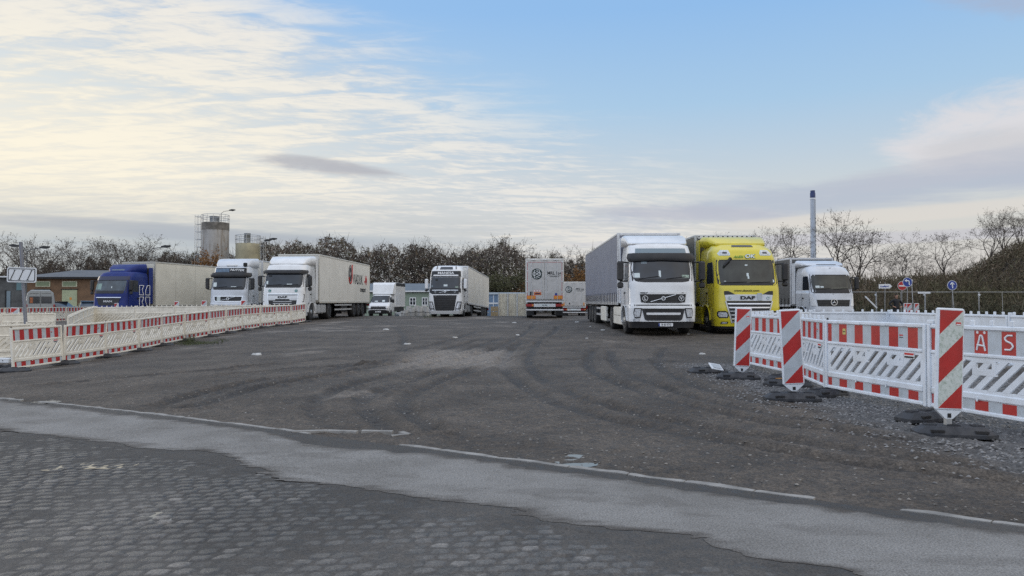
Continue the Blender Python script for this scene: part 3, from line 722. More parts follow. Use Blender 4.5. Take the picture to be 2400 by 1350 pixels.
def right_fence():
    g = 'white barrier panels with red stripes in the right enclosure'; gp = 'plain white backs of barrier panels in the right enclosure'; gf = 'black rubber feet along the right enclosure'
    pts = [(4.82, 14.75), (4.96, 12.77), (4.66, 10.78), (5.06, 8.84), (5.62, 6.98)]
    place_panel(PEG, pts[0], pts[1], 'striped barrier panel with toothed top rail, just right of the narrowest striped beacon', g)
    place_panel(PEG, pts[1], pts[2], 'striped barrier panel mostly hidden by the middle striped beacon', g)
    pc = place_panel(FLAT, pts[2], pts[3], 'clean flat-topped striped barrier panel between the middle and the largest beacon', g)
    t = MB(); t.box(-.60, -.535, -.012, -.009, .80, .885, mat('yellow tag', (.55, .47, .16), .6)); t.box(-.585, -.55, -.0135, -.012, .835, .85, INK); t.build('paper_tag', pc)
    pd = place_panel(PEG, pts[3], pts[4], 'striped barrier panel sprayed with white letters beside the largest striped beacon', g)
    def stroke(pts, r=.011):
        for a, b in zip(pts[:-1], pts[1:]): gr.tube((a[0], -.0095, a[1]), (b[0], -.0095, b[1]), r, r, 6, WHITEINK)
    # the letters A umlaut and S
    gr = MB(); cx = -.256; stroke([(cx - .055, .725), (cx - .01, .89), (cx + .015, .89), (cx + .055, .72)]); stroke([(cx - .05, .785), (cx + .05, .775)])
    for k in (-.045, .045): gr.disc((cx + k, -.0105, .925), (0, -1, 0), .016, WHITEINK, 10)
    gr.build('graffiti', pd); gr = MB(); cx = .085; stroke([(cx + .05, .905), (cx - .01, .905), (cx - .045, .875), (cx - .03, .845), (cx + .035, .82), (cx + .055, .785), (cx + .02, .75), (cx - .045, .75)])
    gr.build('graffiti', pd)
    ring = [(4.82, 14.75), (5.85, 16.5), (7.5, 18.35), (9.5, 18.35), (9.78, 16.38), (9.85, 14.4), (10.1, 12.42), (10.5, 10.46)]
    labs = ['plain white barrier back at the corner next to the narrow left beacon', 'plain white barrier back between the corner and the long straight section',
            'plain white barrier back facing the camera, in front of the white truck with the star', 'plain white barrier back right of the seam below the person in black',
            'plain white barrier back above the letter-sprayed panel, behind the top of the largest beacon', 'plain white barrier back at the right edge, last but one',
            'plain white barrier back furthest along the right edge of the enclosure']
    for i, l in enumerate(labs): place_panel(PLAIN, ring[i], ring[i + 1], l, gp, flip=True if i in () else False, lean=0)
    # striped beacons and the feet
    gb = 'red and white striped warning beacons along the right fence'
    b1 = make_beacon(GREENWH); tag(b1, 'largest red and white warning beacon with mottled green dirt on its white stripes', 'beacon', gb)
    b1.location = (4.46, 7.45, .075); b1.rotation_euler = (R(-1), R(2.6), R(4))
    b2 = make_beacon(GREYREF, chip=False); tag(b2, 'middle-sized striped warning beacon leaning left on a long black foot', 'beacon', gb)
    b2.location = (3.92, 10.1, .035); b2.rotation_euler = (R(1), R(-3.0) * -1.0 * -1, R(-5))
    b3 = make_beacon(GREYREF); tag(b3, 'smallest and furthest left striped warning beacon beside the yellow truck', 'beacon', gb)
    b3.location = (4.07, 12.9, .03); b3.rotation_euler = (0, R(2.2), R(3))
    place_base(4.50, 7.42, R(-12), 'black rubber foot under the largest striped beacon', gf)
    place_base(4.78, 8.42, R(24), 'black rubber foot behind the largest beacon, under the panel joint', gf)
    place_base(3.88, 10.08, R(-6), 'black rubber foot under the middle striped beacon', gf)
    place_base(4.55, 10.55, R(28), 'black rubber foot right of the middle beacon, under the panel joint', gf)
    place_base(4.00, 12.86, R(-14), 'black rubber foot under the smallest striped beacon', gf)
    place_base(3.74, 13.9, R(12), 'black rubber foot lying left of the smallest beacon with a white plate on it', gf)
    place_base(4.46, 11.75, R(-30), 'scuffed black rubber foot with an orange smear between the two left beacons', gf)
    place_base(4.72, 12.6, R(30), 'black rubber foot under the left panel joint behind the two beacons', gf)
    s = MB(); s.cbox(-.13, .13, -.09, .09, 0, .02, PLASTIC, .006); s.cbox(-.09, .09, -.06, .06, .02, .03, GREYREF, .004)
    o = s.build('plastic_plate', None, (3.80, 13.55, .13), (R(35), R(10), R(20))); tag(o, 'small white plastic plate leaning on the black foot left of the beacons', 'plate')
    s = MB(); s.prism([(-.16, -.03), (.13, -.05), (.17, .02), (-.05, .05)], 'z', 0, .012, mat('orange smear', (.40, .19, .05), .7, var=.4, vscale=20))
    o = s.build('plastic_scrap', None, (4.42, 11.72, .105), (0, 0, R(-30))); tag(o, 'flat orange scrap lying on a black rubber foot between the two left beacons', 'scrap')
right_fence()
SMALL_BEACON = None
def left_fence():
    global SMALL_BEACON
    g = 'striped cream barrier panels in the long left row'; gf = 'black rubber feet under the long left row'
    pxs = [31, 150, 249, 326, 379, 432, 490, 530, 568, 610, 647, 682, 716]
    n = 12; P = [np.array((-12.1, 17.6))]
    for i in range(n):                                               # walk 2 m at a time so that every joint sits where the photograph has it
        u = (pxs[i + 1] - 1200) / FPX; p = P[-1]
        a = 1 + u * u; b_ = -2 * (p[0] * u + p[1]); c = p @ p - 1.98 ** 2
        disc = b_ * b_ - 4 * a * c
        y = (-b_ + math.sqrt(max(disc, 0))) / (2 * a); P.append(np.array((u * y, y)))
    for i in range(n):
        lab = ['cream barrier panel with red stripes nearest the left edge, its end post leaning', 'striped cream panel, second from the leaning end post', 'striped cream panel with a scratched red stripe, third from the leaning end post'][i] if i < 3 else \
            'striped cream panel at the far right end of the left row' if i == 11 else f'striped cream panel, {ORD[i]} in the row counted from the leaning end post'
        o = place_panel(CFLAT, tuple(P[i]), tuple(P[i + 1]), lab, g, lean=R(-4) if i == 0 else R([0, 2, -1, 1][i % 4]), lift=.05)
        q = P[i]; place_base(q[0] + .05, q[1] - .02, yaw(P[i], P[i + 1]) + R(90), f'black rubber foot at the {ORD[i]} post of the left row', gf)
    place_base(P[-1][0], P[-1][1], R(20), 'black rubber foot at the far right end of the left row', gf)
    # rows behind it
    def row(kind, pts, labs, group, **k):
        for i, l in enumerate(labs):
            place_panel(kind, pts[i], pts[i + 1], l, group, **k)
    def chain(p0, p1):
        d = math.hypot(p1[0] - p0[0], p1[1] - p0[1]); n = max(1, round(d / 2)); return [(p0[0] + (p1[0] - p0[0]) * i / n, p0[1] + (p1[1] - p0[1]) * i / n) for i in range(n + 1)]
    gb = 'plain cream backs of barrier panels in the left enclosure'
    c = chain((-22.0, 38.2), (-12.0, 39.5))
    row(CPLAIN, c, ['plain cream barrier back in the rear row, below the grille of the blue truck', 'plain cream barrier back in the rear row, below the cream trailer front', 'plain cream barrier back in the rear row, middle of the cream trailer',
                    'plain cream barrier back in the rear row, below the left white truck', 'plain cream barrier back in the rear row, at its right end'], gb, lift=.06)
    c = chain((-16.4, 26.8), (-22.0, 38.2))
    row(CPLAIN, c, [f'plain cream barrier back in the short slanting row, {ORD[i]} from its left end' for i in range(len(c) - 1)], gb, lift=.06)
    c = chain((-21.5, 29.5), (-20.2, 32.0)) if False else chain((-21.6, 27.5), (-18.6, 29.6))
    row(CPLAIN, c, [f'plain cream barrier back behind the leaning sign pole, {w_}' for w_ in ('left one', 'right one')][:len(c) - 1], gb, lift=.06)
    c = chain((-16.4, 21.3), (-14.9, 22.6)); row(CPLAIN, c, ['short cream barrier back at the left edge behind the first striped panel'], gb, lift=.06)
    gs = 'striped cream barrier panels in the far left row'
    c = chain((-32.6, 44.5), (-32.1, 56.5))
    row(CFLAT, c, [f'striped cream panel in front of the grey van, {ORD[i]} from the left edge' for i in range(len(c) - 1)], gs, lift=.05)
    # beacons looking over the rear row
    gbe = 'small striped beacons standing behind the left barriers'
    for i, (px, d, lab) in enumerate(((275, 42, 'striped beacon standing in front of the headlight of the blue truck'), (413, 42.5, 'striped beacon in front of the cream trailer of the blue truck'),
                                      (476, 43, 'striped beacon peeking over the rear row beside two white trucks'), (573, 41, 'striped beacon in front of the bumper of the left white truck'), (31, 30, 'dark red striped beacon behind the barriers left of the sign pole'))):
        if i == 0: o = SMALL_BEACON = make_beacon(GREYREF, chip=False); tag(o, lab, 'beacon', gbe)
        else: o = copy_tree(SMALL_BEACON, (0, 0, 0), (0, 0, 0), lab, gbe)
        x = pxw(px, d); o.location = (x, d, tz(x, d) + .16); o.rotation_euler = (0, R((-3, 2, 4, -2, 3)[i]), R(10 * i - 20))
        place_base(x, d, R(30 * i), 'black rubber foot under the ' + lab.replace('striped ', ''), 'black rubber feet under the small beacons')
        o.location.z = tz(x, d) + .03
    # white plank on stacked feet at the left edge
    y0 = 18.6
    for k, (dx, dz, rz) in enumerate(((-.2, 0, 0), (-.25, .10, 8), (.25, 0, 30))):
        place_base(-13.3 + dx, y0 + .3 * (k == 2), R(rz), ['black rubber foot at the bottom of the stack at the left edge', 'black rubber foot on top of the stack under the white plank', 'black rubber foot lying loose beside the stack at the left edge'][k], 'black rubber feet stacked at the left edge', dz)
    s = MB(); s.cbox(-.9, .9, -.07, .07, 0, .13, PLASTIC, .015)
    for k in range(6): s.disc((-.75 + .3 * k, -.071, .065), (0, -1, 0), .014, DARK, 10)
    o = s.build('barrier_plank', None, (-13.75, y0 - .1, tz(-13.7, y0) + .225), (0, R(2), R(8))); tag(o, 'white plastic plank lying on black rubber feet at the left edge', 'plank')
left_fence()
# ------------------------------------------------------------------ trucks
def lerp_rows(rows, z):
    if z <= rows[0][0]: return rows[0][1:]
    for a, b in zip(rows[:-1], rows[1:]):
        if z <= b[0]:
            t = (z - a[0]) / (b[0] - a[0]); return tuple(p + (q - p) * t for p, q in zip(a[1:], b[1:]))
    return rows[-1][1:]
class Shell:
    """cab skin: rows of (z, half width, front y, corner radius); faces -y"""
    def __init__(s, rows, crown=.07): s.rows = rows; s.crown = crown
    def fy(s, x, z):
        W_, F, r = lerp_rows(s.rows, z); a = abs(x); k = W_ - r
        if a <= k: return F + s.crown * (a / W_) ** 2
        q = min(a - k, r * .999); return F + s.crown * (k / W_) ** 2 + r - math.sqrt(r * r - q * q)
    def nrm(s, x, z):
        h = .004; dx = (s.fy(x + h, z) - s.fy(x - h, z)) / (2 * h); dz = (s.fy(x, z + h) - s.fy(x, z - h)) / (2 * h)
        return Vector((dx, -1, dz)).normalized()
    def pt(s, x, z, e=0.0):
        W_ = lerp_rows(s.rows, z)[0]; x = max(-W_ + .004, min(W_ - .004, x))
        p = Vector((x, s.fy(x, z), z)); return p + s.nrm(x, z) * e if e else p
    def ring(s, z, yr, n=7):
        W_, F, r = lerp_rows(s.rows, z); k = W_ - r; xs = []
        arc = [math.sin(math.pi / 2 * i / n) for i in range(n + 1)]
        half = [k * i / 4 for i in range(4)] + [k + r * a for a in arc]
        full = [-x for x in reversed(half[1:])] + half
        pts = [(x, s.fy(x * .99999, z), z) for x in full]
        rr = .06; return [(-W_, yr - rr, z)] + pts + [(W_, yr - rr, z), (W_ - rr, yr, z), (-W_ + rr, yr, z)]
    def body(s, mb, z0, z1, yr, m, n=16, yr_top=None):
        zs = sorted(set([z0 + (z1 - z0) * i / n for i in range(n + 1)] + [r[0] for r in s.rows if z0 < r[0] < z1]))
        mb.loft([s.ring(z, yr if yr_top is None else yr + (yr_top - yr) * max(0, (z - 2.9) / (z1 - 2.9))) for z in zs], m, True)
    def patch(s, mb, rows, m, e=.008, n=10, nz=1, back=.03):
        """rows of (z, x_left, x_right) laid on the front of the shell"""
        rr = []
        for a, b in zip(rows[:-1], rows[1:]):
            for k in range(nz): t = k / nz; rr.append(tuple(p + (q - p) * t for p, q in zip(a, b)))
        rr.append(rows[-1])
        g = [[s.pt(xl + (xr - xl) * j / n, z, e) for j in range(n + 1)] for z, xl, xr in rr]
        mb.sheet(g, m, lambda p: Vector((0, back, 0)))
    def sym(s, mb, rows, m, e=.008, n=6, nz=1, back=.03):
        s.patch(mb, rows, m, e, n, nz, back); s.patch(mb, [(z, -b, -a) for z, a, b in rows], m, e, n, nz, back)
def side_patch(mb, sh, sx, rows, m, e=.006):
    """rows of (z, y0, y1) on the flank; sx = -1 left, 1 right"""
    g = [[(sx * (lerp_rows(sh.rows, z)[0] + e), y0 + (y1 - y0) * j / 3, z) for j in range(4)] for z, y0, y1 in rows]
    mb.sheet(g, m, (-sx * .02, 0, 0))
def wheel(parent, x, y, r=.5, w_=.30, rimm=None, z=None, front=False):
    """tyre with a rim as its sub-part; x = outer face towards |x|"""
    z = r if z is None else z; sx = 1 if x > 0 else -1
    b = MB(); b.lathe([(r * .58, -w_ / 2), (r * .93, -w_ / 2), (r, -w_ * .36), (r, w_ * .36), (r * .93, w_ / 2), (r * .60, w_ / 2)], RUBBER, 28, 'x')
    t = b.build('wheel', parent, (x, y, z))
    m = MB(); mm = rimm or GALV; o = sx * w_ / 2
    m.lathe([(r * .60, o - sx * .02), (r * .56, o + sx * .004), (r * .50, o - sx * .03), (r * .36, o - sx * (.02 if front else .12)), (r * .22, o + sx * (.03 if front else -.10)), (r * .12, o + sx * (.05 if front else -.02)), (.01, o + sx * (.05 if front else -.02))], mm, 24, 'x')
    for k in range(10):
        a = k * math.pi / 5; m.disc((o + sx * (.012 if front else -.095), math.cos(a) * r * .29, math.sin(a) * r * .29), (sx, 0, 0), .018, DARK, 8, 0, .012)
    m.build('rim', t); return t
def mirrors(cab, sh, paint=None, z0=2.0, z1=2.72, out=.30, y=.42, small=(1.72, 1.94), left=True, right=True):
    for sx in (-1, 1):
        if (sx < 0 and not left) or (sx > 0 and not right): continue
        W_ = lerp_rows(sh.rows, (z0 + z1) / 2)[0]; x = sx * (W_ + out); b = MB()
        a, c = sorted((x - .12, x + .12)); b.cbox(a, c, y - .10, y + .06, z0, z1, paint or BLACK, .05)
        if small: b.cbox(a + .01, c - .01, y - .09, y + .05, small[0], small[1], BLACK, .05)
        b.box(a + .025, c - .025, y + .0605, y + .063, z0 + .06, z1 - .06, GLASS)
        b.path([(sx * (W_ - .03), y + .18, z1 - .05), (x, y + .02, z1 - .02)], .03, 6, BLACK)
        b.path([(sx * (W_ - .03), y + .18, z0 - .02), (x, y + .02, z0 - .02), (x, y, z0 + .05)], .03, 6, BLACK)
        if small: b.path([(x, y, small[1] - .05), (x, y, z0 + .05)], .03, 6, BLACK)
        b.build('mirror', cab)
def tractor_rear(root, paint, tank=ALU, wide=1.22, wb=3.75, y_ax=1.42, y_end=6.1, skirts=None):
    """frame, tanks, wheels behind the cab"""
    b = MB()
    for sx in (-1, 1): b.box(sx * .43 - .05, sx * .43 + .05, .9, y_end, .75, 1.02, DARK)
    b.box(-1.05, 1.05, 1.28, 1.56, .42, .58, DARK); b.box(-1.0, 1.0, y_ax + wb - .12, y_ax + wb + .12, .42, .6, DARK)
    b.cbox(-.55, .55, y_ax + wb - .6, y_ax + wb + .5, 1.02, 1.16, DARK, .04)
    b.build('chassis', root)
    for sx in (-1, 1):
        wheel(root, sx * (wide - .17), y_ax, .51, .31, front=True); wheel(root, sx * (wide - .30), y_ax + wb, .51, .60)
        t = MB()
        if skirts: t.cbox(min(sx * wide, sx * (wide - .5)), max(sx * wide, sx * (wide - .5)), y_ax + .72, y_ax + wb - .66, .30, 1.02, skirts, .03); t.box(sx * (wide + .002) - .002, sx * (wide + .002) + .002, y_ax + 1.0, y_ax + wb - .9, .66, .675, DARK)
        else: 
            t.cbox(min(sx * wide, sx * (wide - .55)), max(sx * wide, sx * (wide - .55)), y_ax + .85, y_ax + wb - .70, .38, .98, tank, .08)
            for k in (.2, .5, .8): yy = y_ax + .85 + (wb - 1.55) * k; t.cbox(min(sx * (wide + .01), sx * (wide - .56)), max(sx * (wide + .01), sx * (wide - .56)), yy - .03, yy + .03, .37, .99, DARK, .03)
        t.build('fuel_tank' if not skirts else 'side_skirt', root)
        g = MB(); g_pts = []
        for k in range(9):
            a = math.pi * (.02 + .96 * k / 8); g_pts.append((y_ax + wb - math.cos(a) * .60, .52 + math.sin(a) * .60))
        g.sheet([[(sx * (wide - .62), p[0], p[1]) for p in g_pts], [(sx * (wide + .0), p[0], p[1]) for p in g_pts]], BLACK, (0, 0, -.02))
        g.build('mudguard', root)
def trailer(root, kind, y0, L=13.6, z0=1.12, z1=4.0, W_=1.275, side=None, face=None, frame=ALU, lettering=None, rear=True, axle_y=None, straps=True, boxcol=None, roof_face=None):
    side = side or CURTAIN; face = face or side; y1 = y0 + L
    body = MB()
    body.cbox(-W_ + .02, W_ - .02, y0 + .02, y1 - .02, z0, z1 - .02, face if kind == 'curtain' else side, .03)
    tr = body.build('trailer_body', root)
    f = MB()
    for sx in (-1, 1):
        a = lambda i, o: (min(sx * (W_ - i), sx * (W_ + o)), max(sx * (W_ - i), sx * (W_ + o)))
        f.cbox(*a(.10, 0), y0, y0 + .10, z0 - .02, z1, frame, .015); f.cbox(*a(.10, 0), y1 - .10, y1, z0 - .02, z1, frame, .015)
        f.cbox(*a(.06, .006), y0 + .1, y1 - .1, z0 - .10, z0 + .04, frame, .015); f.cbox(*a(.08, .006), y0 + .1, y1 - .1, z1 - .10, z1, frame, .02)
        if kind != 'curtain':
            for k in range(1, 6): yy = y0 + L * k / 6; f.box(*a(.019, -.017), yy - .012, yy + .012, z0 + .04, z1 - .1, frame)
            for k in range(9): yy = y0 + .4 + (L - .8) * k / 8; f.box(*a(0, .012), yy - .05, yy + .05, z0 - .04, z0 - .015, ORANGE)
    f.cbox(-W_ + .1, W_ - .1, y0, y0 + .09, z1 - .12, z1, frame, .02); f.cbox(-W_ + .1, W_ - .1, y1 - .09, y1, z1 - .14, z1, frame, .02)
    f.cbox(-W_ + .1, W_ - .1, y0 + .01, y0 + .08, z0 - .06, z0 + .06, frame, .02)
    if roof_face: f.box(-W_ + .12, W_ - .12, y0 - .012, y0, z1 - .14, z1 - .02, roof_face)
    f.build('trailer_frame', root)
    if kind == 'curtain':
        for sx in (-1, 1):
            c = MB(); n = 80; rows = []
            for z in (z0 + .02, z0 + .4, z0 + 1.4, z1 - .09):
                rows.append([(sx * (W_ - .008 + .010 * math.sin(j * 1.9) * (1 if z < z0 + 1.5 else .3)), y0 + .1 + (L - .2) * j / n, z) for j in range(n + 1)])
            c.sheet(rows, side, (-sx * .012, 0, 0))
            if straps:
                for k in range(24):
                    yy = y0 + .35 + (L - .7) * k / 23
                    c.box(min(sx * (W_ + .004), sx * (W_ + .016)), max(sx * (W_ + .004), sx * (W_ + .016)), yy - .03, yy + .03, z0 - .08, z0 + .42, BLACK)
                    c.box(min(sx * (W_ + .004), sx * (W_ + .014)), max(sx * (W_ + .004), sx * (W_ + .014)), yy + .06, yy + .2, z0 + .02, z0 + .34, boxcol or ALU)
            c.build('side_curtain', root)
    b = MB()
    for sx in (-1, 1): b.box(sx * .5 - .06, sx * .5 + .06, y0 + .6, y1 - .1, z0 - .38, z0 - .02, DARK)
    b.box(-W_ + .05, W_ - .05, y0 + .05, y1 - .05, z0 - .10, z0 - .002, DARK)
    for sx in (-1, 1):
        b.box(sx * .95 - .06, sx * .95 + .06, y0 + 3.0, y0 + 3.15, .15, z0 - .1, GALV); b.box(sx * .95 - .14, sx * .95 + .14, y0 + 2.95, y0 + 3.2, .12, .15, GALV)
        for zz in (.55, .85): b.box(sx * 1.22 - .02, sx * 1.22 + .02, y0 + 3.6, y1 - 5.6, zz, zz + .10, ALU)
        b.cbox(sx * .98 - .22, sx * .98 + .22, y0 + 5.3, y0 + 6.9, .42, .98, DARK, .04)
        b.box(sx * .98 - .25, sx * .98 + .25, y1 - .95, y1 - .90, .18, .98, BLACK)
    b.build('trailer_chassis', root)
    ay = axle_y or (y1 - 4.9, y1 - 3.6, y1 - 2.3)
    for y in ay:
        for sx in (-1, 1): wheel(root, sx * (W_ - .22), y, .5, .38)
    if rear: trailer_rear(root, y1, W_, z0, z1)
    return tr
def trailer_rear(root, y1, W_, z0, z1, face=None):
    face = face or mat('trailer door grey', (.50, .50, .495), .45, var=.06, vscale=1.5, dirt=(.25, .245, .235, 1), damt=.4, dscale=1.5)
    for sx in (-1, 1):
        d = MB(); a, b = sorted((sx * .012, sx * (W_ - .09))); d.cbox(a, b, y1 + .002, y1 + .03, z0 + .06, z1 - .17, face, .01)
        d.tube((sx * .16, y1 + .045, z0 - .02), (sx * .16, y1 + .045, z1 - .12), .016, .016, 8, ALU)
        d.tube((sx * .85, y1 + .045, z0 - .02), (sx * .85, y1 + .045, z1 - .12), .016, .016, 8, ALU)
        for zz in (.5, 1.2, 1.9, 2.5): d.box(min(sx * (W_ - .16), sx * (W_ - .04)), max(sx * (W_ - .16), sx * (W_ - .04)), y1 + .028, y1 + .045, z0 + zz, z0 + zz + .07, ALU)
        d.build('rear_door', root)
        t = MB(); a, b = sorted((sx * .72, sx * (W_ - .03))); t.cbox(a, b, y1 - .02, y1 + .04, .78, .96, REDLAMP, .02); t.box(a + .03, a + .12, y1 + .041, y1 + .045, .81, .93, ORANGE)
        t.build('tail_light', root)
    b = MB(); b.cbox(-W_ + .02, W_ - .02, y1 - .06, y1 + .03, .50, .62, ALU, .03)
    for sx in (-1, 1): b.box(sx * .5 - .05, sx * .5 + .05, y1 - .5, y1 - .02, .60, 1.0, DARK)
    b.box(-W_ + .03, W_ - .03, y1 - .08, y1 + .01, z0 - .14, z0 - .03, ALU)
    b.build('rear_bumper', root)
    b = MB(); b.box(-.72, .72, y1 - .04, y1 + .02, .76, .98, ALU); b.box(-.30, .30, y1 + .02, y1 + .028, .82, .93, PAPER)
    b.build('plate_holder', root)
def plate(cab, sh, z, text, x=0.0, e=.03):
    b = MB(); y = sh.fy(x, z) - e
    b.box(x - .26, x + .26, y - .012, y, z - .057, z + .057, WHITEINK); b.box(x - .26, x - .215, y - .0135, y - .012, z - .055, z + .055, SIGNBLUE)
    b.text(text, .105, INK, FRONT(x + .02, y - .015, z), .003, .82, .002); b.build('number_plate', cab)
def slats(mb, sh, zs, hw, m, h=.02, e=.02):
    for z, w_ in zip(zs, hw): sh.patch(mb, [(z, -w_, w_), (z + h, -w_, w_)], m, e, 12, 1, .02)
def ringdisc(b, x, y, z, r, m1, m2, letter=None, size=.1):
    b.disc((x, y, z), (0, -1, 0), r, m1, 24, 0, .008); b.disc((x, y - .009, z), (0, -1, 0), r * .94, m2, 24, r * .80)
    if letter: b.text(letter, size, m2, FRONT(x, y - .012, z), .003, 1, .004)
def wipers(cab, sh, z, spans, e=.03):
    for x0, x1, dz in spans:
        b = MB(); p = [sh.pt(x0 + (x1 - x0) * k / 6, z + dz * k / 6, e) for k in range(7)]; b.path(p, .010, 5, DARK); b.build('wiper', cab)
def dash_papers(b, sh, items, e=.014):
    for x0, x1, z0, z1, m in items: sh.patch(b, [(z0, x0, x1), (z1, x0, x1)], m, e, 3, 1, .004)
def spoiler(cab, m, rows):
    """roof fairing: rows of (y, half width, z bottom, z top)"""
    b = MB(); rings = []
    for y, w_, za, zb in rows:
        c = min(.12, (zb - za) * .45)
        rings.append([(-w_, y, za), (-w_, y, zb - c), (-w_ + c * .4, y, zb - c * .3), (-w_ + c, y, zb), (w_ - c, y, zb), (w_ - c * .4, y, zb - c * .3), (w_, y, zb - c), (w_, y, za)])
    b.loft(rings, m, True); b.build('roof_fairing', cab)
def side_deflector(cab, m, W_, y0, y1, z0, z1):
    for sx in (-1, 1):
        b = MB(); b.cbox(min(sx * W_, sx * (W_ - .04)), max(sx * W_, sx * (W_ - .04)), y0, y1, z0, z1, m, .015); b.build('air_deflector', cab)
def start(name, label, loc, heading, pitch=0.0, rev=False):
    r = empty(name, loc, (pitch, 0, -math.atan(heading) + (math.pi if rev else 0))); tag(r, label, 'truck'); return r
def cab_sides(cab, sh, paint, zb=1.98, zt=2.72, y0=.42, y1=1.28, door=True):
    for sx in (-1, 1):
        w_ = MB(); side_patch(w_, sh, sx, [(zb, y0 - .02, y1), (zb + .35, y0 + .05, y1), (zt - .1, y0 + .16, y1), (zt, y0 + .22, y1 - .06)], GLASS, .006); w_.build('side_window', cab)
        d = MB()
        W1 = lerp_rows(sh.rows, 1.5)[0]
        for (ya, yb, za, z_) in ((.34, .352, 1.1, zt + .12), (1.38, 1.392, 1.1, zt + .12)):
            d.sheet([[(sx * (lerp_rows(sh.rows, z)[0] + .003), y, z) for y in (ya, yb)] for z in (za, 1.5, 2.0, 2.4, z_)], DARK, (-sx * .01, 0, 0))
        d.box(min(sx * (W1 + .004), sx * (W1 + .03)), max(sx * (W1 + .004), sx * (W1 + .03)), 1.12, 1.32, 1.52, 1.58, DARK)
        d.build('door_handle', cab)
        a = MB(); pts = []
        for k in range(11): t = math.pi * (.02 + .96 * k / 10); pts.append((1.42 - math.cos(t) * .62, .50 + math.sin(t) * .60))
        a.sheet([[(sx * .75, p[0], p[1]) for p in pts], [(sx * (W1 + .025), p[0], p[1]) for p in pts]], paint, (0, 0, -.03)); a.build('wheel_arch', cab)
        s = MB(); s.cbox(min(sx * W1, sx * (W1 - .3)), max(sx * W1, sx * (W1 - .3)), 2.02, 2.24, .40, 1.1, paint, .02); s.build('step', cab)
FH_ROWS = [(.25, 1.20, .04, .30), (.5, 1.22, -.02, .30), (1.05, 1.24, -.02, .30), (1.12, 1.22, .03, .28), (1.9, 1.23, .10, .30), (2.75, 1.19, .34, .32), (2.95, 1.18, .40, .34), (3.30, 1.13, .62, .38), (3.40, 1.06, .85, .42)]
def iron_mark(b, sh, z, hw, dz, r, e=.03):
    p = [sh.pt(-hw + 2 * hw * k / 6, z - dz + 2 * dz * k / 6, e) for k in range(7)]; b.path(p, .014, 5, CHROME)
    y = sh.fy(0, z) - e - .012; b.disc((0, y, z), (0, -1, 0), r, CHROME, 22, r * .66, .012); b.disc((0, y + .004, z), (0, -1, 0), r * .62, INK, 16)
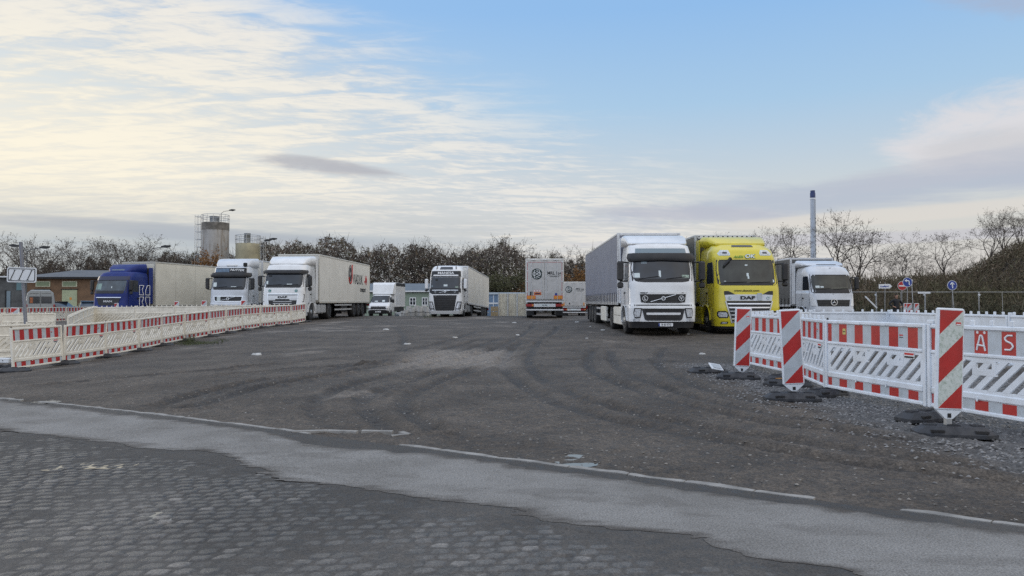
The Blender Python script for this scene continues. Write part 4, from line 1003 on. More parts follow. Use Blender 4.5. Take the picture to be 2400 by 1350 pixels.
# ---- white tractor with the grey-blue curtain trailer
def truck_curtain():
    r = start('semi_truck', 'white truck with black sun visor and long grey blue curtain trailer', (5.52, 26.45, tz(5.5, 28)), .006)
    sh = Shell(FH_ROWS); b = MB(); sh.body(b, 1.06, 3.40, 2.28, WHITE); cab = b.build('cab', r)
    b = MB(); Shell(FH_ROWS, .09).body(b, .49, 1.06, .82, WHITE, 6); Shell([(.2, 1.16, .06, .3), (.49, 1.2, .0, .3)], .09).body(b, .26, .49, .8, BLACK, 3)
    bump = b.build('bumper', r)
    b = MB(); sh.patch(b, [(1.07, -1.19, 1.19), (1.11, -1.19, 1.19)], DARK, .004, 16); sh.patch(b, [(1.50, -.86, .86), (1.58, -.86, .86)], ALU, .012, 12)
    sh.patch(b, [(1.17, -.60, .60), (1.20, -.80, .80), (1.49, -.84, .84)], BLACK, .014, 12); slats(b, sh, (1.24, 1.31, 1.38, 1.44), (.78, .79, .80, .81), DARK, .03, .024)
    iron_mark(b, sh, 1.34, .46, .13, .075, .04); b.text('VOLVO', .075, INK, FRONT(-.66, sh.fy(-.66, 1.54) - .022, 1.54) @ Matrix.Rotation(R(4), 4, 'Y'), .004, 1.35, .004); b.text('FH', .05, INK, FRONT(.72, sh.fy(.72, 1.54) - .022, 1.54), .004, 1.2)
    for x, l in ((-.66, 'L'), (.66, 'V')): ringdisc(b, x, sh.fy(x, 1.34) - .05, 1.34, .11, INK, WHITEINK, l, .15)
    b.build('upper_grille', cab)
    b = MB(); sh.patch(b, [(.53, -.60, .60), (.58, -.68, .68), (.97, -.78, .78)], BLACK, .014, 12); sh.patch(b, [(.74, -.58, .58), (.76, -.62, .62), (.82, -.62, .62)], WHITE, .035, 12)
    slats(b, sh, (.60, .66, .88, .93), (.58, .6, .64, .66), DARK, .03, .024); b.build('lower_grille', bump)
    for sx in (-1, 1):
        b = MB(); q = lambda a, c: (min(sx * a, sx * c), max(sx * a, sx * c))
        sh.patch(b, [(.62, *q(.84, 1.04)), (.80, *q(.80, 1.08)), (.985, *q(.78, 1.05))], DARK, .010, 6); sh.patch(b, [(.66, *q(.87, 1.03)), (.80, *q(.84, 1.06)), (.95, *q(.82, 1.02))], LAMP, .022, 6)
        for zz in (.75, .87): p = sh.pt(sx * .93, zz, .026); b.disc(p, sh.nrm(sx * .93, zz), .05, CHROME, 14, .03)
        sh.patch(b, [(.50, *q(.86, 1.08)), (.60, *q(.86, 1.10))], LAMP, .012, 5); b.build('headlight', bump)
    b = MB(); sh.patch(b, [(1.93, -.70, .70), (1.98, -1.10, 1.10), (2.45, -1.13, 1.13), (2.78, -1.08, 1.08)], BLACK, .006, 16, 2); sh.patch(b, [(2.05, -1.02, 1.02), (2.40, -1.05, 1.05), (2.74, -1.02, 1.02)], GLASS, .012, 16, 2)
    dash_papers(b, sh, [(-1.02, -.82, 2.10, 2.27, PAPER), (-.13, -.05, 2.12, 2.36, PAPER), (.72, .98, 2.10, 2.20, mat('papers on dashboard', (.30, .38, .32), .7, var=.6, vscale=30)), (-.75, -.55, 2.62, 2.70, PALEGL)]); b.build('windscreen', cab)
    wipers(cab, sh, 2.05, ((-.85, -.1, .10), (.15, .85, .08)))
    b = MB(); g = []
    for t, z, e in ((0, 2.72, .10), (.5, 2.82, .20), (1, 2.97, .12)): g.append([sh.pt(-1.13 + 2.26 * j / 16, z - (.04 * abs(j - 8) / 8 if t == 0 else 0), e * .8) for j in range(17)])
    b.sheet(g, BLACK, (0, .10, 0)); b.build('sun_visor', cab)
    b = MB(); sh.patch(b, [(2.98, -.95, .95), (3.2, -.92, .92)], PALEGL, .010, 14, 2); b.build('roof_window', cab)
    spoiler(cab, WHITE, [(.85, 1.0, 3.38, 3.42), (1.15, 1.12, 3.37, 3.50), (1.55, 1.19, 3.37, 3.74), (1.9, 1.22, 3.37, 3.80), (2.25, 1.22, 3.37, 3.82)])
    side_deflector(cab, WHITE2, 1.25, 2.3, 2.75, 1.15, 3.75)
    cab_sides(cab, sh, WHITE); mirrors(cab, sh); plate(bump, sh, .38, 'B 45 RTO', .08)
    tractor_rear(r, WHITE, skirts=CREAM); trailer(r, 'curtain', 2.85, side=CURTAIN, frame=ALU, z0=1.18, rear=True)
    b = MB(); b.cbox(-1.26, -1.14, 6.9, 8.8, .32, 1.0, CREAM, .03); b.build('tool_box', r)
truck_curtain()
# ---- yellow tractor
def truck_yellow():
    r = start('semi_truck', 'yellow truck with dark windscreen and chrome grille beside the white curtain truck', (8.92, 27.3, tz(8.9, 28)), .0)
    rows = [(.25, 1.20, .06, .34), (.55, 1.24, -.02, .34), (1.0, 1.25, -.03, .34), (1.7, 1.25, .03, .34), (1.85, 1.24, .07, .32), (2.8, 1.21, .36, .34), (2.9, 1.21, .38, .36), (3.2, 1.17, .56, .42), (3.42, 1.05, .90, .46), (3.50, .92, 1.25, .5)]
    sh = Shell(rows); b = MB(); sh.body(b, 1.02, 3.50, 2.42, YELLOW, 20); cab = b.build('cab', r)
    b = MB(); sh.body(b, .29, 1.02, .80, YELLOW, 6); Shell([(.2, 1.15, .1, .3), (.3, 1.18, .06, .3)]).body(b, .20, .29, .78, BLACK, 2); bump = b.build('bumper', r)
    b = MB(); sh.patch(b, [(1.83, -1.0, 1.0), (1.90, -1.12, 1.12), (2.4, -1.14, 1.14), (2.82, -1.10, 1.10)], BLACK, .006, 16, 2); sh.patch(b, [(1.93, -1.03, 1.03), (2.4, -1.05, 1.05), (2.77, -1.03, 1.03)], GLASSG, .012, 16, 2)
    dash_papers(b, sh, [(-.06, .04, 2.58, 2.63, PAPER), (-.03, .05, 2.18, 2.30, PAPER), (.0, .06, 2.08, 2.18, PAPER), (-.9, -.82, 1.98, 2.0, PAPER), (.95, 1.0, 1.95, 2.05, PAPER)]); b.build('windscreen', cab)
    wipers(cab, sh, 1.93, ((-.9, -.05, .03), (.05, .85, .03)))
    b = MB(); y = sh.fy(-.72, 2.75) - .16
    b.tube((-.62, y + .12, 2.88), (-.62, y - .02, 2.86), .04, .04, 6, BLACK); b.tube((-.62, y - .02, 2.86), (-.88, y - .02, 2.58), .065, .05, 8, BLACK); b.build('front_mirror', cab)
    b = MB(); 
    for sx in (-1, 1):
        q = lambda a, c: (min(sx * a, sx * c), max(sx * a, sx * c))
        sh.patch(b, [(2.98, *q(.58, .98)), (3.06, *q(.56, 1.03)), (3.20, *q(.62, .90))], PAPER, .012, 6); sh.patch(b, [(3.01, *q(.62, .94)), (3.07, *q(.60, .97)), (3.17, *q(.65, .86))], LAMP, .022, 6); sh.patch(b, [(3.05, *q(.68, .86)), (3.11, *q(.68, .84))], GLASS, .028, 4)
    b.build('roof_lamp', cab)
    b = MB(); sh.patch(b, [(3.33, -.42, .42), (3.41, -.38, .38)], GLASS, .012, 8); b.build('roof_window', cab)
    b = MB(); M = FRONT(-.02, sh.fy(0, 2.94) - .030, 2.95) @ Matrix.Rotation(R(-26), 4, 'X')
    b.text('ALEX', .13, GREENINK, M @ Matrix.Translation((-.26, -.02, 0)), .006, 1.15, .004, .3); b.text('OK', .23, TEAL, M @ Matrix.Translation((.17, .0, -.004)), .006, 1.15, .012, .2); b.text('OK', .215, WHITEINK, M @ Matrix.Translation((.17, .0, .004)), .006, 1.15, .004, .2)
    b.text('www.alexok.com', .105, INK, FRONT(-.08, sh.fy(-.08, 1.62) - .016, 1.635), .004, 1.3, .002); b.build('lettering', cab)
    b = MB()
    for sx in (-1, 1):
        q = lambda a, c: (min(sx * a, sx * c), max(sx * a, sx * c)); sh.patch(b, [(1.45, *q(.46, .90)), (1.50, *q(.52, .92)), (1.62, *q(.76, .92))], BLACK, .012, 6)
    sh.patch(b, [(1.25, -.86, .86), (1.47, -.90, .90), (1.49, -.5, .5)], WHITE2, .018, 14); b.text('DAF', .17, INK, FRONT(-.06, sh.fy(0, 1.36) - .036, 1.36), .006, 1.75, .008); b.box(.30, .48, sh.fy(.4, 1.4) - .045, sh.fy(.4, 1.4) - .02, 1.26, 1.54, GREYREF)
    for x in (-.72, .72): ringdisc(b, x, sh.fy(x, 1.36) - .03, 1.36, .065, WHITEINK, TEAL, 'L' if x < 0 else 'V', .08)
    sh.patch(b, [(.42, -.62, .62), (1.24, -.84, .84)], BLACK, .014, 14, 3)
    for k, z in enumerate((1.16, 1.02, .88, .74, .60, .48)):
        w_ = .62 + .22 * (z - .42) / .82; sh.patch(b, [(z - .045, -w_ + .04, w_ - .04), (z, -w_, w_)], CHROME if k < 3 else ALU, .034, 14)
    for sx in (-1, 1):
        g = [[sh.pt(sx * ((.62 + .23 * (z - .42) / .82) + dx), z, .03) for dx in (0, .05)] for z in (.42, .7, 1.0, 1.24)]; b.sheet(g, ALU, (0, .03, 0))
    b.build('grille', cab)
    for sx in (-1, 1):
        b = MB(); q = lambda a, c: (min(sx * a, sx * c), max(sx * a, sx * c))
        sh.patch(b, [(.60, *q(.80, 1.10)), (.68, *q(.76, 1.16)), (.82, *q(.80, 1.17)), (.87, *q(.88, 1.12))], DARK, .010, 7); sh.patch(b, [(.64, *q(.83, 1.08)), (.72, *q(.80, 1.13)), (.82, *q(.86, 1.12))], LAMP, .022, 7)
        sh.patch(b, [(.38, *q(.80, 1.06)), (.47, *q(.78, 1.02))], DARK, .010, 5); sh.patch(b, [(.40, *q(.84, 1.02)), (.45, *q(.82, .98))], LAMP, .018, 5); b.build('headlight', bump)
    spoiler(cab, YELLOW, [(1.05, .96, 3.44, 3.50), (1.35, 1.08, 3.42, 3.66), (1.75, 1.16, 3.42, 3.80), (2.38, 1.22, 3.42, 3.86)])
    side_deflector(cab, YELLOW, 1.24, 2.44, 2.95, 1.2, 3.75)
    cab_sides(cab, sh, YELLOW, 1.92, 2.74, .40, 1.30); mirrors(cab, sh, None, 2.02, 2.70, .26, .35, (1.80, 1.98), left=False)
    tractor_rear(r, YELLOW, skirts=YELLOW); trailer(r, 'curtain', 3.0, side=OLIVE, face=DCURTAIN, frame=mat('weathered trailer frame', (.40, .42, .43), .5, .4, var=.2, vscale=4), z0=1.18, boxcol=DCURTAIN, roof_face=ALU)
    b = MB()
    for k in range(12): b.disc((-1.1 + .2 * k, 2.985, 3.93), (0, -1, 0), .035, DARK, 12)
    b.build('marker_hole', r)
truck_yellow()
# ---- white tractor with the star
def truck_star():
    r = start('semi_truck', 'white truck with star grille and dark grey curtain trailer, behind the right fence', (17.75, 40.0, tz(17.7, 41) - .02), .0)
    rows = [(.3, 1.20, .0, .36), (.9, 1.22, -.03, .36), (1.5, 1.22, .04, .36), (1.9, 1.22, .10, .36), (2.85, 1.19, .36, .38), (3.0, 1.18, .42, .42), (3.25, 1.10, .62, .5), (3.40, .92, .95, .56), (3.46, .80, 1.3, .56)]
    sh = Shell(rows); b = MB(); sh.body(b, 1.06, 3.46, 2.30, WHITE2, 20); cab = b.build('cab', r)
    b = MB(); sh.body(b, .3, 1.06, .8, WHITE2, 5); bump = b.build('bumper', r)
    b = MB(); sh.patch(b, [(1.82, -1.02, 1.02), (1.90, -1.14, 1.14), (2.86, -1.12, 1.12)], BLACK, .006, 16, 3); sh.patch(b, [(2.05, -1.06, 1.06), (2.4, -1.08, 1.08), (2.80, -1.06, 1.06)], GLASSG, .012, 16, 2)
    dash_papers(b, sh, [(-.92, -.70, 2.12, 2.24, PAPER), (-.66, -.48, 2.13, 2.21, PAPER), (.0, .9, 2.09, 2.15, mat('clutter on dashboard', (.10, .10, .08), .7, var=.8, vscale=25))]); b.build('windscreen', cab)
    wipers(cab, sh, 2.03, ((-.9, -.1, .06), (.05, .85, .06)))
    b = MB(); sh.patch(b, [(1.10, -.86, .86), (1.46, -.92, .92)], BLACK, .012, 14); slats(b, sh, (1.16, 1.25, 1.34), (.84, .87, .89), DARK, .03, .024); y = sh.fy(0, 1.32) - .05
    b.disc((0, y, 1.33), (0, -1, 0), .185, CHROME, 28, .155, .02)
    for k in range(3):
        a = math.pi / 2 + k * 2 * math.pi / 3; p = Vector((math.cos(a), 0, math.sin(a))); t = Vector((-p.z, 0, p.x)); c = Vector((0, y - .02, 1.33)); b.add([c + t * .03, c + p * .165, c - t * .03, c + Vector((0, -.02, 0))], [(0, 1, 3), (1, 2, 3), (0, 3, 2)], CHROME)
    b.disc((0, sh.fy(0, 1.78) - .01, 1.78), (0, -1, 0), .022, DARK, 10); b.build('grille', cab)
    for sx in (-1, 1):
        b = MB(); q = lambda a, c: (min(sx * a, sx * c), max(sx * a, sx * c)); sh.patch(b, [(1.12, *q(.92, 1.16)), (1.45, *q(1.0, 1.19)), (1.80, *q(1.12, 1.20))], WHITE, .022, 5); b.build('corner_vane', cab)
        b = MB(); sh.patch(b, [(.62, *q(.80, 1.12)), (.85, *q(.76, 1.14))], LAMP, .014, 6); b.build('headlight', bump)
    spoiler(cab, WHITE2, [(1.15, 1.02, 3.40, 3.44), (1.45, 1.16, 3.36, 3.56), (2.3, 1.24, 3.34, 3.74)])
    b = MB(); b.path([sh.pt(-.55 + 1.1 * k / 5, 3.40, .05) for k in range(6)], .018, 5, DARK); b.disc(sh.pt(.05, 3.22, .03), (0, -1, .5), .03, DARK, 10); b.build('roof_rail', cab)
    side_deflector(cab, WHITE2, 1.24, 2.32, 2.8, 1.2, 3.6)
    cab_sides(cab, sh, WHITE2, 2.0, 2.78); mirrors(cab, sh, None, 2.05, 2.74, .24, .4, None, left=False)
    tractor_rear(r, WHITE2); trailer(r, 'curtain', 2.9, side=DCURTAIN, face=DCURTAIN, frame=mat('white trailer rail', (.55, .57, .60), .45, .2, var=.1), z0=1.15, boxcol=DCURTAIN, z1=3.95)
truck_star()
# ---- refrigerated trailer with lettering, white tractor
def truck_viaduct():
    xf, d = -13.1, 41.4
    r = start('semi_truck', 'white truck with lettered cream trailer, third of the left group', (xf, d, tz(xf, d + 2)), .03, math.atan2(tz(-11.5, 56) - tz(xf, 43), 13) * .6)
    rows = [(.3, 1.20, .0, .34), (.9, 1.24, -.03, .34), (1.55, 1.24, .03, .34), (1.9, 1.23, .08, .32), (2.72, 1.20, .32, .34), (2.95, 1.19, .40, .36), (3.20, 1.16, .55, .42), (3.32, 1.08, .80, .46)]
    sh = Shell(rows); b = MB(); sh.body(b, 1.06, 3.32, 2.28, WHITE, 18); cab = b.build('cab', r)
    b = MB(); sh.body(b, .3, 1.06, .8, WHITE, 5); bump = b.build('bumper', r)
    b = MB(); sh.patch(b, [(1.92, -1.0, 1.0), (1.98, -1.13, 1.13), (2.75, -1.11, 1.11)], BLACK, .006, 16, 3); sh.patch(b, [(2.08, -1.05, 1.05), (2.4, -1.07, 1.07), (2.70, -1.06, 1.06)], GLASS, .012, 16, 2)
    dash_papers(b, sh, [(-1.0, -.90, 2.12, 2.3, PAPER), (.2, .5, 2.1, 2.14, PAPER), (-.9, -.7, 2.55, 2.63, DARK)]); b.build('windscreen', cab)
    wipers(cab, sh, 2.05, ((-.9, -.1, .05), (.05, .85, .05)))
    b = MB(); g = [[sh.pt(-1.16 + 2.32 * j / 16, z, e) for j in range(17)] for z, e in ((2.70, .14), (2.80, .20), (2.92, .10))]; b.sheet(g, BLACK, (0, .1, 0)); b.build('sun_visor', cab)
    b = MB(); sh.patch(b, [(.72, -.80, .80), (1.58, -.90, .90)], CHROME, .010, 14, 3); sh.patch(b, [(.75, -.77, .77), (1.53, -.86, .86)], BLACK, .018, 14, 3); sh.patch(b, [(1.27, -.84, .84), (1.48, -.85, .85)], ALU, .028, 14)
    sh.patch(b, [(1.20, -.84, -.42), (1.26, -.84, -.40)], ALU, .028, 8); sh.patch(b, [(1.20, .42, .84), (1.26, .40, .84)], ALU, .028, 8)
    for z in (1.14, 1.03, .92, .82): sh.patch(b, [(z - .025, -.52, .52), (z, -.56, .56)], ALU, .03, 10)
    b.text('DAF', .15, INK, FRONT(0, sh.fy(0, 1.37) - .042, 1.375), .005, 1.9, .008); b.build('grille', cab)
    b = MB()
    for x, l in ((-.76, 'L'), (.76, 'V')): ringdisc(b, x, sh.fy(x, 1.74) - .012, 1.74, .09, TEAL, PAPER, l, .12)
    b.build('sticker', cab)
    for sx in (-1, 1):
        b = MB(); q = lambda a, c: (min(sx * a, sx * c), max(sx * a, sx * c)); sh.patch(b, [(1.10, *q(1.10, 1.18)), (1.55, *q(1.14, 1.20))], DARK, .006, 3); sh.patch(b, [(1.13, *q(1.08, 1.15)), (1.52, *q(1.12, 1.17))], WHITE, .014, 3); b.build('corner_vane', cab)
        b = MB(); sh.patch(b, [(.55, *q(.80, 1.12)), (.82, *q(.76, 1.14))], LAMP, .014, 6); b.build('headlight', bump)
    spoiler(cab, WHITE, [(.72, .95, 3.28, 3.34), (1.0, 1.12, 3.28, 3.58), (1.5, 1.2, 3.28, 3.78), (2.25, 1.24, 3.28, 3.84)])
    side_deflector(cab, WHITE, 1.24, 2.3, 2.72, 1.2, 3.7)
    cab_sides(cab, sh, WHITE); mirrors(cab, sh, None, 2.02, 2.62, .24, .42, (1.74, 1.96))
    tractor_rear(r, WHITE, tank=ALU)
    tr = trailer(r, 'reefer', 2.85, side=WREEFER, frame=mat('reefer edge trim', (.58, .57, .52), .45, .2, var=.08), z0=1.12, z1=4.02)
    b = MB(); b.cbox(-.9, .9, 2.35, 2.84, 2.6, 3.7, BLACK, .05); b.build('cooling_unit', r)
    b = MB(); MS = lambda y, z: Matrix.Translation((1.262, y, z)) @ Matrix.Rotation(math.pi / 2, 4, 'Z') @ Matrix.Rotation(math.pi / 2, 4, 'X')
    b.text('VIADUK', 1.02, INK, MS(12.6, 2.72), .006, .80, .004); b.text('-M', 1.02, REDINK, MS(15.05, 2.72), .006, .85, .006); b.text('transport', .52, INK, MS(14.2, 2.02), .006, .9, .012)
    c = Vector((1.264, 10.35, 3.05)); b.T = Matrix.Translation(c) @ Matrix.Diagonal((1, .75, 1, 1))
    b.disc((0, 0, 0), (1, 0, 0), .68, INK, 30, 0, .004); b.disc((.005, 0, 0), (1, 0, 0), .62, mat('grey lettering', (.30, .29, .28), .6), 26, .50)
    for k in range(3): b.disc((.007, -.22 + .22 * k, .1 - .1 * (k == 1)), (1, 0, 0), .13, mat('grey lettering', (0, 0, 0)), 14)
    a = [(.64 * math.cos(t), .64 * math.sin(t)) for t in [R(200) + R(150) * k / 10 for k in range(11)]]
    for p, q in zip(a[:-1], a[1:]): b.tube((.012, p[0], p[1]), (.012, q[0], q[1]), .042, .042, 5, REDINK)
    b.tube((.012, .52, -.1), (.012, .60, .72), .05, .05, 5, REDINK); b.T = None
    b.build('trailer_lettering', r)
truck_viaduct()
# ---- left white tractor with a dark name board
def truck_nameboard():
    xf, d = -18.35, 46.8
    r = start('semi_truck', 'white truck with dark name board above its visor, right of the blue truck', (xf, d, tz(xf, d + 2)), .0)
    rows = [(a, b_, c, e) for a, b_, c, e in FH_ROWS[:-2]] + [(3.42, 1.14, .56, .36), (3.52, 1.06, .85, .42)]
    sh = Shell(rows); b = MB(); sh.body(b, 1.06, 3.52, 2.28, WHITE2, 18); cab = b.build('cab', r)
    b = MB(); sh.body(b, .3, 1.06, .8, WHITE2, 5); bump = b.build('bumper', r)
    b = MB(); sh.patch(b, [(1.95, -.9, .9), (2.0, -1.12, 1.12), (2.80, -1.10, 1.10)], BLACK, .006, 16, 3); sh.patch(b, [(2.10, -1.05, 1.05), (2.76, -1.04, 1.04)], GLASS, .012, 16, 3)
    dash_papers(b, sh, [(-1.02, -.80, 2.15, 2.42, PAPER), (.15, .5, 2.13, 2.17, PAPER)]); b.build('windscreen', cab)
    wipers(cab, sh, 2.08, ((-.85, -.1, .08), (.15, .85, .08)))
    b = MB(); g = [[sh.pt(-1.16 + 2.32 * j / 16, z, e) for j in range(17)] for z, e in ((2.74, .12), (2.86, .22), (3.04, .12))]; b.sheet(g, BLACK, (0, .1, 0)); b.build('sun_visor', cab)
    b = MB(); sh.patch(b, [(3.07, -1.02, 1.02), (3.38, -.98, .98)], INK, .014, 14, 2); sh.patch(b, [(3.10, -.98, -.08), (3.34, -.95, -.08)], mat('faded name board', (.10, .16, .24), .3, var=.3, vscale=4), .020, 10, 2)
    b.text('NUTTER', .20, WHITEINK, FRONT(.42, sh.fy(.42, 3.25) - .05, 3.24) @ Matrix.Rotation(R(-22), 4, 'X') @ Matrix.Rotation(R(6), 4, 'Y'), .004, 1.15, .004, .25); b.build('name_board', cab)
    b = MB(); sh.patch(b, [(1.18, -.80, .80), (1.24, -.90, .90), (1.55, -.94, .94)], CHROME, .010, 12); sh.patch(b, [(1.22, -.78, .78), (1.27, -.86, .86), (1.51, -.89, .89)], BLACK, .018, 12); iron_mark(b, sh, 1.37, .46, .12, .09, .035); b.box(-.70, -.48, sh.fy(-.6, 1.36) - .045, sh.fy(-.6, 1.36) - .02, 1.22, 1.50, PAPER); b.build('upper_grille', cab)
    b = MB(); sh.patch(b, [(.5, -.7, .7), (.95, -.80, .80)], BLACK, .012, 12); b.build('lower_grille', bump)
    for sx in (-1, 1):
        b = MB(); q = lambda a, c: (min(sx * a, sx * c), max(sx * a, sx * c)); sh.patch(b, [(.62, *q(.88, 1.04)), (1.02, *q(.86, 1.12))], LAMP, .014, 5); b.build('headlight', bump)
    spoiler(cab, WHITE2, [(.7, .95, 3.46, 3.52), (.95, 1.10, 3.44, 3.78), (1.4, 1.20, 3.44, 4.0), (2.25, 1.24, 3.44, 4.08)])
    b = MB(); b.cbox(-.35, .35, .62, .9, 3.50, 3.62, WHITE, .03); b.build('roof_lamp', cab)
    cab_sides(cab, sh, WHITE2); mirrors(cab, sh, None, 2.0, 2.72, .26, .42, None); b = MB(); b.cbox(.85, 1.1, .35, .5, 3.45, 3.72, DARK, .04); b.build('front_mirror', cab)
    tractor_rear(r, WHITE2); trailer(r, 'reefer', 2.9, side=WREEFER, z0=1.12, z1=4.0)
truck_nameboard()
# ---- blue tractor with cream trailer
def truck_blue():
    xf, d = -25.75, 46.2
    r = start('semi_truck', 'dark blue truck with cream box trailer, leftmost of the parked trucks', (xf, d, tz(xf, d + 2)), .17)
    rows = [(.3, 1.20, .02, .34), (.9, 1.24, -.04, .34), (1.1, 1.22, .02, .32), (1.9, 1.22, .09, .32), (2.70, 1.19, .33, .34), (2.95, 1.18, .42, .38), (3.18, 1.12, .58, .46), (3.28, 1.0, .85, .5)]
    sh = Shell(rows); b = MB(); sh.body(b, 1.06, 3.28, 2.28, BLUE, 18); cab = b.build('cab', r)
    b = MB(); sh.body(b, .3, 1.06, .8, BLUE, 5); bump = b.build('bumper', r)
    b = MB(); sh.patch(b, [(1.86, -.95, .95), (1.92, -1.12, 1.12), (2.72, -1.10, 1.10)], BLACK, .006, 16, 3); sh.patch(b, [(2.04, -1.05, 1.05), (2.68, -1.04, 1.04)], mat('blue grey glass', (.045, .065, .085), .08, spec=.7, var=.4, vscale=2), .012, 16, 3)
    dash_papers(b, sh, [(-1.0, -.62, 2.12, 2.50, mat('pale green sign', (.25, .36, .33), .6)), (.1, .16, 2.2, 2.32, PAPER)]); b.build('windscreen', cab)
    b = MB(); sh.patch(b, [(2.72, -1.12, 1.12), (2.96, -1.10, 1.10)], mat('dark blue visor', (.008, .012, .05), .3, coat=.4), .03, 16, 2); b.build('sun_visor', cab)
    b = MB(); g = [[sh.pt(-.88 + 1.76 * j / 12, z, .04) for j in range(13)] for z in (1.585, 1.63)]; b.sheet(g, CHROME, (0, .03, 0)); sh.patch(b, [(1.10, -.62, .62), (1.18, -.70, .70), (1.56, -.82, .82)], BLACK, .02, 12); b.text('MAN', .17, ALU, FRONT(0, sh.fy(0, 1.37) - .036, 1.36), .006, 1.7, .006)
    sh.patch(b, [(.62, -.55, .55), (.95, -.62, .62)], BLACK, .012, 10); slats(b, sh, (.68, .76, .84), (.55, .57, .59), DARK, .03, .02); b.build('grille', cab)
    for sx in (-1, 1):
        b = MB(); q = lambda a, c: (min(sx * a, sx * c), max(sx * a, sx * c)); sh.patch(b, [(.62, *q(.76, 1.14)), (.82, *q(.84, 1.18)), (.90, *q(.95, 1.14))], LAMP, .014, 6); b.build('headlight', bump)
    spoiler(cab, BLUE, [(.85, .55, 3.24, 3.30), (1.15, .86, 3.24, 3.58), (1.6, 1.0, 3.24, 3.78), (2.25, 1.10, 3.24, 3.84)])
    b = MB(); b.box(-.45, .45, .93, .95, 3.33, 3.45, PALEGL); b.build('roof_window', cab)
    b = MB(); m = WHITEINK
    def line(pts, w_=.022):
        for p, q in zip(pts[:-1], pts[1:]): b.tube((1.236, p[0], p[1]), (1.236, q[0], q[1]), w_, w_, 4, m)
    for y0 in (1.35, 1.95):
        s = .5; flip = y0 > 1.6
        for z0, up in ((1.78, 1), (1.02, -1)):
            pts = [(0, 0), (0, .62), (.42, .62), (.25, .34), (.42, .0), (0, 0)] if not flip else [(.0, .0), (.0, .28), (.16, .62), (.42, .62), (.42, .0), (.0, .0)]
            line([(y0 + p[0], z0 + (p[1] if up > 0 else .62 - p[1])) for p in pts])
        for k in range(3): b.box(1.226, 1.236, y0 + .04, y0 + .36, 1.92 + .14 * k, 1.95 + .14 * k, SIGNBLUE)
    b.build('side_lettering', cab)
    cab_sides(cab, sh, BLUE); mirrors(cab, sh, None, 2.05, 2.72, .20, .35, (1.80, 2.0))
    side_deflector(cab, BLUE, 1.23, 2.3, 2.7, 1.2, 3.6)
    tractor_rear(r, BLUE, tank=DARK); trailer(r, 'reefer', 2.85, side=REEFER, frame=mat('aged alloy trim', (.45, .44, .40), .5, .3, var=.15), z0=1.08, z1=4.04)
    b = MB(); b.cbox(-.9, .9, 2.40, 2.84, 2.3, 3.6, DARK, .05); b.build('cooling_unit', r)
truck_blue()
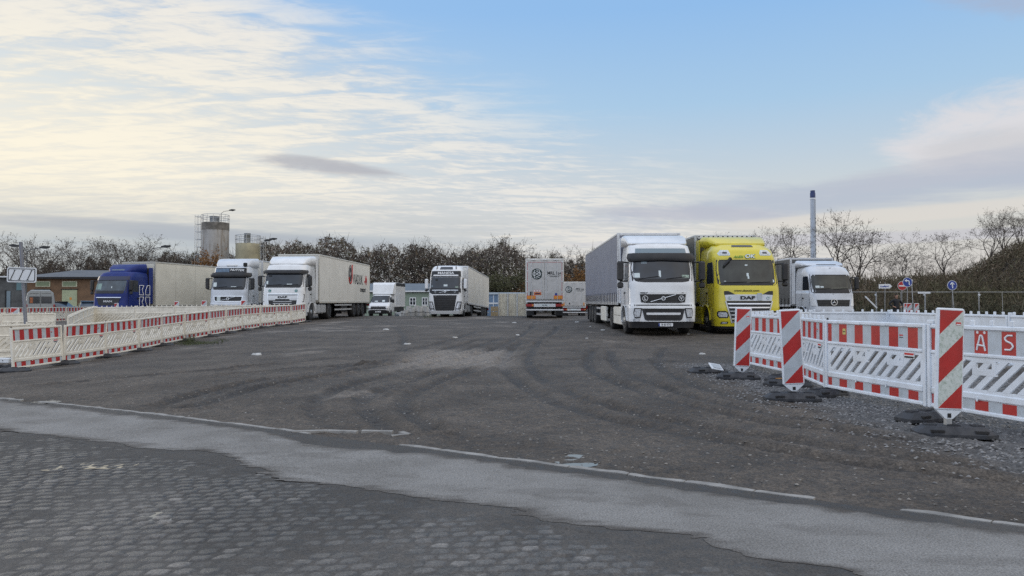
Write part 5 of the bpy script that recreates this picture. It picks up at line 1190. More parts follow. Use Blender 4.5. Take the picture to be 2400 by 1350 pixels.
# ---- white tractor with name lettering, in the middle
def truck_middle():
    xf, d = -4.85, 52.3; zf, zr = tz(xf, d + 1), -.22
    r = start('semi_truck', 'white truck with huge black grille standing alone in the middle', (xf, d, zf), .085, math.atan2(zr - zf, 14))
    rows = [(.2, 1.18, .06, .30), (.45, 1.24, -.04, .30), (1.1, 1.25, -.04, .30), (1.55, 1.23, .0, .30), (2.0, 1.22, .08, .30), (2.9, 1.19, .30, .30), (3.4, 1.15, .48, .36), (3.7, 1.06, .78, .46), (3.80, .92, 1.15, .5)]
    sh = Shell(rows); b = MB(); sh.body(b, 1.06, 3.80, 2.30, WHITE, 20); cab = b.build('cab', r)
    b = MB(); sh.body(b, .22, 1.06, .8, WHITE, 6); bump = b.build('bumper', r)
    b = MB(); sh.patch(b, [(2.08, -1.08, 1.08), (2.9, -1.07, 1.07)], GLASS, .012, 16, 3); dash_papers(b, sh, [(-.12, .16, 2.22, 2.36, PAPER), (.72, .95, 2.12, 2.22, mat('papers on dashboard', (0, 0, 0))), (-1.02, -.9, 2.2, 2.28, PALEGL), (-.75, -.55, 2.62, 2.76, DARK)]); b.build('windscreen', cab)
    b = MB(); sh.patch(b, [(1.66, -.95, .95), (1.78, -1.14, 1.14), (2.08, -1.12, 1.12)], INK, .014, 16, 2); sh.patch(b, [(1.92, -.95, .95), (1.96, -.95, .95)], CHROME, .03, 12); iron_mark(b, sh, 1.84, .42, .09, .075, .04)
    for x in (-.72, .72): b.disc((x, sh.fy(x, 1.84) - .03, 1.83), (0, -1, 0), .07, GREYREF, 14, .045, .01)
    b.build('front_panel', cab)
    b = MB(); sh.patch(b, [(2.92, -1.10, 1.10), (3.36, -1.05, 1.05)], INK, .016, 16, 2); sh.patch(b, [(2.98, -.92, .92), (3.07, -.90, .90)], WHITE, .034, 14)
    b.text('MANESA', .27, WHITEINK, FRONT(.0, sh.fy(.0, 3.2) - .06, 3.2) @ Matrix.Rotation(R(-20), 4, 'X'), .004, 1.15, .004); b.build('name_board', cab)
    b = MB(); sh.patch(b, [(3.47, -.48, .48), (3.68, -.44, .44)], GLASS, .012, 10, 2); b.build('roof_window', cab)
    b = MB(); sh.patch(b, [(.46, -.62, .62), (.52, -.70, .70), (1.58, -.86, .86)], BLACK, .016, 14, 4); slats(b, sh, [.56 + .125 * k for k in range(8)], [.70 + .019 * k for k in range(8)], DARK, .05, .028); b.text('VOLVO', .06, ALU, FRONT(-.7, sh.fy(-.7, 1.53) - .05, 1.535), .003, 1.2); b.build('grille', cab)
    for sx in (-1, 1):
        b = MB(); q = lambda a, c: (min(sx * a, sx * c), max(sx * a, sx * c)); sh.patch(b, [(.46, *q(.74, 1.0)), (.60, *q(.76, 1.14)), (1.12, *q(.90, 1.22))], DARK, .010, 6, 2); sh.patch(b, [(.62, *q(.82, 1.06)), (1.05, *q(.95, 1.18))], LAMP, .022, 5); sh.patch(b, [(.47, *q(.78, 1.12)), (.54, *q(.80, 1.15))], LAMP, .02, 5); b.build('headlight', bump)
    b = MB()
    for sx in (-1, 1): b.tube(sh.pt(sx * .72, 3.50, .02), sh.pt(sx * .68, 3.68, .06), .03, .03, 6, DARK)
    b.build('roof_horn', cab)
    cab_sides(cab, sh, WHITE, 2.05, 2.85); mirrors(cab, sh, WHITE, 2.05, 2.78, .22, .4, (1.86, 2.02))
    side_deflector(cab, WHITE, 1.22, 2.32, 2.75, 1.2, 3.7)
    tractor_rear(r, WHITE, tank=GALV); trailer(r, 'reefer', 2.85, side=WREEFER, z0=1.1, z1=3.92)
truck_middle()
# ---- two trailers seen from behind, their tractors ahead of them
def logo(b, x, y, z, r, flip):
    """round dark badge with a looped figure, on the rear door"""
    b.T = Matrix.Translation((x, y, z)) @ Matrix.Rotation(math.pi, 4, 'Z')
    D = mat('dark green badge', (.012, .030, .028), .5); b.disc((0, 0, 0), (0, -1, 0), r, D, 32, 0, .004)
    def st(pts, w_=.055):
        for p, q in zip(pts[:-1], pts[1:]): b.tube((p[0] * r, -.006, p[1] * r), (q[0] * r, -.006, q[1] * r), r * w_, r * w_, 5, WHITEINK)
    L_ = [(.68 * math.sin(2 * math.pi * k / 28), .30 * math.sin(4 * math.pi * k / 28)) for k in range(29)]; st(L_)
    st([(-.1, .72), (.45, .72), (.45, -.1)]); st([(.1, -.72), (-.45, -.72), (-.45, .62), (-.25, .62)]); st([(-.15, .40), (.15, .40), (.15, .55)], .045); st([(-.2, -.45), (.2, -.45), (.2, -.6), (.5, -.6)], .045); b.T = None
def truck_rear(lab, cx, d, heading, zg, h_top, marks, zr=0):
    ln = 16.5
    loc = Vector((cx + heading * ln, d + ln, zg)); r = empty('semi_truck', loc, (zr, 0, -math.atan(heading) + math.pi)); tag(r, lab, 'truck', 'trailers seen from behind')
    sh = Shell(FH_ROWS); b = MB(); sh.body(b, 1.06, 3.40, 2.28, WHITE); cab = b.build('cab', r)
    b = MB(); sh.body(b, .3, 1.06, .8, WHITE, 5); b.build('bumper', r); b = MB(); sh.patch(b, [(2.0, -1.1, 1.1), (2.75, -1.06, 1.06)], GLASS, .012, 12, 2); b.build('windscreen', cab)
    mirrors(cab, sh, None, 2.2, 2.85, .34); tractor_rear(r, WHITE)
    y1 = ln; trailer(r, 'reefer', ln - 13.6, side=WREEFER, frame=mat('pale trailer frame', (.62, .61, .58), .45, .2, var=.08), z0=1.22, z1=h_top)
    b = MB(); MR = lambda x, z: Matrix.Translation((x, y1 + .034, z)) @ Matrix.Rotation(math.pi, 4, 'Z') @ Matrix.Rotation(math.pi / 2, 4, 'X')
    big = marks == 'big'; zc = 2.95 if big else 3.02
    logo(b, .52 if big else .56, y1 + .036, zc, .37, 1)
    x = -.63
    b.text('MRL log', .30 if big else .27, INK, MR(x, zc + .05), .004, .92, .006); b.box(x - .43, x + .38, y1 + .032, y1 + .036, zc - .115, zc - .10, INK); b.text('www.mrllog.com', .085, INK, MR(x - .02, zc - .17), .004, 1.1, .004)
    RL = mat('red outline', (.42, .05, .05), .5)
    if big:
        for sx in (-1, 1):
            b.box(min(sx * .05, sx * 1.16), max(sx * .05, sx * 1.16), y1 + .031, y1 + .034, h_top - .26, h_top - .235, RL); b.box(min(sx * 1.13, sx * 1.155), max(sx * 1.13, sx * 1.155), y1 + .031, y1 + .034, 1.34, h_top - .26, RL)
            b.box(min(sx * .62, sx * 1.17), max(sx * .62, sx * 1.17), y1 + .0315, y1 + .046, 1.30, 1.50, ORANGE); b.box(min(sx * .60, sx * 1.19), max(sx * .60, sx * 1.19), y1 + .031, y1 + .040, 1.28, 1.52, REDINK)
        for k in range(3): b.disc((.67 - .175 * k, y1 + .04, 1.83), (0, 1, 0), .07, REDINK, 16, .055); b.disc((.67 - .175 * k, y1 + .038, 1.83), (0, 1, 0), .055, WHITEINK, 14)
        b.box(.22, .72, y1 + .032, y1 + .036, 1.55, 1.74, ORANGE); b.box(.25, .69, y1 + .036, y1 + .038, 1.58, 1.71, RL); b.box(.32, .62, y1 + .038, y1 + .040, 1.61, 1.68, INK)
        b.box(.80, .98, y1 + .032, y1 + .05, 1.53, 1.78, DARK); b.box(-.86, -.68, y1 + .032, y1 + .036, 1.50, 1.68, SIGNBLUE)
        b.text('WX 2873', .085, INK, MR(0, .875), .003, 1.0, .003)
    else:
        for sx in (-1, 1): b.box(min(sx * 1.0, sx * 1.12), max(sx * 1.0, sx * 1.12), y1 + .032, y1 + .046, 1.30, 1.62, ORANGE)
        b.box(.40, .54, y1 + .032, y1 + .036, 1.42, 1.62, DARK)
    b.build('door_lettering', r)
    h = MB()
    for k in (-1, 0, 1): h.cbox(k * .75 - .16, k * .75 + .16, y1 + .0, y1 + .05, h_top - .11, h_top - .05, ALU, .01)
    h.build('door_hinge', r)
truck_rear('rear of the larger grey trailer with round badge and orange markers, near the centre', 2.17, 48.2, .040, tz(2.2, 50), 3.98, 'big')
truck_rear('rear of the smaller, more distant grey trailer half hidden behind the larger one', 6.62, 77.5, .075, tz(6.6, 78) + .02, 3.85, 'small')
# ------------------------------------------------------------------ vans and cars
def box_van():
    d = 67; x = pxw(886, d); r = empty('box_van', (x, d, tz(x, d + 2)), (0, 0, R(-4))); tag(r, 'white box van with dark front bumper parked between cream trailer and green building', 'van')
    rows = [(.35, .98, .10, .25), (.75, 1.0, .0, .28), (1.05, .99, .06, .30), (1.30, .97, .42, .30), (1.38, .95, .62, .30), (2.05, .84, 1.25, .28), (2.14, .74, 1.45, .26)]
    sh = Shell(rows, .12); b = MB(); sh.body(b, .5, 2.14, 2.5, WHITE, 16); cab = b.build('cab', r)
    b = MB(); sh.patch(b, [(.36, -.96, .96), (.85, -.98, .98)], BLACK, .02, 14, 2); sh.patch(b, [(.85, -.72, .72), (1.06, -.66, .66)], BLACK, .012, 10); b.disc((0, sh.fy(0, .97) - .03, .97), (0, -1, 0), .10, CHROME, 16, .08, .01); b.build('bumper', cab)
    b = MB(); sh.patch(b, [(1.40, -.86, .86), (2.04, -.78, .78)], GLASS, .012, 12, 2); dash_papers(b, sh, [(.2, .45, 1.46, 1.62, PAPER), (-.5, -.2, 1.46, 1.55, PAPER)]); b.build('windscreen', cab)
    for sx in (-1, 1):
        b = MB(); q = lambda a, c: (min(sx * a, sx * c), max(sx * a, sx * c)); sh.patch(b, [(.86, *q(.72, .90)), (1.08, *q(.70, .92))], LAMP, .014, 5); b.build('headlight', cab)
        b = MB(); side_patch(b, sh, sx, [(1.42, .85, 1.9), (1.9, 1.2, 1.9)], GLASS); b.build('side_window', cab)
        b = MB(); b.cbox(min(sx * 1.08, sx * 1.28), max(sx * 1.08, sx * 1.28), .95, 1.10, 1.35, 1.72, BLACK, .04); b.tube((sx * .95, 1.0, 1.45), (sx * 1.12, 1.02, 1.45), .03, .03, 6, BLACK); b.build('mirror', cab)
        wheel(r, sx * .90, .95, .36, .24); wheel(r, sx * .90, 4.6, .36, .24)
    b = MB(); b.text('B MA 517', .11, INK, FRONT(0, sh.fy(0, .55) - .04, .55), .003); b.box(-.26, .26, sh.fy(0, .55) - .034, sh.fy(0, .55) - .02, .49, .61, WHITEINK); b.build('number_plate', cab)
    b = MB(); b.cbox(-1.1, 1.1, 2.35, 6.6, .95, 3.30, WHITE, .05); b.loft([[(-1.08, 2.4, 2.2), (1.08, 2.4, 2.2), (1.08, 2.4, 3.28), (-1.08, 2.4, 3.28)], [(-.95, 1.75, 2.2), (.95, 1.75, 2.2), (1.02, 2.1, 3.1), (-1.02, 2.1, 3.1)]], WHITE); b.build('cargo_box', r)
    b = MB(); b.box(1.1, 1.115, 2.5, 6.5, 2.98, 3.28, DARK); b.box(-1.0, 1.0, 2.2, 6.4, .55, .95, DARK); b.build('chassis', r)
box_van()
VANGREY = mat('van paint', (.26, .29, .31), .3, coat=.5, var=.06, vscale=2, dirt=(.18, .18, .17, 1), damt=.3)
VANBLUE = mat('blue grey paint', (.13, .19, .29), .3, coat=.5, var=.08, vscale=2)
def rear_van():
    d = 57.5; x = pxw(95, d); r = empty('panel_van', (x, d, tz(x, d) - .12), (0, 0, R(33))); tag(r, 'grey van seen from behind in front of the brick building', 'van')
    b = MB()
    def ring(y, w_, zb, zt, c): return [(-w_, y, zb), (-w_ * .99, y, zb + .9), (-w_ * .88, y, zt - c), (-w_ * .88 + c, y, zt), (w_ * .88 - c, y, zt), (w_ * .88, y, zt - c), (w_ * .99, y, zb + .9), (w_, y, zb)]
    b.loft([ring(0, .98, .4, 2.42, .22), ring(.06, 1.0, .38, 2.50, .25), ring(3.6, 1.0, .38, 2.52, .25), ring(4.3, .98, .38, 2.25, .25), ring(4.75, .95, .38, 1.45, .2), ring(5.5, .92, .38, 1.10, .2), ring(5.6, .8, .42, 1.0, .2)], VANGREY, False)
    body = b.build('body', r, bevel=.03)
    b = MB()
    for sx in (-1, 1): b.box(min(sx * .04, sx * .76), max(sx * .04, sx * .76), -.012, .03, 1.42, 1.98, GLASS)
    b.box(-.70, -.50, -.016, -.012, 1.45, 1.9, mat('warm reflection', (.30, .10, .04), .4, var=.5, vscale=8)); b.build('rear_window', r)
    b = MB(); b.box(-.008, .008, -.014, .02, .6, 2.3, DARK); b.box(-.7, -.1, -.012, .0, 2.2, 2.22, DARK); b.box(.1, .7, -.012, .0, 2.2, 2.22, DARK); b.build('door_seam', r)
    for sx in (-1, 1):
        b = MB(); b.cbox(min(sx * .86, sx * .98), max(sx * .86, sx * .98), -.03, .05, .9, 1.35, REDLAMP, .02); b.build('tail_light', r)
        b = MB(); b.sheet([[(sx * .985, y, z) for y in (2.9, 3.7, 4.2)] for z in (1.45, 1.7)] , GLASS, (-sx * .02, 0, 0)); b.sheet([[(sx * 1.003, y, 1.30), (sx * .93, y, 2.02)] for y in (.35, 1.6, 2.75)], VANBLUE, (-sx * .02, 0, 0)); b.build('side_window', r)
        wheel(r, sx * .88, .95, .34, .22); wheel(r, sx * .88, 4.6, .34, .22)
    b = MB(); b.cbox(-.95, .95, -.08, .05, .38, .62, BLACK, .03); b.build('bumper', r)
rear_van()
def car(label, x, d, rz, paint, roof=1.45):
    r = empty('parked_car', (x, d, tz(x, d)), (0, 0, rz)); tag(r, label, 'car')
    b = MB()
    def ring(y, w_, z0, z1, c=.1): return [(-w_, y, z0), (-w_, y, z1 - c), (-w_ + c, y, z1), (w_ - c, y, z1), (w_, y, z1 - c), (w_, y, z0)]
    b.loft([ring(0, .78, .35, .62), ring(.15, .86, .25, .74), ring(1.2, .89, .22, .95), ring(3.3, .89, .22, .98), ring(4.1, .86, .25, .92), ring(4.3, .78, .4, .75)], paint, True); body = b.build('body', r)
    b = MB(); b.loft([ring(1.05, .80, .93, .95, .01), ring(1.75, .66, .93, roof - .02, .12), ring(2.4, .66, .93, roof, .12), ring(3.2, .64, .93, roof - .06, .12), ring(4.0, .74, .90, .93, .01)], GLASS, True); b.build('window', r)
    b = MB(); b.loft([ring(1.7, .60, roof - .05, roof + .0, .02), ring(2.4, .62, roof - .03, roof + .02, .02), ring(3.25, .58, roof - .09, roof - .035, .02)], paint, True); b.build('roof', r)
    for sx in (-1, 1):
        b = MB(); b.cbox(min(sx * .5, sx * .8), max(sx * .5, sx * .8), -.0, .12, .56, .70, LAMP, .03); b.build('headlight', r)
        b = MB(); b.cbox(min(sx * .9, sx * 1.04), max(sx * .9, sx * 1.04), 1.3, 1.42, .92, 1.06, paint, .03); b.build('mirror', r)
        for y in (.85, 3.4): wheel(r, sx * .80, y, .31, .2)
    return r
DARKPAINT = mat('black paint', (.018, .018, .022), .25, coat=.6)
car('dark car half hidden behind the far barriers left of the blue truck', pxw(172, 60), 60, R(62), DARKPAINT, 1.47)
car('blue car showing only its windscreen beside the cab of the blue truck', pxw(215, 58), 58, R(35), mat('light blue paint', (.10, .20, .34), .25, coat=.6), 1.5)
# ------------------------------------------------------------------ buildings
BRICK = mat('worn brick', (.175, .105, .060), .85, var=.18, vscale=1.2, dirt=(.10, .07, .05, 1), damt=.4, bump=.2, bscale=14)
def wall_box(b, x0, x1, y0, y1, z0, z1, m): b.box(x0, x1, y0, y1, z0, z1, m)
def brick_building():
    d = 72.0; X = lambda px: pxw(px, d); Z = lambda py: pyz(py, d); zb = tz(-45, 72) - .4
    o = (X(150), d, 0); r = empty('brick_building', o); tag(r, 'low brown brick building with shallow grey roof behind the grey van', 'building')
    x0, x1 = X(60) - o[0], X(330) - o[0]; zt = Z(653)
    b = MB(); b.box(x0, x1, 0, 9, zb, zt, BRICK); wall = b.build('wall', r)
    m = mat('grey roof sheet', (.085, .095, .11), .6, var=.15, vscale=1); b = MB(); xp = X(120) - o[0]; zp = Z(637)
    e0, e1 = x0 - .5, x1 + .5
    top = [(e0, -.55, zt + .16), (e1, -.55, zt + .16), (e1, 9.4, zt + .16), (e0, 9.4, zt + .16)]
    rid = [(xp, 4.2, zp + .35), (x1 - 3.5, 4.2, zp + .3)]
    b.add(top + rid, [(0, 1, 5, 4), (1, 2, 5), (2, 3, 4, 5), (3, 0, 4)], m); b.box(e0, e1, -.55, 9.4, zt - .02, zt + .155, DARK); b.build('roof', r)
    G = mat('pale green boards', (.38, .42, .27), .6, var=.1, vscale=3); FR = mat('cream frame', (.50, .52, .38), .6)
    for a, c in ((84, 118), (146, 181), (238, 272)):
        w_ = MB(); w_.box(X(a) - o[0], X(c) - o[0], -.06, .02, Z(672), Z(659), FR); w_.box(X(a) - o[0] + .1, X(c) - o[0] - .1, -.075, -.055, Z(672) + .08, Z(659) - .08, mat('dull green pane', (.20, .25, .14), .3)); w_.build('window', r)
        dd = MB(); dd.box(X(a) - o[0], X(c) - o[0], -.05, .02, zb, Z(679), G); dd.box(X(a) - o[0] - .08, X(c) - o[0] + .08, -.10, .02, Z(679), Z(677), DARK)
        if a == 146: dd.box(X(164) - o[0], X(169) - o[0], -.06, -.05, Z(703), Z(697), ORANGE)
        dd.build('door', r)
    # grey annexe on the left
    r2 = empty('annexe', (X(10), d + .5, 0)); tag(r2, 'dark grey annexe with flat pale-edged roof at the left edge, beside the brick building', 'building')
    a0, a1 = X(-220) - X(10), X(60) - X(10) - .02
    b = MB(); b.box(a0, a1, 0, 8, zb, Z(650), mat('grey render', (.10, .105, .105), .85, var=.2, vscale=1.2, dirt=(.05, .05, .05, 1), damt=.4)); b.build('wall', r2)
    b = MB(); b.box(a0 - .3, a1 + .3, -.4, 8.3, Z(650) + .002, Z(647), SIGNWHITE); b.build('roof', r2)
    t = mat('teal pane', (.12, .22, .24), .3)
    for (p, q, u, v) in ((31, 48, 680, 662), (-40, -20, 680, 662), (-90, -70, 680, 662)):
        b = MB(); b.box(X(p) - X(10), X(q) - X(10), -.04, .02, Z(u), Z(v), t); b.build('window', r2)
    b = MB(); b.box(X(8) - X(10), X(17) - X(10), -.05, .02, zb, Z(682), PALEGL); b.box(X(4) - X(10), X(7.5) - X(10), -.05, .02, zb, Z(680), DARK); b.build('door', r2)
brick_building()
def green_building():
    d = 95.0; X = lambda px: pxw(px, d); Z = lambda py: pyz(py, d); zb = tz(-14, 95) - .3; ox = X(965)
    r = empty('green_building', (ox, d, 0)); tag(r, 'low pale green building with white windows behind the lone white truck', 'building')
    x0, x1 = X(855) - ox, X(1075) - ox; zt = Z(685)
    b = MB(); b.box(x0, x1, 0, 8, zb, zt, mat('pale green render', (.25, .32, .26), .85, var=.08, vscale=.8, dirt=(.18, .2, .17, 1), damt=.35)); b.build('wall', r)
    b = MB(); m = mat('blue grey roof', (.12, .145, .17), .6, var=.12, vscale=.7)
    zr = Z(668); e0, e1 = x0 - .3, x1 + .3
    b.add([(e0, -.4, zt + .22), (e1, -.4, zt + .22), (e1, 4, zr + .3), (e0, 4, zr + .3), (e1, 8.4, zt + .22), (e0, 8.4, zt + .22)], [(0, 1, 2, 3), (3, 2, 4, 5)], m); b.box(e0, e1, -.42, 8.4, zt + .04, zt + .215, SIGNWHITE); b.box(e0 + .1, e1 - .1, -.3, 8.3, zt + .0, zt + .035, DARK); b.build('roof', r)
    for a, c in ((960, 975), (989, 1003), (1020, 1034), (900, 914)):
        b = MB(); p, q = X(a) - ox, X(c) - ox; b.box(p, q, -.06, .02, Z(716), Z(697), WHITEINK); mid = (p + q) / 2
        for u, v in ((p + .1, mid - .05), (mid + .05, q - .1)): b.box(u, v, -.07, -.055, Z(714), Z(706), GLASS); b.box(u, v, -.07, -.055, Z(705), Z(699), GLASS)
        b.build('window', r)
    b = MB(); b.box(X(935) - ox, X(942) - ox, -.06, .02, zb, Z(695), mat('green door', (.10, .17, .09), .6)); b.box(X(942) - ox, X(943.5) - ox, -.05, .02, zb, Z(694), WHITEINK); b.build('door', r)
green_building()
def silo(label, px0, px1, ptop, d, m, rail_top, drum, drum_top, ladder, band=True):
    x = pxw((px0 + px1) / 2, d); rad = (px1 - px0) / 2 / FPX * d; z0 = tz(x, d) - .5; zt = pyz(ptop, d)
    r = empty('silo', (x, d, 0)); tag(r, label, 'silo')
    b = MB(); b.lathe([(rad, z0), (rad, zt - 1.1), (rad * 1.0, zt - .02), (rad * .98, zt)], m, 36)
    if band: b.lathe([(rad * 1.015, zt - 1.15), (rad * 1.015, zt - .05)], mat('weathered concrete band', (.17, .16, .145), .9, var=.3, vscale=1.5, dirt=(.08, .075, .065, 1), damt=.6, dscale=1.2), 36)
    b.build('shell', r)
    h = pyz(rail_top, d) - zt; f = MB(); n = 14
    P = [(rad * 1.02 * math.cos(2 * math.pi * k / n), rad * 1.02 * math.sin(2 * math.pi * k / n)) for k in range(n)]
    for k in range(n):
        f.tube((P[k][0], P[k][1], zt - .1), (P[k][0], P[k][1], zt + h), .035, .035, 4, GALV)
        for q in (.5, 1.0): f.tube((P[k][0], P[k][1], zt + h * q), (P[(k + 1) % n][0], P[(k + 1) % n][1], zt + h * q), .032, .032, 4, GALV)
    f.build('railing', r)
    b = MB(); rr = (drum[1] - drum[0]) / 2 / FPX * d; cx = pxw((drum[0] + drum[1]) / 2, d) - x; zz = pyz(drum_top, d)
    b.lathe([(rr, zt - .05), (rr, zz - .15), (rr * 1.1, zz - .14), (rr * 1.1, zz - .04), (rr * .5, zz)], mat('drum metal', (.30, .32, .34), .5, .3, var=.3, vscale=2), 16, 'z', (cx, 0, 0)); b.build('filter_drum', r)
    if ladder:
        f = MB(); la, lb, top = ladder; xa, xb = pxw(la, d) - x, pxw(lb, d) - x; zl = pyz(top, d)
        for xx in (xa, (xa + xb) / 2, xb):
            for yy in (-.35, .35): f.tube((xx, yy, z0), (xx, yy, zl), .040, .040, 4, GALV)
        k = 0; z = z0 + 1
        while z < zl:
            for yy in (-.35, .35): f.tube((xa, yy, z), (xb, yy, z), .03, .03, 4, GALV)
            z += 1.15
        f.build('ladder_cage', r)
    return r, x, zt
silo('tall grey concrete silo with a ladder cage and a lamp on its top', 474, 534, 522, 110, CONC, 504, (491, 512), 506, (458, 473, 504))
CRM = mat('cream silo paint', (.36, .33, .22), .7, var=.1, vscale=.8, dirt=(.12, .11, .09, 1), damt=.45, dscale=.6)
silo('shorter cream silo with a dark drum on its top, right of the concrete silo', 553, 608, 571, 108, CRM, 552, (572, 586), 546, (604, 619, 554), False)
def chimney():
    d = 262; x = pxw(1906.5, d); z0 = tz(x, d) - 1; zt = pyz(446, d); r = empty('chimney', (x, d, 0)); tag(r, 'tall pale chimney with dark blue cap behind the white truck', 'chimney')
    b = MB(); b.lathe([(.98, z0), (.86, pyz(464, d))], mat('pale chimney steel', (.42, .47, .54), .5, var=.08, vscale=.4), 20)
    for k in range(16): b.box(.55, .75, -.95, -.80, z0 + 8 + 1.6 * k, z0 + 8.5 + 1.6 * k, DARK)
    b.tube((.70, -.9, z0), (.62, -.9, pyz(468, d)), .08, .08, 4, GALV); b.lathe([(.98, pyz(467, d)), (.98, pyz(463.5, d))], SIGNWHITE, 20); b.build('shaft', r)
    b = MB(); b.lathe([(.92, pyz(463.4, d)), (.92, pyz(452, d)), (.80, pyz(451.8, d)), (.80, zt)], mat('dark blue cap', (.015, .03, .11), .5), 20); b.build('cap', r)
chimney()
def corrugated():
    d = 86; x0, x1 = pxw(1168, d), pxw(1236, d); z0 = tz(1, d) - .1; r = empty('corrugated_fence', (x0, d, 0)); tag(r, 'cream corrugated metal fence left of the larger grey trailer', 'fence')
    b = MB(); n = 90; g = []
    for z in (z0, pyz(688, d)): g.append([((x1 - x0) * k / n, .05 * math.sin(k * 1.3), z) for k in range(n + 1)])
    b.sheet(g, mat('cream corrugated steel', (.58, .56, .48), .6, var=.1, vscale=1.5, dirt=(.30, .27, .21, 1), damt=.45, dscale=1.1), (0, .04, 0), False); b.build('sheet', r)
    for k in range(4):
        b = MB(); xx = (x1 - x0) * (k + .02) / 3.1; b.box(xx - .06, xx + .06, -.2, -.08, z0, pyz(687, d), GALV); b.build('post', r)
    d = 90; r = empty('shipping_container', (pxw(1157, d), d, tz(-2, d)), (0, 0, R(3))); tag(r, 'blue and white container behind the wooden crates, right of the lone white truck', 'container')
    b = MB(); z1 = pyz(690, d) - tz(-2, d); b.box(-1.2, 1.2, 0, 5, 0, z1, mat('container blue', (.16, .25, .38), .5, var=.15, vscale=2))
    for k in range(9): b.box(-1.1 + .27 * k - .04, -1.1 + .27 * k + .04, -.04, .0, .1, z1 - .1, SIGNWHITE if k % 3 == 1 else mat('container blue', (0, 0, 0)))
    b.box(-1.15, 1.15, -.05, 0, z1 * .55, z1 * .62, SIGNWHITE); b.build('container_body', r)
    b = MB(); b.box(-1.3, 4.6, -.2, 5.2, z1 + .003, z1 + .25, mat('pale sheet roof', (.42, .50, .58), .5, var=.1)); b.build('roof', r)
    for i, (px, dd, zz) in enumerate(((1159, 84, 0), (1159, 84, .62))):
        WOOD = mat('raw timber', (.30, .235, .14), .8, var=.2, vscale=5); x = pxw(px, dd); r = empty('wooden_crate', (x, dd, tz(x, dd) + zz), (0, 0, R(4 * i))); tag(r, ['lower timber crate in front of the blue container', 'upper timber crate stacked in front of the blue container'][i], 'crate', 'stacked timber crates')
        b = MB()
        for k in range(4): b.box(-.42, .42, -.42, .42, .06 + .135 * k, .06 + .135 * k + .12, WOOD)
        b.build('boards', r); b = MB()
        for sx in (-.36, 0, .36): b.box(sx - .06, sx + .06, -.43, .43, 0, .06, WOOD); b.box(sx - .04, sx + .04, -.45, -.42, .06, .60, WOOD)
        b.build('battens', r)
corrugated()
def pipes():
    m = mat('grey concrete pipe', (.36, .36, .35), .85, var=.2, vscale=3, dirt=(.13, .125, .12, 1), damt=.5); first = None
    spots = [(943, 77, 1.0), (951, 75.5, .85), (958, 77.5, 1.25), (966, 75.5, 1.1), (976, 76, 1.3), (985, 75, 1.2), (994, 76.5, 1.3), (1001, 75, 1.15)]
    for i, (px, d, h) in enumerate(spots):
        x = pxw(px, d); lab = f'grey concrete pipe standing upright left of the lone white truck, {ORD[i]} from the left'
        if first is None:
            b = MB(); b.lathe([(.27, 0), (.27, 1.0), (.21, 1.0), (.21, .3)], m, 20); b.lathe([(.275, .48), (.275, .52)], DARK, 20); o = b.build('concrete_pipe'); tag(o, lab, 'pipe', 'upright concrete pipes'); first = o
        else: o = copy_tree(first, (0, 0, 0), (0, 0, 0), lab, 'upright concrete pipes')
        o.location = (x, d, tz(x, d) - .01); o.scale = (1, 1, h)
    b = MB(); b.cbox(-.28, .28, -.22, .22, 0, .42, PLASTIC, .05); b.cbox(-.30, .30, -.24, .24, .42, .50, PLASTIC, .03); b.box(-.2, .2, -.225, -.22, .12, .3, PALEGL); x = pxw(932, 70); o = b.build('plastic_tub', None, (x, 70, tz(x, 70) - .01)); tag(o, 'small white plastic tub right of the box van', 'tub')
pipes()
# ------------------------------------------------------------------ lamps and signs
def street_lamp(label, px, d, ptop, arms, zbase=None, rr=.07, m=None):
    """arms: list of (px of the head, py of the head)"""
    x = pxw(px, d); z0 = tz(x, d) - .2 if zbase is None else zbase; zt = pyz(ptop, d); r = empty('street_lamp', (x, d, 0)); tag(r, label, 'street lamp'); m = m or mat('dull lamp post', (.10, .105, .11), .6, .3)
    b = MB(); b.tube((0, 0, z0), (0, 0, zt), rr, rr * .7, 8, m); b.build('pole', r)
    for hx, hy in arms:
        X_, Z_ = pxw(hx, d) - x, pyz(hy, d); b = MB(); s = 1 if X_ > 0 else -1
        b.path([(0, 0, zt), (X_ * .25, 0, zt + (Z_ - zt) * .7), (X_ * .8, 0, Z_)], rr * .55, 5, m); b.build('arm', r)
        b = MB(); l = .45; b.loft([[(X_ - s * l, -.13, Z_ - .02), (X_ - s * l, .13, Z_ - .02), (X_ - s * l, .13, Z_ + .10), (X_ - s * l, -.13, Z_ + .10)], [(X_, -.2, Z_ - .08), (X_, .2, Z_ - .08), (X_, .2, Z_ + .20), (X_, -.2, Z_ + .20)], [(X_ + s * l, -.1, Z_ + .04), (X_ + s * l, .1, Z_ + .04), (X_ + s * l, .1, Z_ + .16), (X_ + s * l, -.1, Z_ + .16)]], BLACK); b.build('lamp_head', r)
street_lamp('street lamp with two heads behind the leaning sign pole at the left', 62, 70, 590, ((32, 577), (104, 581)))
street_lamp('single street lamp arching right above the cream trailer of the blue truck', 346, 74, 592, ((388, 579),))
street_lamp('twin-headed street lamp right of the cream silo', 613, 92, 577, ((627, 564), (640, 561)))
d_ = 110; street_lamp('small curved lamp standing on top of the concrete silo', 517, d_, 500, ((543, 493),), pyz(524, d_), .06)
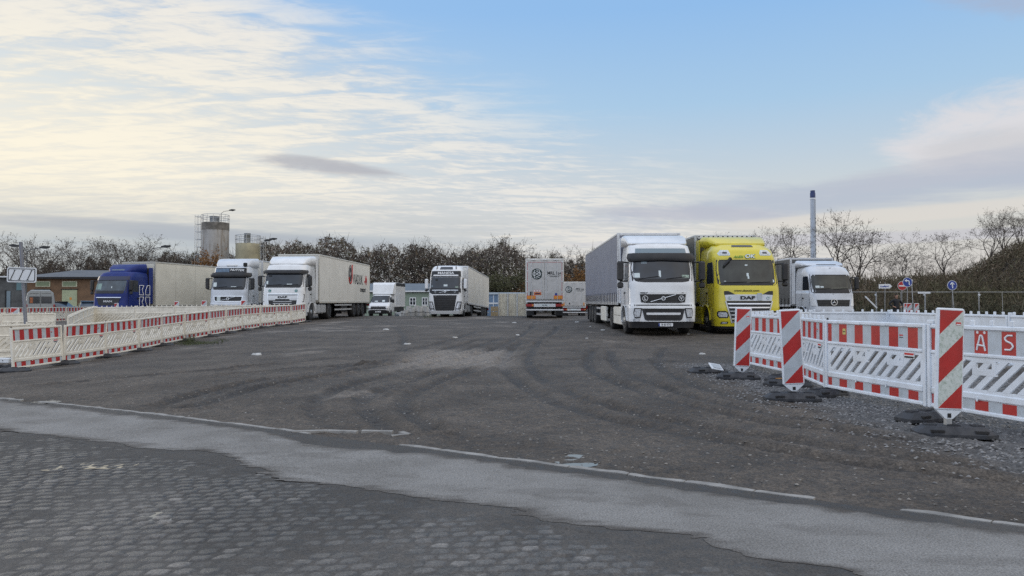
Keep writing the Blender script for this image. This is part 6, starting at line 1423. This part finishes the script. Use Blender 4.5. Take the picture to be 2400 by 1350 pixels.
def left_sign():
    d = 23.6; x = pxw(67, d); z0 = tz(x, d); r = empty('road_sign', (x, d, z0)); tag(r, 'white rectangular sign with three slanted black strokes on a leaning grey pole', 'sign')
    zt = pyz(567, d) - z0; dx = pxw(47, d) - x; k = dx / zt
    b = MB(); b.tube((0, 0, -.1), (dx, 0, zt), .055, .055, 10, mat('grey sign pole', (.19, .20, .23), .5, .4, var=.1)); b.build('pole', r)
    zc = pyz(644.5, d) - z0; xc = pxw(54, d) - x; hw, hh = 34 / FPX * d, 17.5 / FPX * d
    p = MB(); p.T = Matrix.Translation((xc, -.07, zc)) @ Matrix.Rotation(R(1.2), 4, 'Y') @ Matrix.Rotation(R(1), 4, 'Z')
    def rr(w_, h_, c, n=5):
        return [(sx * (w_ - c) + c * math.cos(a), sz * (h_ - c) + c * math.sin(a)) for sx, sz, a0 in ((1, 1, 0), (-1, 1, 90), (-1, -1, 180), (1, -1, 270)) for a in [R(a0 + 90 * q / n) for q in range(n + 1)]]
    p.prism(rr(hw, hh, .06), 'y', -.01, .01, SIGNWHITE); p.prism(rr(hw - .035, hh - .035, .05), 'y', -.013, -.0102, INK); p.prism(rr(hw - .062, hh - .062, .04), 'y', -.016, -.0132, SIGNWHITE)
    for q in (-.27, .0, .27):
        p.tube((q - .075, -.018, -.155), (q + .055, -.018, .155), .013, .013, 6, INK); p.box(q - .12, q - .03, -.02, -.0162, -.165, -.152, INK); p.box(q + .01, q + .10, -.02, -.0162, .152, .165, INK)
    p.build('sign_panel', r)
    b = MB(); 
    for dz in (-.12, .12): b.box(xc - .09, xc + .09, -.06, .06, zc + dz - .02, zc + dz + .02, GALV)
    b.build('clamp', r)
left_sign()
POLE = mat('sign post', (.36, .37, .38), .5, .5)
def post_sign(label, px, py, d, build, tilt=0.0, rad=.022):
    x = pxw(px, d); z0 = tz(x, d); zc = pyz(py, d) - z0; r = empty('traffic_sign', (x, d, z0), (0, tilt, 0)); tag(r, label, 'sign', 'signs in front of the bank')
    b = MB(); b.tube((0, 0, -.05), (0, 0, zc + .28), rad, rad, 8, POLE); b.build('post', r)
    b = MB(); build(b, zc); b.build('sign_face', r)
def arrow_left(b, z):
    b.disc((0, -.03, z), (0, -1, 0), .31, SIGNWHITE, 30, 0, .01); b.disc((0, -.043, z), (0, -1, 0), .285, SIGNBLUE, 30)
    y = -.05; b.path([(.10, y, z - .18), (.10, y, z + .02), (.05, y, z + .09), (-.08, y, z + .10)], .036, 6, WHITEINK); b.prism([(-.20, z + .10), (-.05, z + .20), (-.05, z + .0)], 'y', y - .012, y, WHITEINK)
def arrow_up(b, z):
    b.disc((0, -.03, z), (0, -1, 0), .31, SIGNWHITE, 30, 0, .01); b.disc((0, -.043, z), (0, -1, 0), .285, SIGNBLUE, 30)
    y = -.05; b.path([(0, y, z - .19), (0, y, z + .12)], .036, 6, WHITEINK); b.path([(-.12, y, z + .05), (0, y, z + .18), (.12, y, z + .05)], .034, 6, WHITEINK)
def no_entry(b, z):
    b.disc((0, -.03, z), (0, -1, 0), .30, SIGNWHITE, 30, 0, .01); b.disc((0, -.043, z), (0, -1, 0), .28, SIGNRED, 30); b.box(-.22, .22, -.05, -.044, z - .045, z + .045, WHITEINK)
def exit_arrow(b, z):
    b.prism([(-.42, z - .13), (-.42, z + .14), (.28, z + .17), (.44, z + .02), (.28, z - .12)], 'y', -.045, -.025, WHITEINK); b.text('Ausfahrt', .165, SIGNBLUE, FRONT(-.06, -.048, z + .005) @ Matrix.Rotation(R(3), 4, 'Z'), .003, 1, .006)
post_sign('white pointed sign with blue lettering on a post right of the white truck', 2073, 671.5, 47, exit_arrow, R(1))
post_sign('red round sign with white bar, partly behind the blue left-arrow sign', 2112.5, 670, 47.5, no_entry, R(1))
post_sign('blue round sign with white arrow bending left, above the person', 2126.5, 661.5, 46.5, arrow_left, R(0))
post_sign('blue round sign with white arrow pointing up, on a tilted post', 2238, 668.5, 46, arrow_up, R(-4.5))
x_ = pxw(2141, 48); b_ = MB(); b_.tube((0, 0, -.1), (-.12, 0, pyz(656, 48) - tz(x_, 48)), .03, .03, 8, GALV); b_.box(-.16, -.04, -.03, .03, pyz(660, 48) - tz(x_, 48), pyz(655, 48) - tz(x_, 48), GALV)
tag(b_.build('metal_post', None, (x_, 48, tz(x_, 48))), 'bare thin metal post beside the blue left-arrow sign', 'post')
def mesh_fence():
    first = None; pts = [(21.0, 49.0)]
    for k in range(8): pts.append((pts[-1][0] + 3.46, pts[-1][1] + (.35 if k % 2 else -.3)))
    for i in range(8):
        a, c = pts[i], pts[i + 1]; lab = ['mesh fence panel behind the white truck with the star', 'mesh fence panel below the white pointed sign', 'mesh fence panel behind the person and the red sign', 'mesh fence panel left of the blue up-arrow sign', 'mesh fence panel right of the blue up-arrow sign',
                                        'mesh fence panel before the bank, third from the right edge', 'mesh fence panel before the bank, second from the right edge', 'mesh fence panel before the bank at the right edge'][i]
        if first is None:
            r = empty('mesh_fence_panel'); tag(r, lab, 'fence', 'wire mesh fence panels before the bank'); L = 1.72; b = MB()
            for sx in (-1, 1): b.tube((sx * L, 0, .08), (sx * L, 0, 2.0), .022, .022, 6, GALV)
            for z in (.15, 1.98): b.tube((-L, 0, z), (L, 0, z), .018, .018, 6, GALV)
            b.tube((0, 0, .15), (0, 0, 1.98), .012, .012, 5, GALV); b.box(L - .06, L + .06, -.04, .04, 1.74, 1.84, SIGNWHITE); b.build('frame', r)
            b = MB()
            for k in range(23): xx = -L + .15 * k; b.tube((xx, 0, .15), (xx, 0, 1.98), .0025, .0025, 3, DARK)
            for k in range(7): b.tube((-L, 0, .2 + .28 * k), (L, 0, .2 + .28 * k), .0025, .0025, 3, DARK)
            b.build('wire_mesh', r)
            b = MB(); b.cbox(-L - .12, -L + .12, -.35, .35, -.02, .13, BASEM, .03); b.build('foot', r); first = o = r
        else: o = copy_tree(first, (0, 0, 0), (0, 0, 0), lab, 'wire mesh fence panels before the bank')
        o.location = ((a[0] + c[0]) / 2, (a[1] + c[1]) / 2, tz((a[0] + c[0]) / 2, 49)); o.rotation_euler = (R((i % 3 - 1) * 2), 0, yaw(a, c))
    b = MB(); b.cbox(-.55, .55, -.02, .02, -.05, .05, SIGNWHITE, .01); o = b.build('fence_plank', None, (pxw(2041.5, 48.2), 48.2, pyz(708.5, 48.2)), (0, R(45), 0)); tag(o, 'short white plank leaning slantwise on the mesh fence near the white truck', 'plank')
    b = MB(); b.cbox(-.42, .42, -.012, .012, 0, .14, SIGNWHITE, .01); o = b.build('fence_sign', None, (pxw(2163, 48.4), 48.25, pyz(688.5, 48.3))); tag(o, 'long blank white plate fixed along the top of the mesh fence', 'plate')
    for i, (px, d, lab) in enumerate(((2132, 41, 'small striped beacon right of the person in black'), (2148, 40, 'small striped beacon furthest right behind the white barriers'), (2121, 42, 'small striped beacon at the hand of the person in black'))):
        x = pxw(px, d); o = copy_tree(SMALL_BEACON, (x, d, tz(x, d) + .03), (0, R(2 * i - 2), R(12 * i)), lab, 'small beacons beside the person'); place_base(x, d, R(20 * i), 'black rubber foot under the ' + lab.replace('small striped ', ''), 'black rubber feet beside the person')
mesh_fence()
# ------------------------------------------------------------------ person
def person():
    d = 41.0; x = pxw(2100.5, d); z0 = tz(x, d)
    P = {}; J = []; E = []
    def j(n, x, y, z, rx, ry=None): P[n] = len(J); J.append(((x, y, z), (rx, ry or rx)))
    def e(a, b): E.append((P[a], P[b]))
    j('pelvis', 0, 0, .95, .155, .115); j('waist', 0, 0, 1.10, .145, .11); j('chest', 0, .0, 1.30, .175, .125); j('neck0', 0, .01, 1.46, .075); j('neck', 0, -.005, 1.52, .056); j('head0', 0, -.02, 1.58, .082, .09); j('head1', 0, -.025, 1.68, .078, .092); j('head2', 0, -.015, 1.755, .045)
    for a, b in zip(('pelvis', 'waist', 'chest', 'neck0', 'neck', 'head0', 'head1'), ('waist', 'chest', 'neck0', 'neck', 'head0', 'head1', 'head2')): e(a, b)
    for s, n in ((-1, 'l'), (1, 'r')):
        j('sh' + n, s * .20, 0, 1.42, .072); j('el' + n, s * .40, .06, 1.20, .052); j('wr' + n, s * .24, -.11, 1.05, .036); j('ha' + n, s * .185, -.14, 1.02, .034, .022); e('chest', 'sh' + n); e('sh' + n, 'el' + n); e('el' + n, 'wr' + n); e('wr' + n, 'ha' + n)
        for q in range(4): j(f'f{n}{q}', s * (.145 - .004 * q), -.150 - .004 * (q % 2), 1.045 - .019 * q, .010); e('ha' + n, f'f{n}{q}'); j(f'g{n}{q}', s * (.105 + .006 * (q % 3)), -.158, 1.035 - .021 * q, .008); e(f'f{n}{q}', f'g{n}{q}')
        j('t' + n, s * .175, -.13, 1.075, .012); e('ha' + n, 't' + n)
        j('hip' + n, s * .10, 0, .88, .105); j('kn' + n, s * .115, -.02, .50, .066); j('an' + n, s * .12, .02, .10, .046); j('toe' + n, s * .135, -.15, .045, .042); e('pelvis', 'hip' + n); e('hip' + n, 'kn' + n); e('kn' + n, 'an' + n); e('an' + n, 'toe' + n)
    me = bpy.data.meshes.new('person'); me.from_pydata([q[0] for q in J], E, []); o = bpy.data.objects.new('person', me); COL.objects.link(o)
    sk = o.modifiers.new('skin', 'SKIN'); su = o.modifiers.new('sub', 'SUBSURF'); su.levels = su.render_levels = 2
    for i, q in enumerate(J): me.skin_vertices[0].data[i].radius = q[1]
    me.skin_vertices[0].data[0].use_root = True
    dg = bpy.context.evaluated_depsgraph_get(); m2 = bpy.data.meshes.new_from_object(o.evaluated_get(dg)); o.modifiers.clear(); o.data = m2; m2.name = 'person'
    m2.materials.clear()
    for m in (mat('skin', (.36, .21, .15), .6), mat('black jacket', (.012, .013, .018), .75, var=.3, vscale=9), mat('dark trousers', (.02, .022, .028), .8), BLACK): m2.materials.append(m)
    for p in m2.polygons:
        c = p.center; p.use_smooth = True
        if c.z > 1.515: k = 0
        elif c.z > .93 and not (c.y < -.105 and abs(c.x) > .08 and c.z < 1.10): k = 1
        elif c.z > .93: k = 0
        elif c.z > .11: k = 2
        else: k = 3
        p.material_index = k
    o.location = (x, d, z0); o.rotation_euler = (0, 0, R(6)); tag(o, 'person in black jacket with hands on hips behind the white barriers', 'person')
    b = MB(); rg = []
    for k in range(6):
        t = k / 5; rad = .098 * math.cos(t * 1.35); rg.append([(rad * .92 * math.cos(a), .0 + rad * math.sin(a) + .004, 1.675 + .105 * math.sin(t * 1.5) - (.035 if math.sin(a) > .2 else -.035 * (t < .3))) for a in [2 * math.pi * q / 14 for q in range(14)]])
    b.loft(rg, mat('dark hair', (.02, .015, .012), .8), True); b.build('hair', o)
    b = MB(); sk_ = mat('skin', (0, 0, 0)); b.loft([[(-.008, -.10, 1.675), (.008, -.10, 1.675), (.012, -.098, 1.63), (-.012, -.098, 1.63)], [(-.004, -.108, 1.67), (.004, -.108, 1.67), (.009, -.125, 1.635), (-.009, -.125, 1.635)]], sk_)
    for s in (-1, 1): b.disc((s * .033, -.106, 1.672), (0, -1, 0), .010, INK, 10, 0, .004); b.cbox(s * .088 - .012, s * .088 + .012, -.03, .02, 1.635, 1.695, sk_, .008)
    b.box(-.025, .025, -.109, -.10, 1.598, 1.606, mat('lips', (.22, .09, .08), .6)); b.build('face', o)
person()
# ------------------------------------------------------------------ litter, grass
def litter():
    m = mat('scrap paper', (.50, .51, .51), .7, var=.2, vscale=9); rng = random.Random(8)
    L = [(603, 831, .34, 'flat white scrap lying in front of the long left barrier row'), (955, 806, .24, 'pale crumpled scrap in the middle of the yard, left of the pale patch'), (1213, 785, .20, 'pale crumpled scrap in the middle below the larger grey trailer'), (1066, 791, .26, 'thin pale strip of litter in the yard below the lone truck'),
         (1413, 773, .24, 'white crumpled paper beside the wheels of the curtain trailer'), (1023, 741, .42, 'white block lying under the bumper of the lone white truck'), (1383, 765, .12, 'tiny white scrap near the rear wheels of the curtain trailer'), (1645, 829, .22, 'thin white strip on the ground left of the smallest striped beacon'),
         (1352, 755, .30, 'pale paper on the ground between the two grey trailers and the curtain truck'), (1613, 783, .14, 'white scrap beside the front wheel of the white curtain truck'), (905, 772, .28, 'pale scrap on the ground below the box van'), (1206, 757, .3, 'small pale scrap below the larger grey trailer'), (1375, 792, .10, 'small white scrap before the front of the curtain trailer')]
    for px, py, s, lab in L:
        d = 1.3 * FPX / (py - 706)
        for _ in range(3): d = (CAM_H - tz(pxw(px, d), d)) * FPX / (py - 706)
        x = pxw(px, d); b = MB(); n = 9; ring = []; top = []
        for k in range(n):
            a = 2 * math.pi * k / n; q = s * .5 * rng.uniform(.7, 1.15); ring.append((q * math.cos(a), q * .55 * math.sin(a), 0)); top.append((q * .8 * math.cos(a), q * .42 * math.sin(a), s * rng.uniform(.08, .22)))
        b.loft([ring, top], m); o = b.build('litter', None, (x, d, tz(x, d) - .012), (0, 0, rng.uniform(-.5, .5))); tag(o, lab, 'litter', 'litter on the yard')
    o = None
    g = mat('weed blades', (.060, .075, .030), .7, var=.5, vscale=6); b = MB(); V = []; F = []
    for px, py, wpx, n, h in ((470, 804, 40, 500, .10), (440, 806, 22, 240, .12), (520, 798, 18, 130, .08), (443, 800, 12, 60, .30), (1222, 735, 10, 160, .8), (1000, 743, 22, 120, .2)):
        for _ in range(n):
            qx = px + rng.gauss(0, wpx * .6); qy = py + rng.gauss(0, 2.0); d = CAM_H * FPX / max(qy - 706, 20)
            for _k in range(3): d = (CAM_H - tz(pxw(qx, d), d)) * FPX / max(qy - 706, 20)
            x = pxw(qx, d); z = tz(x, d) - .03; hh = h * rng.uniform(.5, 1.3); a = rng.uniform(0, 6.28); lx, ly = rng.gauss(0, .5) * hh, rng.gauss(0, .5) * hh; w_ = .007 + .02 * h
            o_ = len(V); V += [(x - w_ * math.cos(a), d - w_ * math.sin(a), z), (x + w_ * math.cos(a), d + w_ * math.sin(a), z), (x + lx, d + ly, z + hh)]; F.append((o_, o_ + 1, o_ + 2))
    b.add(V, F, g); tag(b.build('grass'), 'thin green weeds along the foot of the left barrier row', 'grass', kind='stuff')
litter()
# ------------------------------------------------------------------ trees and undergrowth
BARK = mat('bark', (.080, .068, .058), .9, var=.3, vscale=2); TWIG = mat('twigs', (.075, .062, .053), .9, var=.35, vscale=1.5)
POD = mat('dry dark leaves', (.085, .066, .048), .8, var=.5, vscale=1.2); RUST = mat('rusty leaves', (.20, .095, .022), .7, var=.5, vscale=1.5); OLIVEL = mat('olive leaves', (.060, .062, .024), .8, var=.5, vscale=1.2)
def tree_mesh(seed, H=10.0, spread=.34, limbs=4, leaf=POD, leaves=520, fork=.30, bushy=False, lsize=.13, tipr=.012):
    """tapered trunk with limbs, and a crown of twigs and leaf clumps; returns two mesh builders"""
    rng = random.Random(seed); T = MB(); K = MB(); tips = []
    def rv(s): return Vector((rng.gauss(0, s), rng.gauss(0, s), rng.gauss(0, s)))
    def grow(p, d, l, r, lev, mb):
        n = 4 if lev < 2 else 3; q = p; step = l / n; rr = r
        for k in range(n):
            d = (d + rv(.16 if lev else .06) + Vector((0, 0, .09 if lev < 3 else .03))).normalized(); nq = q + d * step; nr = rr * (.84 if lev else .88)
            mb.tube(q, nq, rr, nr, 6 if lev == 0 else 4 if lev < 3 else 3, BARK if lev < 2 else TWIG, False); q, rr = nq, nr
            if lev >= 1 and k >= 1 and lev < 4 and rng.random() < .92:
                for _ in range(1 if lev < 3 else 2):
                    side = d.cross(rv(1)).normalized(); nd = (d * .55 + side * .85 + Vector((0, 0, .12))).normalized(); grow(q, nd, l * rng.uniform(.45, .68), max(rr * .62, tipr), lev + 1, K)
            if lev >= 3: tips.append(q)
        if lev < 4:
            for _ in range(2):
                side = d.cross(rv(1)).normalized(); grow(q, (d + side * .5).normalized(), l * rng.uniform(.5, .7), max(rr * .75, tipr), lev + 1, K if lev >= 1 else T)
        else: tips.append(q)
    base = Vector((0, 0, -.3)); h0 = H * fork
    if bushy: stems = [(base + Vector((rng.gauss(0, .5), rng.gauss(0, .5), 0)), Vector((rng.gauss(0, .35), rng.gauss(0, .35), 1)).normalized()) for _ in range(limbs)]
    else:
        top = base + Vector((rng.gauss(0, .15), rng.gauss(0, .15), h0 + .3)); T.tube(base, top, H * .020, H * .015, 8, BARK, False); stems = []
        for k in range(limbs):
            a = 2 * math.pi * k / limbs + rng.uniform(-.5, .5); s = spread * rng.uniform(.6, 1.3) * (0.3 if k == 0 else 1); stems.append((top, Vector((math.cos(a) * s, math.sin(a) * s, 1)).normalized()))
    for k, (p, d) in enumerate(stems): grow(p, d, H * (.42 if not bushy else .5) * rng.uniform(.85, 1.1), H * (.0105 if not bushy else .006), 1, T)
    V = []; F = []
    for _ in range(leaves):
        c = rng.choice(tips) + rv(.16); a = rv(1).normalized() * lsize * rng.uniform(.5, 1.2); b = a.cross(rv(1)).normalized() * lsize * rng.uniform(.25, .5); o = len(V); V += [c - a, c + b, c + a, c - b]; F.append((o, o + 1, o + 2, o + 3))
    K.add(V, F, leaf)
    zmax = max(v[2] for v in K.v); return T, K, zmax
TREES = []
for k, kw in enumerate((dict(seed=3, limbs=4, spread=.40), dict(seed=11, limbs=5, spread=.55), dict(seed=23, limbs=3, spread=.30, fork=.35), dict(seed=37, limbs=5, spread=.70, fork=.22), dict(seed=41, limbs=6, spread=.35, bushy=True), dict(seed=59, limbs=4, spread=.6, fork=.4),
                        dict(seed=67, limbs=5, bushy=True, leaf=RUST, leaves=2600, lsize=.22), dict(seed=71, limbs=2, spread=.14, fork=.12, leaves=250), dict(seed=83, limbs=6, bushy=True, leaf=OLIVEL, leaves=3600, lsize=.24))):
    T, K, zm = tree_mesh(**kw); r = empty('tree'); tr = T.build('trunk', r); K.build('crown', tr) if False else K.build('crown', r); TREES.append((r, zm))
_used = set()
def plant(v, px, ptop, d, label, group, wide=1.0, name=None, rz=None):
    r, zm = TREES[v]; x = pxw(px, d); z0 = tz(x, d); s = (pyz(ptop, d) - z0) / zm; rot = (0, 0, (px * .37) % 6.28 if rz is None else rz)
    if v not in _used: _used.add(v); o = r; o.location = (x, d, z0); o.rotation_euler = rot; o['label'] = label; o['category'] = 'tree'; o['group'] = group
    else: o = copy_tree(r, (x, d, z0), rot, label, group)
    o['category'] = 'tree'; o.scale = (s * wide, s * wide, s); return o
gl, gc, gr = 'thin-leaved trees on the left skyline', 'bare trees in the wood behind the trucks', 'bare trees on the right skyline'
for a in ((3, 8, 560, 104, 'bare tree at the far left edge, above the grey annexe'), (1, 42, 545, 100, 'wide bare tree behind the twin-headed lamp at the far left'), (5, 92, 551, 108, 'bare tree right above the white sign with black strokes'), (3, 138, 560, 104, 'bare tree above the middle of the brick building'),
          (1, 186, 556, 108, 'spreading bare tree above the right end of the brick building roof'), (0, 222, 566, 112, 'low bare tree left of the blue truck roof'), (2, 262, 553, 106, 'bare tree standing above the cab of the blue truck'), (5, 296, 543, 104, 'tall bare tree right above the front of the cream trailer'),
          (0, 340, 545, 108, 'bare tree over the cream trailer, left of the single lamp'), (3, 385, 562, 110, 'bare tree behind the head of the single street lamp'), (1, 424, 585, 112, 'low bare tree left of the concrete silo'), (4, 448, 580, 116, 'thin bare shrub tree touching the ladder of the concrete silo')):
    plant(*a, gl, 1.25)
for a in ((0, 662, 575, 116, 'bare tree right beside the cream silo, left end of the wood'), (1, 702, 565, 118, 'bare tree above the roof of the lettered trailer, left part'), (3, 742, 563, 116, 'bare tree above the front edge of the lettered trailer'), (0, 778, 572, 120, 'bare tree above the middle of the lettered trailer'),
          (5, 815, 576, 118, 'bare tree above the lettering of the cream trailer'), (1, 852, 570, 122, 'bare tree above the rear end of the lettered trailer'), (2, 893, 574, 120, 'bare tree above the box van, left one'), (3, 930, 570, 118, 'bare tree above the box van, right one'),
          (2, 968, 564, 122, 'bare tree above the green building'), (5, 1003, 556, 116, 'tall fine-twigged tree left above the lone white truck'), (3, 1040, 565, 120, 'bare tree right above the cab of the lone white truck'), (0, 1078, 566, 118, 'bare tree above the trailer of the lone white truck'),
          (1, 1112, 572, 122, 'low bare tree between the lone truck and the tallest tree of the wood'), (5, 1150, 562, 116, 'bare tree just left of the tallest tree of the wood'), (1, 1187, 544, 110, 'tallest bare tree of the wood, left of the grey trailers'), (3, 1240, 580, 118, 'bare tree above the left part of the larger grey trailer'),
          (0, 1278, 586, 120, 'low bare tree right above the roof of the larger grey trailer'), (1, 1316, 574, 112, 'rounded bare tree above the smaller grey trailer'), (2, 1356, 590, 118, 'low bare tree next to the rear edge of the curtain trailer')):
    plant(*a, gc, 1.15)
for a in ((5, 1652, 542, 122, 'bare tree top showing over the trailer of the yellow truck, left one', 1.0), (0, 1748, 541, 118, 'bare tree top showing over the roof of the yellow truck', 1.0), (1, 1805, 531, 96, 'bare tree between the yellow truck and the chimney, left one', 1.1), (2, 1858, 520, 94, 'bare tree just left of the chimney', 1.1),
          (4, 1890, 585, 92, 'low twiggy shrub tree at the base of the chimney', 1.2), (1, 1958, 491, 92, 'tallest bare tree right of the chimney, above the white truck', 1.0), (3, 2012, 510, 90, 'spreading bare tree leaning right beside the tallest one', 1.15), (4, 2055, 575, 84, 'low shrub tree on the bank crest right of the white truck', 1.5),
          (7, 2118, 532, 82, 'thin upright tree with bare stems above the left-arrow sign', 1.2), (4, 2108, 565, 80, 'bushy small tree at the foot of the thin upright tree', 1.4), (4, 2160, 590, 80, 'low shrub on the bank crest between thin tree and leaning tree', 1.6), (2, 2208, 537, 80, 'slender bare tree leaning right above the up-arrow sign', 1.3),
          (4, 2265, 585, 78, 'low shrub on the bank crest left of the big tree group', 1.6), (0, 2318, 487, 80, 'large bare tree at the left of the group near the right edge', 1.15), (1, 2352, 482, 82, 'large bare tree in the middle of the group near the right edge', 1.0), (5, 2392, 486, 80, 'large bare tree at the right edge', 1.1), (3, 2440, 480, 82, 'large bare tree cut by the right edge', 1.0), (4, 2345, 545, 77, 'shrubby tree below the group near the right edge', 1.5)):
    plant(*a[:5], gr, a[5])
go = 'small trees with autumn leaves'
plant(6, 1224, 640, 104, 'orange-leaved small tree left of the larger grey trailer', go, 1.0); plant(6, 1338, 618, 106, 'orange-leaved small tree above the smaller grey trailer', go, 1.1); plant(6, 505, 573, 105, 'rusty-leaved small tree in front of the concrete silo', go, .8); plant(8, 1190, 628, 103, 'olive green bushy tree left of the orange small tree', go, 1.4); plant(8, 1150, 640, 106, 'olive green bush behind the trailer of the lone white truck', go, 1.3); plant(8, 1122, 655, 108, 'brownish olive bush right behind the lone white truck', go, 1.2)
for v, (r, zm) in enumerate(TREES):
    if v not in _used:
        for c in list(r.children): bpy.data.objects.remove(c)
        bpy.data.objects.remove(r)
def thicket(name, label, n, place, seed, size, cols, twigs=0, twig_len=1.6):
    """a mass of leaf cards and twigs; place(rng) gives a point and a colour index"""
    rs = np.random.RandomState(seed); pts, colr, top = place(rs, n); n = len(pts)
    a = rs.normal(size=(n, 3)); a /= np.linalg.norm(a, axis=1)[:, None]; b = np.cross(a, rs.normal(size=(n, 3))); b /= np.linalg.norm(b, axis=1)[:, None]
    sz = size * rs.uniform(.5, 1.3, n)[:, None]; a = a * sz; b = b * sz * rs.uniform(.10, .30, n)[:, None]
    V = np.stack([pts - a, pts + b, pts + a, pts - b], 1).reshape(-1, 3); Ccol = np.repeat(colr, 4, 0)
    if twigs:
        p, c2, _ = place(rs, twigs); m_ = len(p); d = rs.normal(size=(m_, 3)) * .45 + np.array([0, 0, 1]); d /= np.linalg.norm(d, axis=1)[:, None]; l = twig_len * rs.uniform(.5, 1.5, m_)[:, None]
        s = np.cross(d, rs.normal(size=(m_, 3))); s /= np.linalg.norm(s, axis=1)[:, None]; s *= .035
        V2 = np.stack([p - s, p + s, p + d * l + s * .3, p + d * l - s * .3], 1).reshape(-1, 3); V = np.concatenate([V, V2]); Ccol = np.concatenate([Ccol, np.repeat(c2 * .8, 4, 0)])
    nq = len(V) // 4; me = bpy.data.meshes.new(name); me.vertices.add(len(V)); me.vertices.foreach_set('co', V.astype(np.float32).ravel()); me.loops.add(nq * 4); me.loops.foreach_set('vertex_index', np.arange(nq * 4, dtype=np.int32)); me.polygons.add(nq)
    me.polygons.foreach_set('loop_start', np.arange(0, nq * 4, 4, dtype=np.int32)); me.polygons.foreach_set('loop_total', np.full(nq, 4, np.int32)); me.update()
    at = me.color_attributes.new('leaf', 'FLOAT_COLOR', 'POINT'); at.data.foreach_set('color', np.concatenate([Ccol, np.ones((len(Ccol), 1))], 1).astype(np.float32).ravel())
    me.materials.append(mat('undergrowth', (1, 1, 1), .9, attr='leaf', spec=.2)); o = bpy.data.objects.new(name, me); COL.objects.link(o); tag(o, label, None, kind='stuff')
PROF = np.array([(-300, 620), (0, 625), (60, 633), (200, 622), (300, 612), (430, 608), (470, 600), (560, 605), (640, 592), (700, 585), (760, 583), (850, 588), (930, 590), (1000, 584), (1080, 588), (1150, 590), (1190, 585), (1230, 600), (1300, 598), (1380, 606), (1500, 610), (1900, 625), (2000, 640)], float)
BRN = np.array([(.075, .062, .054), (.095, .078, .066), (.058, .050, .046), (.105, .080, .056), (.080, .078, .052)])
def wood_place(rs, n):
    px = rs.uniform(-300, 1990, n); d = rs.uniform(112, 134, n); x = pxw(px, d); z0 = TZ(x, d); top = CAM_H + (706 - np.interp(px, PROF[:, 0], PROF[:, 1])) / FPX * d + (fbm(px, px * 0, .018, 3) - .5) * 5.5 + (vn(px, d, .09, 5) - .5) * 2.4 + .2
    t = rs.uniform(0, 1, n) ** .85; z = z0 + (top - z0) * t; c = BRN[rs.randint(0, 5, n)] * rs.uniform(.8, 1.3, n)[:, None] * 1.25 * (.75 + .6 * vn(px, z * 14, .035, 9))[:, None]
    ol = np.exp(-((px - 1180) / 60) ** 2) * (t < .75); c = c * (1 - .5 * ol[:, None]) + np.array((.105, .105, .042)) * (.5 * ol)[:, None]; return np.stack([x, d, z], 1), c, top
thicket('woodland', 'dense brown leafless wood closing the view behind the trucks', 140000, wood_place, 5, .36, None, 15000, 1.3)
def bank_place(rs, n):
    x = rs.uniform(15, 66, n); y = 53.5 + 25 * rs.uniform(0, 1, n) ** .9; z0 = TZ(x, y); u = rs.uniform(0, 1, n) ** 1.4; hgt = .35 + 1.25 * fbm(x, y, .35, 13) + .5 * sm(y, 66, 74); z = z0 + hgt * u
    g = fbm(x, y, .16, 33); c = np.array([(.104, .080, .056), (.120, .094, .064), (.082, .068, .048), (.094, .086, .052)])[rs.randint(0, 4, n)] * rs.uniform(.9, 1.6, n)[:, None]
    gr_ = sm(g, .5, .68)[:, None] * .6; c = c * (1 - gr_) + np.array((.090, .088, .044)) * gr_; low = (1 - sm(y, 54, 58))[:, None]; c = c * (1 - .55 * low) + np.array((.036, .050, .028)) * .55 * low
    pale = (rs.uniform(0, 1, n) > .985)[:, None]; c = np.where(pale, np.array((.16, .15, .10)), c); return np.stack([x, y, z], 1), c, z
thicket('shrubbery', 'dense brown and dull green scrub covering the bank on the right', 95000, bank_place, 8, .20, None, 16000, .8)
